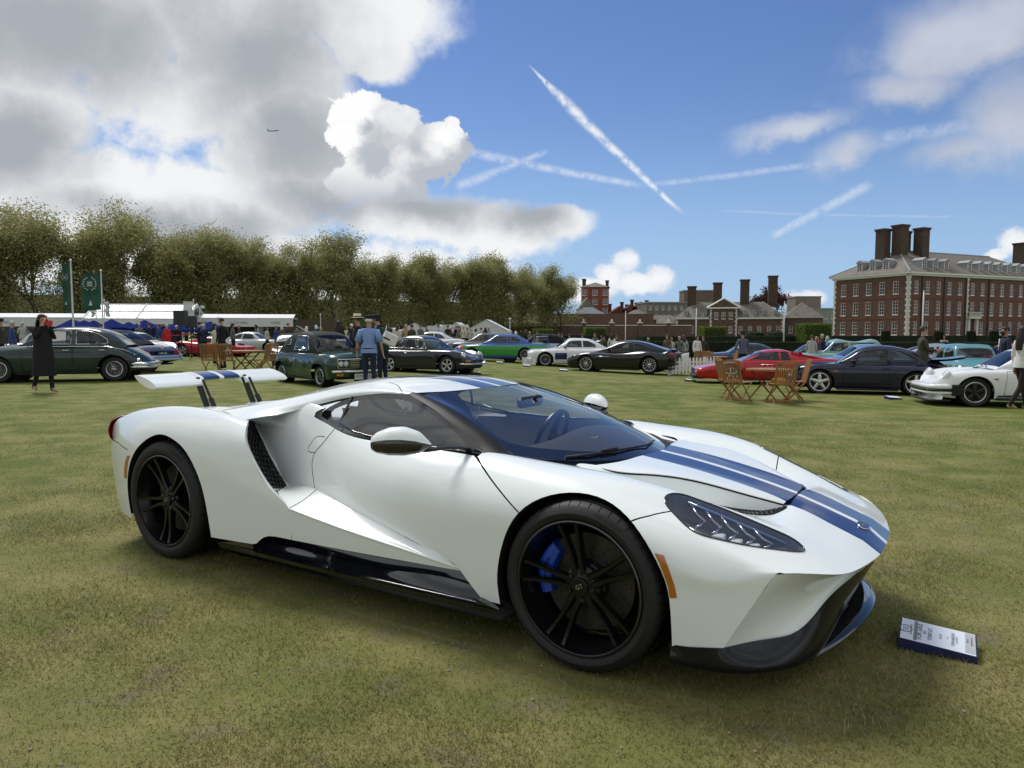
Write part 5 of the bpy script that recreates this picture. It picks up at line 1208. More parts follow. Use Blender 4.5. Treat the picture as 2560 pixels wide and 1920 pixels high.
# ---- sills
KS = [
 [(-.37,.955,.15),(-.506,.965,.15),(-1.0,.97,.15),(-1.56,.97,.15),(-2.20,.97,.15)],
 [(-.355,.985,.182),(-.506,.992,.184),(-1.0,.995,.181),(-1.56,.995,.181),(-2.21,.985,.182)],
 [(-.36,.955,.186),(-.51,.960,.190),(-1.0,.966,.190),(-1.56,.966,.192),(-2.22,.96,.192)],
 [(-.40,.925,.215),(-.56,.925,.242),(-1.04,.925,.221),(-1.565,.932,.227),(-2.22,.93,.205)],
 [(-.41,.912,.22),(-.57,.912,.246),(-1.04,.908,.228),(-1.565,.91,.233),(-2.22,.90,.215)],
 [(-.42,.90,.30),(-.58,.90,.33),(-1.04,.895,.33),(-1.565,.90,.33),(-2.22,.90,.30)],
]
ks = [nspline(L, np.linspace(0, 1, 34)) for L in KS]
for sg in (-1, 1):
    mb = MB()
    mb.grid(cross(ks[:2], 1) * np.array([1, sg, 1]), flip=(sg > 0)); mb.grid(cross(ks[1:4], 5) * np.array([1, sg, 1]), flip=(sg > 0)); mb.grid(cross(ks[3:], 3) * np.array([1, sg, 1]), flip=(sg > 0))
    me = mb.mesh('sill'); o = link('side_skirt', me, GT, M_gblack); sharp(me, 35)
    mb = MB(); mb.prism([(-2.19,.185),(-1.92,.232),(-1.905,.222),(-1.905,.19)], .05, Matrix(((1,0,0,0),(0,0,sg,sg*.935),(0,1,0,0),(0,0,0,1)))); mb.build('skirt_fin', M_gblack, GT)
    mb = MB(); mb.prism([(-.355,.186),(-.46,.208),(-.47,.19)], .05, Matrix(((1,0,0,0),(0,0,sg,sg*.935),(0,1,0,0),(0,0,0,1)))); mb.build('skirt_fin', M_gblack, GT)
    # wheel house liners
    for cx, cz, R, s0, s1 in ((.0, .335, .375, .925, .62), (-2.68, .36, .415, .96, .55)):
        mb = MB(); n = 22; P = [[(cx + r_ * math.cos(a), sg * s, cz + r_ * math.sin(a) * (.96 if s > .8 else 1)) for a in np.linspace(-.7, math.pi + .7, n)] for s, r_ in ((s0, R * (.96 if cx == 0 else .94)), ((s0 + s1) / 2, R), (s1, R), (s1 - .001, .02))]
        mb.grid(np.array(P), flip=(sg < 0)); mb.build('wheel_liner', M_void, GT)
# arch edge returns
def arch_return(poly, S, name, lo):
    for sg in (-1, 1):
        pts = []
        for x, z in poly:
            if z < lo: continue
            h = S.bvh.ray_cast(Vector((x, -2, z)), Vector((0, 1, 0)))[0]
            if h: pts.append((x, -h.y, z))
        P = np.array([[(x, sg * (s - d), z + dz) for x, s, z in pts] for d, dz in ((-.0005, 0), (.012, -.003), (.05, -.004))])
        MB().grid(P, flip=(sg < 0)).build(name, M_white if name == 'arch_lip' else M_mblack, GT, smooth=True)
arch_return(ARCH_F, S1, 'arch_return', .20); arch_return(ARCH_R, SQ, 'arch_return', .22)
# ---- wheels of the sports car
def gt_wheel(x, z, s, sg, R, width, rim, a0, cal_ang):
    """wheel with axle along y; outer face towards sg"""
    wroot = None
    # local frame: u = x, v = z, n = outward (y*sg)
    def L(u, n, v): return (x + u, sg * (s + n), z + v)
    M = Matrix(((1, 0, 0, x), (0, 0, sg, sg * s), (0, 1, 0, z), (0, 0, 0, 1)))   # local (u, v, n) -> car
    mb = MB(); prof = [(rim - .008, -.012), (rim + .004, .002), (rim + .014, .010), (rim + .03, .013), (R - .035, .010), (R - .016, .0), (R - .006, -.014), (R, -.032), (R + .0005, -.06)]
    for g in (.085, .125, .165):
        if g < width - .04: prof += [(R, -g + .006), (R - .007, -g + .005), (R - .007, -g - .005), (R, -g - .006)]
    prof += [(R, -width + .04), (R - .012, -width + .01), (R - .05, -width), (rim, -width + .02)]
    mb.lathe(prof, 72, M); tyre = mb.build('tyre', M_rubber, GT, smooth=35)
    # shoulder grooves
    mb = MB()
    for k in range(48):
        a = k / 48 * 2 * math.pi; ca, sa = math.cos(a), math.sin(a); cb, sb = math.cos(a + .05), math.sin(a + .05)
        mb.tube([L((R - .012) * ca, -.004, (R - .012) * sa), L((R - .0005) * ca, -.025, (R - .0005) * sa), L((R + .0008) * cb, -.075, (R + .0008) * sb)], .0016, 4)
    tag(mb.build('tread_groove', M_void, tyre), kind='stuff')
    # raised lettering ring
    for txt, c in (('MICHELIN', 65), ('PILOT SPORT CUP 2', 245)):
        me = text_mesh(txt, .026, .0006); rr = (R + rim) / 2 + .012
        for v in me.vertices:
            a = rad(c) - v.co.x / rr * 1.05; r_ = rr + v.co.y
            v.co = Vector(L(r_ * math.cos(a) * (1 if sg < 0 else -1), .0135 + v.co.z, r_ * math.sin(a)))
        me.materials.clear(); link('sidewall_lettering', me, tyre, pmat('tyre_letter', (.028, .028, .03), rough=.5))
    mb = MB(); mb.lathe([(rim - .002, -.004), (rim, .004), (rim - .004, .008), (rim - .010, .006), (rim - .013, -.006), (rim - .022, -.03), (rim - .03, -.06), (rim - .045, -.09), (rim - .04, -.16), (rim - .015, -width + .03)], 72, M)
    wheel = mb.build('wheel_rim', M_rim, GT, smooth=35)
    mb = MB(); mb.lathe([(rim + .001, .003), (rim - .001, .0085), (rim - .006, .0085)], 72, M); mb.build('rim_edge', pmat('rim_edge_sheen', (.10, .10, .11), rough=.25, metal=.9), wheel, smooth=True)
    mb = MB()
    for k in range(5):
        ang = rad(a0 + 72 * k)
        for h in (-1, 1):
            pts = []; ws = []
            for r_, da, n_, w_ in ((.045, 20, -.030, .040), (.075, 13.5, -.026, .033), (.11, 9.3, -.028, .027), (.16, 8.5, -.027, .023), (.21, 8.6, -.020, .022), (rim - .016, 8.8, -.008, .024)):
                a = ang + h * rad(da); pts.append(L(r_ * math.sin(a) * (-sg), n_, r_ * math.cos(a))); ws.append(w_)
            sweep(mb, pts, ws, .032, (0, sg, 0))
    mb.build('spoke', M_rim, wheel, smooth=50)
    mb = MB(); mb.lathe([(0, -.018), (.030, -.018), (.033, -.022), (.034, -.03), (.062, -.034), (.078, -.045), (.08, -.10)], 40, M); hub = mb.build('hub', M_rim, wheel, smooth=35)
    mb = MB(); mb.lathe([(.0305, -.0175), (.033, -.0172), (.0335, -.02)], 32, M); mb.build('centre_cap', M_sblack, wheel, smooth=True)
    lettering('GT', .026, pmat('cap_silver', (.45, .45, .42), rough=.3, metal=.8), hub, M @ Matrix.Translation((0, 0, -.0172)) @ (Matrix.Rotation(rad(25), 4, 'Z') if sg < 0 else Matrix.Diagonal((-1, 1, 1, 1))))
    for k in range(5):
        a = rad(a0 + 36 + 72 * k); mb = MB()
        Mn = M @ Matrix.Translation((.054 * math.sin(a) * (-sg), .054 * math.cos(a), -.036)); mb.lathe([(0, .014), (.0085, .014), (.0105, .010), (.0105, 0), (.014, -.002)], 6, Mn); mb.build('lug_nut', M_gblack, wheel, smooth=20)
    # disc with drilled holes, hat and caliper
    mb = MB(); mb.lathe([(.09, -.105), (.198, -.105), (.198, -.135), (.09, -.135)], 60, M); disc = mb.build('brake_disc', M_steel, GT, smooth=35)
    mb = MB()
    for k in range(40):
        for r_ in (.115, .14, .163, .184):
            a = (k + r_ * 22) / 40 * 2 * math.pi
            if (k + int(r_ * 1000)) % 2: continue
            mb.lathe([(0, .0008), (.0032, .0008)], 6, M @ Matrix.Translation((r_ * math.cos(a), r_ * math.sin(a), -.105)))
    tag(mb.build('drill_hole', M_void, disc), kind='stuff')
    mb = MB(); mb.lathe([(.05, -.07), (.085, -.075), (.092, -.108)], 40, M); mb.build('disc_hat', M_gblack, disc, smooth=35)
    # caliper: curved block on the rear (front wheel) or front (rear wheel) side
    ca = rad(cal_ang); n = 9; rows = []
    for nn, r0, r1 in ((-.150, .150, .222), (-.086, .140, .226), (-.066, .150, .218), (-.062, .160, .208)):
        rows.append((nn, r0, r1))
    mb = MB(); half_a = rad(33); P = []
    for i in range(n):
        a = ca + (i / (n - 1) - .5) * 2 * half_a; e = 1 - .25 * abs(i / (n - 1) - .5) ** 2 * 4
        ring = []
        for nn, r in ((-.150, .215), (-.088, .222), (-.066, .212), (-.062, .200), (-.062, .165), (-.066, .152), (-.088, .142), (-.150, .145)):
            rr = .182 + (r - .182) * e; ring.append(L(rr * math.cos(a), nn, rr * math.sin(a)))
        P.append(ring)
    vs = sum(P, []); fs = [tuple(range(8)), tuple((n-1)*8 + j for j in reversed(range(8)))]
    for i in range(n - 1):
        for j in range(8): q = (j + 1) % 8; fs.append((i*8+j, i*8+q, i*8+8+q, i*8+8+j))
    mb.add(vs, fs); cal = mb.build('brake_caliper', M_caliper, GT, smooth=30)
    if sg < 0:
        me = text_mesh('brembo', .030, .0006)
        for v in me.vertices:
            t = v.co.x / .182; a = ca - t if math.cos(ca) < 0 else ca + t
            r_ = .182 + (v.co.y if math.cos(ca) > 0 else v.co.y)
            v.co = Vector(L(r_ * math.cos(a), -.0612 + v.co.z, r_ * math.sin(a)))
        me.materials.clear(); link('caliper_lettering', me, cal, M_void)
for sg in (-1, 1):
    gt_wheel(0, .338, .962, sg, .340, .245, .270, -12, 168)
    gt_wheel(-2.71, .350, .978, sg, .352, .325, .270, -31, 12)
# ---- headlights
for sg in (1, -1):
    loop = []
    for x, y in HL:
        h = S1.bvh.ray_cast(Vector((x, sg * y, 2)), Vector((0, 0, -1)))[0]; loop.append(Vector((x, sg * y, h.z if h else .6)))
    cen = sum(loop, Vector()) / len(loop); n = len(loop); rings = []
    for sc_, dz in ((1.0, -.001), (.985, -.018), (.93, -.05), (.75, -.075)):
        rings.append([cen + (p - cen) * sc_ + Vector((-.4 * dz * -1, 0, dz)) for p in loop])
    mb = MB(); P = [r + [r[0]] for r in rings]; mb.grid(P, flip=(sg > 0)); mb.add(rings[-1], [tuple(range(n)) if sg < 0 else tuple(reversed(range(n)))])
    hl = mb.build('headlight', pmat('headlight_bowl', (.16, .17, .19), rough=.3), GT, smooth=40)
    # seal
    MB().tube([p + Vector((0, 0, .001)) for p in loop + loop[:1]], .0035, 6, cap=False).build('headlight_seal', M_gblack, hl, smooth=True)
    def hlat(u, w, dz):
        """u along the lamp (0 rear, 1 front), w across (0 outer, 1 inner), depth dz under the lens"""
        x = .31 + (.745 - .31) * u
        yo = np.interp(x, [.30,.374,.422,.508,.575,.641,.705,.76], [.79,.836,.848,.816,.775,.726,.672,.61]); yi = np.interp(x, [.30,.32,.45,.55,.65,.715,.76], [.70,.675,.628,.60,.574,.558,.575])
        y = sg * (yo + (yi - yo) * w); h = S1.bvh.ray_cast(Vector((x, y, 2)), Vector((0, 0, -1)))[0]
        return Vector((x, y, (h.z if h else .6) + dz))
    M_bar = pmat('led_bar', (.34, .37, .42), rough=.16, metal=.8); M_led = pmat('led_lens', (.75, .78, .8), rough=.1, coat=1)
    for k in range(5):
        u0 = .12 + .13 * k; mb = MB()
        mb.tube([hlat(u0, .78, -.012), hlat(u0 + .09, .55, -.016), hlat(u0 + .17, .46, -.018)], .006, 6)
        mb.tube([hlat(u0 + .17, .46, -.018), hlat(u0 + .12, .22, -.022)], .005, 6)
        mb.build('light_guide', M_bar, hl, smooth=True)
    for k in range(3):
        c = hlat(.42 + .13 * k, .28, -.034); mb = MB(); mb.box(c.x - .022, c.x + .022, c.y - .02, c.y + .02, c.z - .02, c.z + .014, bev=.004); mb.build('projector', M_led, hl)
    mb = MB(); mb.tube([hlat(.08, .9, -.02), hlat(.35, .88, -.02), hlat(.6, .85, -.02), hlat(.9, .7, -.015)], .008, 6); mb.build('light_guide', pmat('drl_blue', (.10, .16, .30), rough=.15, coat=1), hl, smooth=True)
    mb = MB(); mb.tube([hlat(.15, .14, -.03), hlat(.4, .10, -.03), hlat(.7, .12, -.025), hlat(.92, .35, -.015)], .007, 6); mb.build('light_guide', M_bar, hl, smooth=True)
half((9,), 'headlight_lens', M_lens, S1)
# ---- amber markers, tail lamps
def side_patch(S, A, B, off, name, mat):
    """band between two edge lines of (x, z), laid on the sheet"""
    for sg in (-1, 1):
        def on(x, z, d):
            h = S.bvh.ray_cast(Vector((x, -2, z)), Vector((0, 1, 0)))[0]; return (x, sg * (-(h.y if h else -.95) + d), z)
        P = [[on(x, z, -.006) for x, z in A], [on(x, z, off) for x, z in A], [on(x, z, off) for x, z in B], [on(x, z, -.006) for x, z in B]]
        MB().grid(P, flip=(sg > 0)).build(name, mat, GT)
side_patch(S1, [(.320,.536),(.340,.50),(.356,.46),(.368,.42),(.375,.374)], [(.352,.531),(.367,.50),(.381,.46),(.392,.42),(.400,.378)], .004, 'side_marker', M_amber)
side_patch(SQ, [(-3.030,.588),(-3.058,.55),(-3.080,.50),(-3.094,.44)], [(-3.064,.585),(-3.098,.545),(-3.122,.495),(-3.136,.437)], .004, 'side_marker', M_amber)
for sg in (-1, 1):
    mb = MB(); Mt = Matrix.Translation((-3.40, sg * .80, .70)) @ Matrix.Rotation(rad(-90), 4, 'Y') @ Matrix.Rotation(rad(sg * 28), 4, 'X')
    mb.lathe([(.055, .02), (.075, .035), (.095, .03), (.098, .0), (.095, -.04)], 28, Mt); tl_ = mb.build('tail_light', M_redlens, GT, smooth=40)
    mb = MB(); mb.lathe([(0, .012), (.05, .012), (.058, .02)], 28, Mt); mb.build('tail_light_core', M_void, tl_)
# ---- door mirrors
for sg in (-1, 1):
    def sec(t):
        # t 0 (tip, outboard rear) .. 1 (front inboard); centre line and half sizes
        c = nspline([(-.965, 1.075, .843), (-.93, 1.05, .847), (-.87, 1.01, .850), (-.80, .965, .846), (-.745, .93, .838)], [t])[0]
        hz = np.interp(t, [0, .08, .3, .55, .8, 1], [.028, .044, .060, .062, .046, .006]); hy = np.interp(t, [0, .08, .3, .6, .85, 1], [.025, .055, .085, .080, .052, .008])
        return c, hz, hy
    P = []; PB = []; n = 18
    for t in np.linspace(0, 1, 22):
        c, hz, hy = sec(t); ring = []
        for j in range(n + 1):
            a = .10 * math.pi + j / n * .84 * math.pi
            ring.append((c[0] + .35 * hy * math.cos(a), sg * (c[1] + hy * math.cos(a) * .75), c[2] + hz * math.sin(a) * 1.15))
        P.append(ring); rb = []
        for j in range(15):
            a = (.93 + j / 14 * 1.18) * math.pi
            rb.append((c[0] + .35 * hy * .97 * math.cos(a), sg * (c[1] + hy * .97 * math.cos(a) * .75), c[2] + hz * math.sin(a) * (1.12 if math.sin(a) > 0 else .95)))
        PB.append(rb)
    mir = MB().grid(np.array(P), flip=(sg > 0)).build('door_mirror', M_white, GT, smooth=True)
    MB().grid(np.array(PB), flip=(sg > 0)).build('mirror_lower_shell', M_gblack, mir, smooth=True)
    mb = MB(); mb.tube([(-.84, sg*.985, .822), (-.78, sg*.93, .812), (-.72, sg*.86, .818), (-.69, sg*.80, .812), (-.67, sg*.745, .795)], [.018, .017, .014, .014, .022], 10, ry=.55); mb.build('mirror_stalk', M_sblack, mir, smooth=True)
# ---- rear wing on its struts
def airfoil(y0, y1, xte, zte, xle, zle, th, nm, mats, matf=None, skew=0):
    P = []
    for y in np.linspace(y0, y1, 9):
        pr = []
        ch = Vector((xle - xte, 0, zle - zte)); nn = Vector((-ch.z, 0, ch.x)).normalized()
        N = 14; up = []; lo = []
        for i in range(N + 1):
            t = i / N; tt = th * 1.9 * (math.sqrt(max(1 - t, 0)) * t ** .7) + .003 * (1 - t)
            base = Vector((xte, y, zte)) + ch * t
            up.append(base + nn * tt * .45); lo.append(base - nn * tt * .75)
        P.append(up + lo[::-1])
    mb = MB(); mb.grid(P); mb.add(P[0], [tuple(range(len(P[0])))]); mb.add(P[-1], [tuple(reversed(range(len(P[0]))))])
    return mb.build(nm, mats, GT, smooth=40)
wing = airfoil(-.565, -.185, -3.665, 1.034, -3.415, .962, .055, 'rear_wing', M_white); airfoil(.185, .565, -3.665, 1.034, -3.415, .962, .055, 'rear_wing', M_white)
airfoil(-.19, -.155, -3.667, 1.038, -3.47, .995, .038, 'wing_centre', M_white); airfoil(.155, .19, -3.667, 1.038, -3.47, .995, .038, 'wing_centre', M_white)
airfoil(-.0185, .0185, -3.667, 1.038, -3.47, .995, .038, 'wing_centre', M_white)
for sg in (-1, 1): airfoil(sg*.0185, sg*.155, -3.667, 1.038, -3.47, .995, .038, 'wing_stripe', M_blue)
for sg in (-1, 1):
    MB().tube([(-3.36, sg*.20, .76), (-3.49, sg*.20, 1.0)], .021, 12).build('wing_strut', M_sblack, GT, smooth=40)
    MB().tube([(-3.27, sg*.20, .76), (-3.335, sg*.20, .86)], .017, 10).tube([(-3.335, sg*.20, .86), (-3.42, sg*.20, .99)], .009, 8).build('wing_actuator', M_sblack, GT, smooth=40)
    mb = MB(); mb.tube([(-3.65, sg*.56, 1.031), (-3.65, sg*.19, 1.031)], .004, 4); mb.build('wing_gurney', M_white, GT)
# deck fairings at the strut feet
for sg in (-1, 1):
    mb = MB(); P = []
    for t in np.linspace(0, 1, 9):
        x = -3.42 + .6 * t; hw = .085 * math.sin(math.pi * min(1, t * 1.15 + .12)) ** .6 if t < .86 else .05 * (1 - t) / .14; hh = .03 * math.sin(math.pi * min(1, .2 + .75 * t))
        P.append([(x, sg * .21 + hw * math.cos(a), .78 + hh * math.sin(a)) for a in np.linspace(0, math.pi, 9)])
    mb.grid(P, flip=True); mb.build('deck_fairing', M_white, GT, smooth=True)
# ducktail
def sym(L): return L + [(x, -y, z) for x, y, z in L[:-1][::-1]]
mb = MB(); mb.grid(cross([nspline(sym(L), np.linspace(0, 1, 24)) for L in (
   [(-3.12,-.80,.815),(-3.22,-.6,.79),(-3.30,-.3,.752),(-3.32,0,.748)], [(-3.25,-.80,.80),(-3.38,-.6,.785),(-3.46,-.3,.757),(-3.48,0,.75)],
   [(-3.33,-.80,.785),(-3.46,-.6,.782),(-3.54,-.3,.762),(-3.56,0,.757)], [(-3.32,-.80,.74),(-3.45,-.62,.73),(-3.53,-.3,.71),(-3.55,0,.70)])], 4), flip=True).build('ducktail', M_white, GT, smooth=True)
# rear fascia and diffuser
mb = MB(); mb.grid(np.array([[(-3.33 - .20 * (1 - (y / .9) ** 2), y, z) for y in np.linspace(-.87, .87, 15)] for z in (.66, .55, .35, .2)]), flip=True); mb.build('rear_fascia', M_mblack, GT, smooth=True)
# ---- badge and small marks on the nose
def nose_pt(x, y): return S1.bvh.ray_cast(Vector((x, y, 2)), Vector((0, 0, -1)))
h = nose_pt(.905, -.02); nrm = h[1] if h[1].z > 0 else -h[1]
bx = Vector((0, 1, 0)); by = nrm.cross(bx).normalized(); bx = by.cross(nrm).normalized(); Mb = Matrix.Translation(h[0] + nrm * .001) @ Matrix((bx, by, nrm)).transposed().to_4x4()
mb = MB(); mb.lathe([(0, .004), (.034, .004), (.037, .002), (.038, 0)], 32, Mb @ Matrix.Diagonal((1.3, .72, 1, 1))); bad = mb.build('nose_badge', M_blue, GT, smooth=35)
mb = MB(); mb.lathe([(.0335, .0042), (.0345, .0052), (.0372, .0045), (.038, .001)], 32, Mb @ Matrix.Diagonal((1.3, .72, 1, 1))); mb.build('badge_ring', M_chrome, bad, smooth=True)
lettering('Ford', .036, M_chrome, bad, Mb @ Matrix.Translation((0, 0, .0045)))
h = S1.bvh.ray_cast(Vector((.925, -.50, 2)), Vector((0, 0, -1)))[0]
# wiper, cowl
mb = MB(); P = [[(p[0] + dx, p[1], p[2] + dz) for p in [W_[4][0][:1] + (-W_[4][0][1], W_[4][0][2]), (W_[3][0][0], -W_[3][0][1], W_[3][0][2]), (W_[2][0][0], -W_[2][0][1], W_[2][0][2]), (W_[1][0][0], -W_[1][0][1], W_[1][0][2]), W_[0][0], W_[1][0], W_[2][0], W_[3][0], W_[4][0]]] for dx, dz in ((-.05, -.005), (.03, -.022), (.10, -.03))]
mb.grid(P, flip=True); mb.build('cowl', M_mblack, GT)
def wpt(x, y, d=.012):
    h = SW.bvh.ray_cast(Vector((x, y, 2)), Vector((0, 0, -1)))[0]; return (h + Vector((.35 * d, 0, d))) if h else Vector((x, y, .76))
mb = MB(); mb.tube([wpt(-.30, -.50, .004), wpt(-.23, -.40, .010), wpt(-.15, -.22, .010), wpt(-.10, 0.0, .010), wpt(-.13, .18, .010)], [.008, .007, .006, .005, .004], 6); mb.tube([wpt(-.20, -.33, .016), wpt(-.16, -.24, .016)], .009, 6); mb.build('wiper', M_mblack, GT, smooth=True)
# ---- cabin
M_seat = pmat('gt_seat', (.016, .016, .018), rough=.75, bump=.2, bscale=200)
mb = MB(); mb.grid(cross([nspline(L, np.linspace(0, 1, 20)) for L in (
  [(-.16,-.40,.70),(-.12,-.2,.71),(-.10,0,.712),(-.12,.2,.71),(-.16,.40,.70)], [(-.42,-.62,.745),(-.40,-.3,.75),(-.40,0,.75),(-.40,.3,.765),(-.42,.62,.745)],
  [(-.66,-.66,.735),(-.66,-.3,.735),(-.66,0,.735),(-.66,.3,.76),(-.66,.66,.735)], [(-.70,-.66,.62),(-.70,-.3,.62),(-.70,0,.60),(-.70,.3,.63),(-.70,.66,.62)], [(-.68,-.66,.30),(-.68,-.3,.30),(-.68,0,.30),(-.68,.3,.30),(-.68,.66,.30)])], 5), flip=True)
mb.build('dashboard', M_seat, GT, smooth=True)
MB().box(-1.9, -.6, -.66, .66, .22, .24).box(-1.95, -1.9, -.6, .6, .22, .80).build('cabin_floor', M_void, GT)
for yy in (-.31, .31):
    mb = MB(); pr = [(-1.05,.30,.25),(-1.02,.40,.26),(-1.30,.41,.25),(-1.48,.46,.24),(-1.58,.62,.25),(-1.66,.78,.24),(-1.69,.86,.17),(-1.71,.93,.13),(-1.75,.945,.10)]
    P = []
    for x, z, w_ in pr: P.append([(x + .06 * abs(t) ** 2, yy + w_ * t, z + .05 * abs(t) ** 3) for t in np.linspace(-1, 1, 9)])
    mb.grid(P); P2 = [[(x - .07, yy + w_ * t, z - .05) for t in np.linspace(-1, 1, 9)] for x, z, w_ in pr]; mb.grid(P2, flip=True); mb.build('seat', M_seat, GT, smooth=True)
mb = MB(); Ms = Matrix.Translation((-.82, .31, .72)) @ Matrix.Rotation(rad(-68), 4, 'Y'); mb.lathe([(.165 + .014 * math.cos(a), .014 * math.sin(a)) for a in np.linspace(0, 2 * math.pi, 9)], 32, Ms); mb.tube([Ms @ Vector((-.16, 0, 0)), Ms @ Vector((.16, 0, 0))], .018, 6); mb.tube([(-.82,.31,.72),(-.68,.31,.67)], .03, 8); mb.build('steering_wheel', M_sblack, GT, smooth=40)
mb = MB(); mb.box(-.80, -.77, -.115, .115, .925, .985, bev=.012); mb.tube([(-.775, 0, .965), (-.74, 0, .985)], .012, 6); mb.build('rear_view_mirror', M_sblack, GT)
mb = MB(); mb.tube([wpt(-.33, -.14, -.03), (-.33, -.10, .80), (-.36, -.03, .795), (-.40, 0, .765)], .0025, 6); mb.build('loose_cable', pmat('pale_cable', (.5, .48, .36), rough=.5), GT, smooth=True)
# ------------------------------------------------------------------ the other show cars
M_glass = glassmat('car_glass', (.45, .50, .50), ior=1.5); M_chr = pmat('chrome', (.70, .70, .72), rough=.12, metal=1); M_dark = pmat('car_dark', (.010, .010, .011), rough=.7)
M_head = pmat('headlamp_glass', (.62, .64, .66), rough=.08, coat=1); M_tail = pmat('tail_red', (.38, .012, .015), rough=.15, coat=1); M_orange = pmat('indicator_orange', (.55, .16, .015), rough=.15, coat=1)
M_silver = pmat('rim_silver', (.55, .56, .57), rough=.25, metal=.85); M_plateY = pmat('plate_yellow', (.65, .45, .03), rough=.5); M_plateW = pmat('plate_white', (.7, .7, .68), rough=.5); M_plateB = pmat('plate_black', (.01, .01, .01), rough=.4)
M_trim = pmat('interior_trim', (.02, .018, .017), rough=.8)
WHEELS = {}
def wheel_meshes(R, rim, w, n, w0, w1, col, lip, cap, capmat, wire=False):
    key = (R, rim, w, n, w0, w1, col.name, lip.name, cap, wire)
    if key in WHEELS: return WHEELS[key]
    M = Matrix.Rotation(rad(90), 4, 'X')      # lathe axis -> -y (outer side at -y)
    t = MB().lathe([(rim, .01), (rim + .02, 0), (R - .03, -.004), (R - .008, .012), (R, .035), (R, w - .035), (R - .008, w - .01), (rim, w)], 36, Matrix.Rotation(rad(-90), 4, 'X')); tm = t.mesh('tyre'); tm.materials.append(M_rubber); sharp(tm, 40)
    r = MB(); Mr = Matrix.Rotation(rad(-90), 4, 'X'); r.lathe([(rim + .006, .004), (rim - .004, -.002), (rim - .018, .004), (rim - .022, .02), (rim - .035, .07), (rim - .04, w - .02)], 36, Mr); rm = r.mesh('rim'); rm.materials.append(lip); sharp(rm, 35)
    s = MB()
    if wire:
        for k in range(36):
            a = k / 36 * 6.283; b = a + (.35 if k % 2 else -.35); s.tube([(.035 * math.cos(b), .012 + .03 * (k % 3), .035 * math.sin(b)), ((rim - .02) * math.cos(a), .03 + .03 * (k % 2), (rim - .02) * math.sin(a))], .004, 4, cap=False)
        s.lathe([(0, -.035), (.022, -.03), (.03, 0), (.045, .02), (.05, .06)], 16, Mr); s.box(-.06, .06, -.025, -.012, -.012, .012)
    else:
        for k in range(n):
            a = k / n * 6.283 + math.pi / 2; pts = [(q * math.cos(a), y, q * math.sin(a)) for q, y in ((.03, .012), (rim * .5, .008), (rim - .015, .016))]; sweep(s, pts, [w0, (w0 + w1) / 2, w1], .03, (0, -1, 0))
        s.lathe([(0, .0), (cap * .8, .002), (cap, .012), (cap * 1.05, .04)], 20, Mr)
    sm_ = s.mesh('spoke_centre'); sm_.materials.append(col); sharp(sm_, 40)
    d = MB().lathe([(0, .085), (rim - .03, .085)], 24, Mr); dm = d.mesh('wheel_back'); dm.materials.append(M_dark)
    WHEELS[key] = (tm, rm, sm_, dm); return WHEELS[key]
def add_wheels(root, wb, ht, R, rim, w=.2, n=5, w0=.05, w1=.05, col=None, lip=None, cap=.03, wire=False, Rr=None):
    for x in (0, -wb):
        RR = Rr if (Rr and x) else R
        ms = wheel_meshes(RR, rim, w, n, w0, w1, col or M_silver, lip or M_silver, cap, None, wire)
        for sg in (-1, 1):
            o = bpy.data.objects.new('wheel', ms[0]); COL.objects.link(o); o.parent = root; o.location = (x, sg * ht, RR); o.rotation_euler = (0, 0, 0 if sg < 0 else math.pi)
            for nm, me in zip(('rim', 'spoke_centre', 'wheel_back'), ms[1:]):
                c = bpy.data.objects.new(nm, me); COL.objects.link(c); c.parent = o
def L1(L, x):
    P = np.array(L, float); 
    if P[0, 0] > P[-1, 0]: P = P[::-1]
    return np.interp(x, P[:, 0], P[:, 1])
def SP1(L, xs): return xspline([(a, b) for a, b in L], xs)[:, 0]
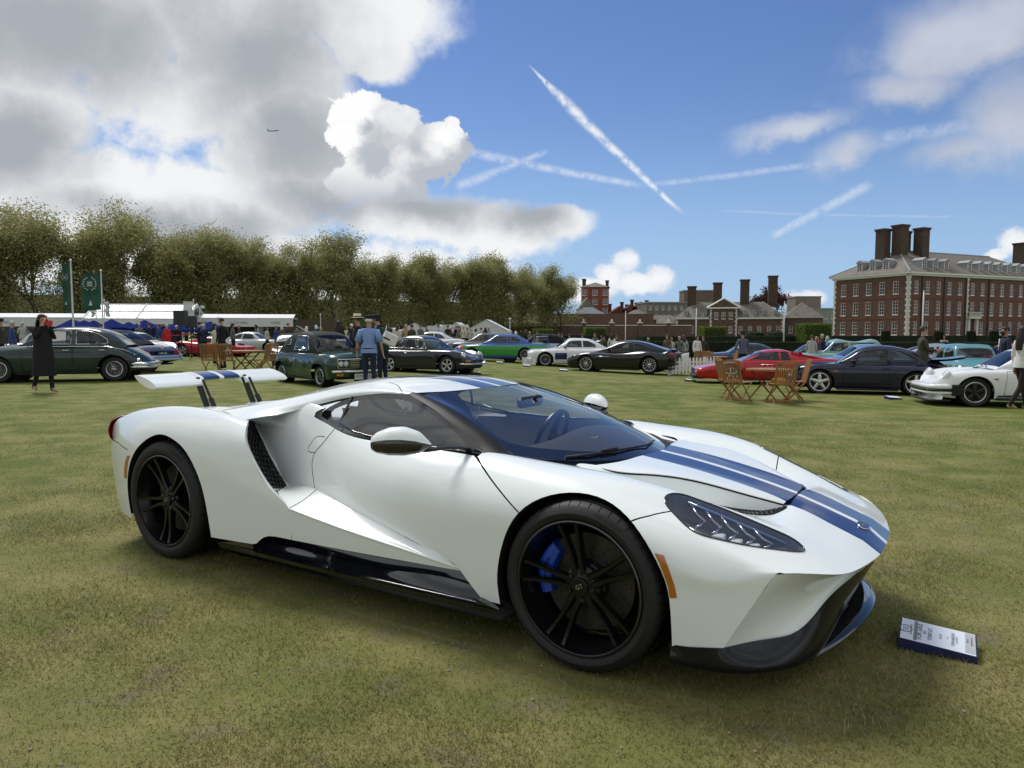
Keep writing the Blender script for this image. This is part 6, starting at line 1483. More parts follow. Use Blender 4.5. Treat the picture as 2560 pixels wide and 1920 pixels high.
def car(name, label, loc, yaw, S, body, group=None, low=False):
    """S: dict of side lines (x forward, 0 = front axle). Returns the root."""
    root = empty(name, (loc[0], loc[1], float(gz(loc[0], loc[1]))), rad(yaw), label, 'car', group)
    xf, xr = S['W'][0][0], S['W'][-1][0]; wb, R, ht = S['wb'], S['R'], S['ht']
    n = 26 if low else 44
    u = np.linspace(0, 1, n); u = u + .10 * np.sin(2 * np.pi * u) / (2 * np.pi) * -1.4; xs = xf + (xr - xf) * u
    W = SP1(S['W'], xs); T = SP1(S['top'], xs); C = SP1(S['crest'], xs); B = L1(S.get('sill', [(xf, .22), (xr, .22)]), xs); Md = L1(S.get('mid', [(xf, .5), (xr, .52)]), xs)
    for xa, a in ((0, S.get('flare_f', .0)), (-wb, S.get('flare_r', 0.))): W = W + a * np.exp(-((xs - xa) / .36) ** 2)
    cf = S.get('cf', .86); rows = []
    for fs, fz in ((0, lambda: T), (.5, lambda: T - .012), (.72 * cf / .86, lambda: T * .55 + C * .45 - .006), (cf, lambda: C), (.955, lambda: C * .78 + Md * .22), (1.0, lambda: Md * .8 + C * .2), (1.0, lambda: Md), (.985, lambda: Md * .45 + B * .55), (.94, lambda: B)):
        rows.append(np.stack([xs, W * fs, fz()], 1))
    SB_ = Surf(cross(full_rows(rows), 2 if low else 3), flip=True)
    Ra = S.get('Ra', R + .045); side = lambda f: abs(f.verts[0].co.y) > .45
    for xa in (0, -wb):
        ra = Ra + (S.get('Rr', R) - R if xa else 0); zc = (S.get('Rr', R) if xa else R)
        arc = [(xa + ra * math.cos(a), zc + ra * math.sin(a)) for a in np.linspace(0, math.pi, 18)] + [(xa - ra, -.1), (xa + ra, -.1)]
        SB_.cut(arc, (0, 2), -1, where=side)
    g = S.get('gh')
    if g:
        ph = [(x, z) for x, z in g['prof']]; x0, x1 = ph[0][0], ph[-1][0]
        for f in SB_.bm.faces:
            c = f.calc_center_median()
            if x1 + .02 < c.x < x0 - .02 and abs(c.y) < L1(g['sb'], c.x) - .02 and c.z > .5: f[SB_.lay] = 7
    for k, d in enumerate(S.get('doors', [])):
        if not low: SB_.strip(d + d[:1], .012, where=lambda f: abs(f.verts[0].co.y) > .5)
        for f in SB_.bm.faces:
            c = f.calc_center_median()
            if f[SB_.lay] == 0 and abs(c.y) > .5 and inpoly((c.x, c.z), d): f[SB_.lay] = 20 + k
    two = S.get('two')
    mf = (lambda f: two[0](f.calc_center_median(), f.normal)) if two else None
    mats = [body] + (two[1] if two else [])
    SB_.panel((0,), 'body', mats, root, matf=mf); SB_.panel((7,), 'cabin_base', M_trim, root)
    for k in range(len(S.get('doors', []))):
        for sg in (-1, 1):
            off = [f for f in SB_.bm.faces if f[SB_.lay] == 20 + k and f.calc_center_median().y * sg < 0]
            for f in off: f[SB_.lay] = 99
            d = SB_.panel((20 + k,), 'door', mats, root, matf=mf)
            for f in off: f[SB_.lay] = 20 + k
            if d and not low:
                dx = [p[0] for p in S['doors'][k]]; hx = min(dx) + .14; hz = S.get('hz', .72); hy = L1(S['W'], hx) * .985 * sg
                MB().tube([(hx + .08, hy, hz), (hx + .06, hy + sg * .025, hz), (hx - .06, hy + sg * .025, hz), (hx - .08, hy, hz)], .011, 6).build('handle', S.get('handle', M_chr), d, smooth=True)
    # ends
    for i, nm in ((0, 'front_panel'), (-1, 'rear_panel')):
        ring = [tuple(r[i]) for r in rows[::-1]] + [(r[i][0], -r[i][1], r[i][2]) for r in rows[1:]]
        mb = MB(); mb.add(ring, [tuple(range(len(ring))) if i == 0 else tuple(reversed(range(len(ring))))]); mb.build(nm, body, root)
    # floor, arches
    mb = MB(); hb = float(W.max()) * .9; bz = float(B.min())
    mb.box(-wb + Ra + .05, -Ra - .05, -hb, hb, bz - .03, bz + .02); mb.box(xr + .12, xf - .12, -hb * .62, hb * .62, bz, bz + .05)
    for xa in (0, -wb):
        for sg in (-1, 1): mb.lathe([(.03, 0), (Ra - .01, 0), (Ra - .01, .22)], 16, Matrix.Translation((xa, sg * (ht - .24), R)) @ Matrix.Rotation(rad(-90 if sg > 0 else 90), 4, 'X'))
    mb.build('underbody', M_dark, root)
    if g:
        gx = np.linspace(x0, x1, 16 if low else 30); zc = SP1(g['prof'], gx); bz = L1(g['belt'], gx); sb = L1(g['sb'], gx); kk = np.clip((zc - bz) / .30, 0, 1); sr = sb - g.get('tum', .55) * np.maximum(zc - bz, 0)
        rw = []
        for ss, zz in ((sr * 0, zc), (sr * .5, zc - .008 * kk), (sr * .82, zc - .03 * kk), (sr + .02 * kk, zc - .085 * kk), ((sr * .5 + sb * .5) + .012 * kk, zc * .5 + bz * .5), (sb, bz - .03)):
            rw.append(np.stack([gx, ss, np.minimum(zz, zc)], 1))
        SG_ = Surf(cross(full_rows(rw), 2 if low else 3), flip=True); roofm = g.get('mat', body); tags = {}
        wh = lambda f: abs(f.normal.y) > .25 or abs(f.verts[0].co.y) > .5
        for k, w_ in enumerate(g.get('wins', [])):
            SG_.cut(w_, (0, 2), 30 + k, where=lambda f: abs(f.calc_center_median().y) > .30)
        if 'ws' in g:
            xb, xt, sbw, stw = g['ws']; SG_.cut([(xb, -sbw), (xb, sbw), (xt, stw), (xt, -stw)], (0, 1), 40)
        if 'bl' in g:
            xt, xb, stw, sbw = g['bl']; SG_.cut([(xt, -stw), (xt, stw), (xb, sbw), (xb, -sbw)], (0, 1), 41)
        SG_.panel((0,), 'roof', roofm, root); SG_.panel((40,), 'windscreen', M_glass, root); SG_.panel((41,), 'rear_window', g.get('blm', M_glass), root)
        for k in range(len(g.get('wins', []))):
            for sg in (-1, 1):
                off = [f for f in SG_.bm.faces if f[SG_.lay] == 30 + k and f.calc_center_median().y * sg < 0]
                for f in off: f[SG_.lay] = 99
                SG_.panel((30 + k,), 'side_window', M_glass, root)
                for f in off: f[SG_.lay] = 30 + k
        if g.get('frames'):
            for w_ in g['wins']:
                for sg in (-1, 1):
                    pts = []
                    for x, z in w_ + w_[:1]:
                        h = SG_.bvh.ray_cast(Vector((x, sg * 2, z)), Vector((0, -sg, 0)))[0]
                        if h: pts.append(h + Vector((0, sg * .004, 0)))
                    if len(pts) > 2: MB().tube(pts, .010, 5, cap=False).build('window_trim', g['frames'], root, smooth=True)
        # seats and wheel
        sx = g.get('seat', (x0 + x1) / 2 + .15); bh = float(L1(g['belt'], sx))
        for sg in (-1, 1):
            mb = MB(); mb.box(sx - .12, sx + .02, sg * .36 - .22, sg * .36 + .22, bh - .35, bh + .10, bev=.05); mb.box(sx - .11, sx, sg * .36 - .12, sg * .36 + .12, bh + .10, bh + .24, bev=.03); mb.build('seat', g.get('seatm', M_trim), root)
        MB().lathe([(.17 + .012 * math.cos(a), .012 * math.sin(a)) for a in np.linspace(0, 6.283, 7)], 18, Matrix.Translation((sx + .55, S.get('wheel_side', 1) * .36, bh + .02)) @ Matrix.Rotation(rad(-65), 4, 'Y')).build('steering_wheel', M_dark, root, smooth=True)
    add_wheels(root, wb, ht, R, **S['wh'], Rr=S.get('Rr'))
    return root
def bumper(root, x, s, z, h, mat, bend=.25, name='bumper', d=.07, zz=None):
    """wrap-round bar; x of the face, half width s"""
    sg = 1 if x > -1 else -1; pts = [(x - sg * bend, -s, z), (x - sg * .06, -s * .93, z), (x, -s * .7, z), (x + sg * .02, 0, z), (x, s * .7, z), (x - sg * .06, s * .93, z), (x - sg * bend, s, z)]
    P = nspline(pts, np.linspace(0, 1, 22)); return MB().tube(P, d / 2, 8, ry=h / d).build(name, mat, root, smooth=True)
def lamp(root, x, y, z, r, mat=None, ring=None, tilt=0., name='headlamp', yaw=0., ry=1.):
    M = Matrix.Translation((x, y, z)) @ Matrix.Rotation(yaw, 4, 'Z') @ Matrix.Rotation(rad(90) + tilt, 4, 'Y') @ Matrix.Diagonal((ry, 1, 1, 1))
    o = MB().lathe([(0, .018), (r * .6, .015), (r * .95, 0), (r, -.03)], 20, M).build(name, mat or M_head, root, smooth=40)
    if ring is not None: MB().lathe([(r * .97, .0), (r * 1.06, .008), (r * 1.12, -.01), (r * 1.1, -.06)], 20, M).build('lamp_ring', ring, o, smooth=True)
    return o
def pbox(root, nm, x0, x1, y0, y1, z0, z1, mat, bev=.0): return MB().box(x0, x1, y0, y1, z0, z1, bev=bev).build(nm, mat, root)
def both(fn):
    for sg in (-1, 1): fn(sg)
def plate(root, x, z, txt, mat, ink, w=.52, h=.11, face=1, y=0.):
    p = pbox(root, 'number_plate', x - .006, x + .006, y - w/2, y + w/2, z - h/2, z + h/2, mat)
    if txt: lettering(txt, h * .85, ink, p, Matrix(((0, 0, face, x + face * .0065), (face, 0, 0, y), (0, 1, 0, z), (0, 0, 0, 1))), .001)
def strip_line(root, pts, r, mat, name='trim_strip'):
    for sg in (-1, 1): MB().tube([(x, sg * s, z) for x, s, z in pts], r, 5).build(name, mat, root, smooth=True)
def door_mirror(root, x, s, z, mat):
    for sg in (-1, 1):
        P = [[(x + .10 * t - .06 + .02 * math.cos(a), sg * (s + .10 + .085 * math.cos(a) * (1 - .25 * t)), z + .05 + .055 * math.sin(a) * (1 - .5 * t * t)) for a in np.linspace(0, 6.283, 11)] for t in (0, .4, .8, 1)]
        m = MB().grid(P).build('door_mirror', mat, root, smooth=True); MB().tube([(x, sg * s, z), (x, sg * (s + .06), z + .03)], .018, 6).build('mirror_arm', mat, m)
# --- dark green saloon with wire wheels
def jaguar():
    S = dict(wb=2.73, R=.335, ht=.735, W=[(.78,.30),(.74,.50),(.6,.68),(.3,.79),(0,.83),(-1.3,.85),(-2.6,.85),(-3.05,.77),(-3.30,.64),(-3.46,.48),(-3.52,.36)],
      top=[(.78,.62),(.7,.80),(.4,.90),(0,.955),(-.5,1.0),(-1.5,1.0),(-2.6,1.0),(-2.9,.95),(-3.18,.82),(-3.44,.64),(-3.52,.55)], crest=[(.78,.60),(.6,.76),(.2,.85),(-.5,.90),(-1.5,.91),(-2.5,.92),(-2.85,.86),(-3.12,.72),(-3.38,.58),(-3.52,.48)], sill=[(.78,.36),(.5,.24),(-3.0,.24),(-3.52,.36)], mid=[(.78,.50),(0,.60),(-2.7,.60),(-3.52,.44)],
      doors=[[(-.62,.30),(-.55,.90),(-1.76,.90),(-1.76,.30)], [(-1.79,.30),(-1.79,.90),(-2.62,.90),(-2.55,.66),(-2.32,.60),(-2.25,.30)]], hz=.84,
      gh=dict(prof=[(-.46,.97),(-.80,1.20),(-1.10,1.38),(-1.5,1.45),(-2.0,1.45),(-2.45,1.36),(-2.75,1.19),(-3.0,.97)], belt=[(-.46,.95),(-3.0,.93)], sb=[(-.46,.60),(-.9,.74),(-1.6,.76),(-2.4,.73),(-2.8,.62),(-3.0,.5)], tum=.36, frames=M_chr,
        wins=[[(-.98,1.0),(-1.22,1.28),(-1.35,1.33),(-1.70,1.35),(-1.72,1.0)], [(-1.84,1.0),(-1.82,1.35),(-2.1,1.34),(-2.35,1.27),(-2.56,1.12),(-2.58,1.03),(-2.52,1.0)]], ws=(-.56, -1.06, .56, .50), bl=(-2.50, -2.84, .40, .44), seat=-1.6), wh=dict(rim=.205, w=.19, wire=True))
    c = car('classic_saloon', 'dark green rounded classic saloon with chrome trim and wire wheels behind the woman in black', (-13.4, 19.35), 193, S, paint('jag_green', (.010, .026, .021)))
    strip_line(c, [(.2,.745,.90),(-.6,.765,.935),(-1.7,.785,.935),(-2.6,.775,.93),(-2.95,.67,.85),(-3.25,.57,.70)], .011, M_chr)
    bumper(c, -3.56, .72, .46, .10, M_chr, .42); bumper(c, -3.58, .74, .38, .07, M_chr, .45); bumper(c, .86, .78, .46, .12, M_chr, .35)
    both(lambda s: lamp(c, .70, s * .52, .70, .09, ring=M_chr)); both(lambda s: lamp(c, -3.34, s * .64, .56, .045, M_tail, M_chr, yaw=math.pi, name='tail_lamp')); pbox(c, 'show_card', -1.60, -1.28, .70, .71, .98, 1.32, M_plateW)
    both(lambda s: pbox(c, 'rear_door_hinge', -1.775, -1.765, s * .845 - .005, s * .845 + .005, .4, .85, M_dark))
jaguar()
def merc():
    S = dict(wb=2.75, R=.32, ht=.74, W=[(.86,.62),(.8,.78),(.4,.88),(0,.90),(-2.7,.90),(-3.4,.86),(-3.85,.82),(-3.98,.76)], top=[(.86,.66),(.6,.80),(0,.88),(-.6,.93),(-2.6,.92),(-3.3,.87),(-3.85,.78),(-3.98,.70)], crest=[(.86,.66),(.5,.78),(-.6,.86),(-2.5,.86),(-3.4,.82),(-3.85,.77),(-3.98,.68)], sill=[(.86,.34),(.5,.24),(-3.2,.25),(-3.98,.38)],
      doors=[[(-.75,.30),(-.70,.86),(-1.95,.86),(-1.90,.30)]], gh=dict(prof=[(-.55,.93),(-.95,1.24),(-1.25,1.36),(-1.8,1.39),(-2.3,1.33),(-2.75,1.10),(-2.95,.92)], belt=[(-.55,.91),(-2.95,.88)], sb=[(-.55,.70),(-2.95,.70)], tum=.36, mat=pmat('softtop_navy', (.012, .014, .032), rough=.95, bump=.3, bscale=150),
        wins=[[(-1.0,.94),(-1.2,1.24),(-1.9,1.26),(-2.05,.94)]], ws=(-.66, -1.12, .60, .50), bl=(-2.42, -2.78, .42, .50), seat=-1.6), wh=dict(rim=.19, w=.19, n=9, w0=.06, w1=.06, cap=.12))
    c = car('navy_cabriolet', 'dark blue classic cabriolet seen from behind with raised cloth roof and black plate', (-15.1, 24.9), 160, S, paint('merc_navy', (.006, .008, .028)))
    bumper(c, -4.06, .86, .52, .10, M_chr, .55); bumper(c, -4.08, .88, .43, .10, M_chr, .55); bumper(c, .93, .88, .5, .12, M_chr, .4)
    def tl(s):
        pbox(c, 'tail_lamp', -4.0, -3.93, s * .64 - .15, s * .64 + .15, .60, .71, M_tail, .015); pbox(c, 'indicator', -4.004, -3.94, s * .76 - .04, s * .76 + .04, .61, .70, M_orange, .01)
    both(tl); plate(c, -4.03, .62, 'HW 66', M_plateB, M_plateW, .50, .12, -1); MB().box(-3.99, -3.97, -.80, .80, .735, .755).build('trim_strip', M_chr, c)
    MB().tube([(-3.985, .055 * math.cos(a), .82 + .055 * math.sin(a)) for a in np.linspace(0, 6.283, 17)], .008, 5).tube([(-3.985, 0, .82), (-3.985, 0, .87)], .007, 4).tube([(-3.985, 0, .82), (-3.985, .045, .79)], .007, 4).tube([(-3.985, 0, .82), (-3.985, -.045, .79)], .007, 4).build('boot_star', M_chr, c)
    P = nspline([(-2.40,-.52,1.16),(-2.35,-.40,1.30),(-2.33,0,1.345),(-2.35,.40,1.30),(-2.40,.52,1.16)], np.linspace(0, 1, 14)); MB().tube(P, .012, 5).build('roof_trim', M_chr, c)
merc()
def mini():
    S = dict(wb=2.04, R=.265, ht=.68, W=[(.66,.56),(.62,.62),(.3,.66),(0,.68),(-1.2,.70),(-2.0,.69),(-2.4,.66),(-2.52,.58)], top=[(.66,.74),(.55,.80),(.2,.835),(-.3,.865),(-2.0,.84),(-2.4,.78),(-2.52,.62)], crest=[(.66,.70),(.5,.76),(0,.79),(-1,.81),(-2.1,.79),(-2.4,.72),(-2.52,.58)], sill=[(.66,.26),(.4,.20),(-2.2,.20),(-2.52,.30)], flare_f=.075, flare_r=.075, Ra=.32,
      doors=[[(-.42,.26),(-.44,.80),(-1.46,.80),(-1.46,.30)]], hz=.66, gh=dict(prof=[(-.26,.86),(-.52,1.14),(-.72,1.30),(-1.1,1.355),(-1.7,1.345),(-2.05,1.22),(-2.3,.98),(-2.42,.80)], belt=[(-.26,.84),(-2.42,.78)], sb=[(-.26,.58),(-.6,.62),(-1.9,.61),(-2.42,.56)], tum=.27, mat=pmat('softtop_green', (.016, .026, .022), rough=.9, bump=.3, bscale=150), frames=M_chr,
        wins=[[(-.66,.88),(-.84,1.24),(-1.40,1.25),(-1.46,.88)], [(-1.72,1.02),(-1.72,1.16),(-1.88,1.15),(-1.92,1.02)]], ws=(-.32, -.67, .55, .50), bl=(-2.08, -2.32, .36, .36), seat=-1.3), wh=dict(rim=.185, w=.20, n=8, w0=.045, w1=.04, cap=.05, col=pmat('mini_rim_green', (.012, .05, .03), rough=.3, coat=.5)))
    c = car('small_green_convertible', 'small boxy bottle green convertible with black hood, square grille and flared arches', (-4.20, 18.1), -47, S, paint('mini_green', (.008, .040, .026)))
    pbox(c, 'grille_surround', .655, .69, -.56, .56, .47, .70, M_chr, .01); pbox(c, 'grille', .66, .695, -.54, .54, .485, .685, M_dark)
    for z in (.52, .56, .60, .645): pbox(c, 'grille_bar', .69, .70, -.24, .24, z, z + .012, M_chr)
    both(lambda s: (lamp(c, .69, s * .34, .585, .072, ring=M_chr), lamp(c, .69, s * .475, .585, .072, ring=M_chr)))
    bumper(c, .76, .68, .40, .075, M_chr, .12); bumper(c, -2.60, .66, .40, .075, M_chr, .12); both(lambda s: pbox(c, 'indicator', .70, .74, s * .52 - .08, s * .52 + .08, .29, .36, M_orange, .01))
    plate(c, .775, .27, 'FEMARE E', M_plateW, M_ink, .56, .14, 1, .12); door_mirror(c, -.62, .63, .88, M_chr)
    def wp(s): MB().tube([(-.26, s * .1 + .15, .87), (-.36, s * .1 + .02, .96), (-.40, s * .1 - .2, 1.0)], .008, 4).build('wiper', M_dark, c)
    wp(-3); wp(1.); MB().tube([(-.70, -.45, 1.28), (-1.02, -.72, 1.50)], .008, 5).build('aerial', M_chr, c); MB().tube([(-2.0, -.60, .98), (-1.8, -.57, 1.16)], .012, 5).build('hood_iron', M_chr, c)
    both(lambda s: strip_line(c, [(-.3,.66,.80),(-1.4,.69,.805),(-2.2,.68,.79)], .006, M_chr) if s > 0 else None); pbox(c, 'show_card', -.56, -.50, .10, .36, .95, 1.16, M_plateW)
mini()
P911 = dict(wb=2.27, R=.315, ht=.70, W=[(.78,.36),(.72,.52),(.5,.68),(.2,.76),(0,.785),(-1.0,.775),(-1.7,.79),(-2.27,.81),(-2.8,.75),(-3.2,.62),(-3.38,.44)], top=[(.78,.50),(.68,.56),(.4,.64),(0,.73),(-.4,.81),(-.7,.85),(-2.2,.86),(-2.6,.84),(-3.0,.72),(-3.3,.58),(-3.38,.5)], crest=[(.78,.50),(.66,.63),(.45,.73),(.2,.78),(-.1,.80),(-.6,.81),(-1.6,.80),(-2.2,.80),(-2.7,.76),(-3.1,.65),(-3.38,.48)], cf=.84, sill=[(.78,.27),(.5,.19),(-2.9,.20),(-3.38,.32)], mid=[(.78,.40),(0,.52),(-2.3,.53),(-3.38,.42)],
   doors=[[(-.55,.26),(-.60,.78),(-1.68,.79),(-1.62,.30)]], hz=.70,
   gh=dict(prof=[(-.42,.82),(-.72,1.05),(-.98,1.22),(-1.3,1.29),(-1.7,1.285),(-2.1,1.20),(-2.5,1.06),(-2.85,.88),(-3.0,.78)], belt=[(-.42,.80),(-1.6,.83),(-2.4,.82),(-3.0,.74)], sb=[(-.42,.60),(-.8,.68),(-1.7,.68),(-2.4,.60),(-3.0,.42)], tum=.46,
     wins=[[(-.86,.86),(-1.06,1.14),(-1.60,1.18),(-1.66,.86)], [(-1.74,.87),(-1.70,1.17),(-1.95,1.13),(-2.22,1.0),(-2.34,.90),(-2.28,.87)]], ws=(-.50, -.95, .57, .48), bl=(-2.06, -2.56, .42, .44), seat=-1.5), wh=dict(rim=.215, w=.20, n=5, w0=.035, w1=.085, cap=.035))
def vary(S, **k):
    S = dict(S); S['gh'] = dict(S['gh']); S['gh'].update(k.pop('gh', {})); S.update(k); return S
def grey911():
    S = vary(P911, gh=dict(frames=M_chr, wins=[[(-.80,.86),(-.93,1.04),(-.93,.86)], [(-.96,.86),(-1.0,1.13),(-1.60,1.18),(-1.66,.86)], [(-1.74,.87),(-1.70,1.17),(-1.95,1.13),(-2.22,1.0),(-2.34,.90),(-2.28,.87)]]), wh=dict(rim=.20, w=.19, n=5, w0=.035, w1=.085, cap=.035))
    c = car('grey_coupe', 'dark slate grey rear-engined classic coupe with chrome window frames', (-1.85, 24.4), -25, S, paint('slate_grey', (.017, .019, .021)))
    bumper(c, .83, .72, .36, .06, M_chr, .35); bumper(c, -3.44, .70, .38, .07, M_chr, .4); both(lambda s: (lamp(c, .60, s * .565, .66, .10, ring=M_chr, tilt=rad(-28)), pbox(c, 'indicator', .68, .77, s * .55 - .10, s * .55 + .10, .42, .48, M_orange, .015)))
    strip_line(c, [(-.40,.745,.205),(-1.9,.755,.205)], .02, M_dark)
grey911()
def navy964():
    S = vary(P911, ht=.78, R=.32, flare_f=.045, flare_r=.12, Ra=.36, sill=[(.78,.22),(.5,.16),(-2.9,.16),(-3.38,.28)], gh=dict(frames=M_dark), wh=dict(rim=.243, w=.26, n=5, w0=.10, w1=.06, cap=.06), handle=M_dark)
    body = paint('midnight_blue', (.006, .007, .026)); c = car('wide_navy_coupe', 'midnight blue wide-arched coupe with whale-tail spoiler and silver five-spoke wheels', (8.47, 19.95), 158, S, body)
    bumper(c, .82, .74, .40, .22, body, .35, d=.10); bumper(c, -3.42, .76, .42, .24, body, .4, d=.12); both(lambda s: (lamp(c, .60, s * .60, .66, .10, ring=body, tilt=rad(-28)), pbox(c, 'indicator', .74, .82, s * .52 - .12, s * .52 + .12, .40, .47, M_orange, .015), pbox(c, 'side_repeater', -.42, -.34, s * .80 - .012, s * .80 + .012, .60, .63, M_orange)))
    door_mirror(c, -.80, .70, .84, body); P = np.array([[(-2.62 - .75 * t, s * (.66 - .10 * t), .95 - .02 * t + .10 * t * t + .02 * (1 - s * s)) for s in np.linspace(-1, 1, 9)] for t in (0, .3, .6, .9, 1)]); MB().grid(P, flip=True).build('rear_spoiler', body, c, smooth=True); MB().grid(P - np.array([0, 0, .05])).build('spoiler_underside', M_dark, c, smooth=True)
    for x in (0, -2.27): MB().box(x - .20 + (.0 if x else 0), x - .12, .60, .70, .30, .46, bev=.02).build('brake_caliper', pmat('caliper_red', (.4, .015, .02), rough=.3, coat=1), c)
    strip_line(c, [(-.42,.80,.30),(-1.75,.80,.30)], .010, M_dark)
navy964()
def white911():
    S = vary(P911, ht=.765, R=.32, flare_f=.05, flare_r=.12, Ra=.36, gh=dict(frames=M_dark), wh=dict(rim=.220, w=.22, n=5, w0=.055, w1=.095, cap=.04, col=pmat('fuchs_black', (.012, .012, .012), rough=.35), lip=M_silver), handle=M_dark)
    body = paint('porsche_white', (.78, .80, .80)); c = car('white_coupe', 'white wide-arched classic coupe with black bumper bellows and black-centred wheels', (10.15, 16.3), 167, S, body)
    bumper(c, .86, .74, .43, .11, body, .40, d=.10); bumper(c, .875, .75, .36, .05, M_dark, .40, d=.10); bumper(c, .86, .74, .30, .07, body, .40, d=.10); both(lambda s: pbox(c, 'bumper_bellow', .22, .46, s * .76 - .03, s * .76 + .03, .24, .48, M_dark, .02))
    MB().grid(np.array([[(.84 - .20 * (y / .7) ** 2 + dx, y, z) for y in np.linspace(-.72, .72, 13)] for dx, z in ((0, .28), (-.02, .20), (.02, .13))]), flip=True).build('chin_spoiler', body, c, smooth=True); bumper(c, .87, .74, .13, .05, M_dark, .40, d=.06)
    both(lambda s: (lamp(c, .56, s * .575, .70, .105, ring=body, tilt=rad(-32)), pbox(c, 'indicator', .80, .90, s * .48 - .13, s * .48 + .13, .335, .385, M_orange, .012), pbox(c, 'fog_lamp', .78, .86, s * .46 - .10, s * .46 + .10, .20, .27, M_head, .012), pbox(c, 'side_repeater', -.42, -.34, s * .805 - .012, s * .805 + .012, .60, .63, M_orange)))
    plate(c, .905, .27, '', M_plateB, None, .46, .12); door_mirror(c, -.80, .70, .84, body); P = nspline([(.40,-.30,.665),(.28,0,.69),(.40,.30,.665)], np.linspace(0, 1, 10)); strip_line(c, [(-.42,.80,.25),(-1.75,.80,.25)], .016, M_dark)
    both(lambda s: MB().tube([(-.36, s * .25, .835), (-.44, s * .1, .86), (-.48, s * .1 - .25, .89)], .008, 4).build('wiper', M_dark, c))
white911()
def aston():
    S = dict(wb=2.69, R=.345, ht=.81, W=[(.98,.40),(.9,.62),(.6,.80),(.2,.90),(0,.915),(-1.2,.89),(-2.2,.93),(-2.69,.945),(-3.3,.88),(-3.6,.74),(-3.68,.62)], top=[(.98,.46),(.85,.58),(.5,.72),(0,.83),(-.5,.90),(-1.5,.94),(-2.8,.96),(-3.3,.94),(-3.6,.92),(-3.68,.80)], crest=[(.98,.46),(.8,.60),(.4,.74),(0,.80),(-.8,.80),(-1.6,.80),(-2.3,.85),(-2.8,.87),(-3.3,.85),(-3.6,.84),(-3.68,.72)], sill=[(.98,.22),(.6,.15),(-3.2,.18),(-3.68,.34)], mid=[(.98,.36),(0,.50),(-2.7,.54),(-3.68,.50)], Ra=.385,
      doors=[[(-.72,.22),(-.68,.80),(-1.95,.84),(-1.88,.40),(-1.75,.24)]], hz=.74, handle=M_dark, gh=dict(prof=[(-.50,.88),(-.85,1.06),(-1.25,1.24),(-1.65,1.31),(-2.0,1.30),(-2.5,1.20),(-3.0,1.04),(-3.45,.92)], belt=[(-.50,.86),(-1.6,.87),(-2.6,.92),(-3.45,.88)], sb=[(-.50,.66),(-.9,.74),(-1.9,.74),(-2.7,.66),(-3.45,.52)], tum=.50, frames=M_dark,
        wins=[[(-1.0,.92),(-1.28,1.13),(-1.55,1.20),(-1.94,1.20),(-1.98,.93)], [(-2.05,.94),(-2.02,1.19),(-2.3,1.14),(-2.56,1.02),(-2.50,.98)]], ws=(-.58, -1.22, .60, .50), bl=(-2.4, -3.1, .44, .46), seat=-1.75), wh=dict(rim=.255, w=.25, n=11, w0=.035, w1=.030, cap=.055))
    b = paint('gt_black', (.006, .006, .008)); c = car('black_coupe', 'long black grand touring coupe with silver multi-spoke wheels', (3.42, 31.0), 155, S, b)
    both(lambda s: (lamp(c, .70, s * .66, .62, .11, tilt=rad(-40), ry=1.5), lamp(c, .86, s * .60, .34, .06, name='fog_lamp'), pbox(c, 'tail_lamp', -3.66, -3.50, s * .66 - .14, s * .66 + .14, .70, .82, M_tail, .03), strip_line(c, [(-.45,.905,.66),(-1.05,.885,.66)], .010, M_chr) if s > 0 else None))
    P = [(.985, .30 * math.cos(a), .45 + .09 * math.sin(a)) for a in np.linspace(0, 6.283, 20)]; MB().tube(P, .012, 5).build('grille_surround', M_chr, c); door_mirror(c, -.95, .76, .92, b); MB().grid(np.array([[(-3.50 - .2 * t, y, .925 + .05 * t) for y in np.linspace(-.6, .6, 7)] for t in (0, .5, 1)]), flip=True).build('boot_lip', b, c, smooth=True)
aston()
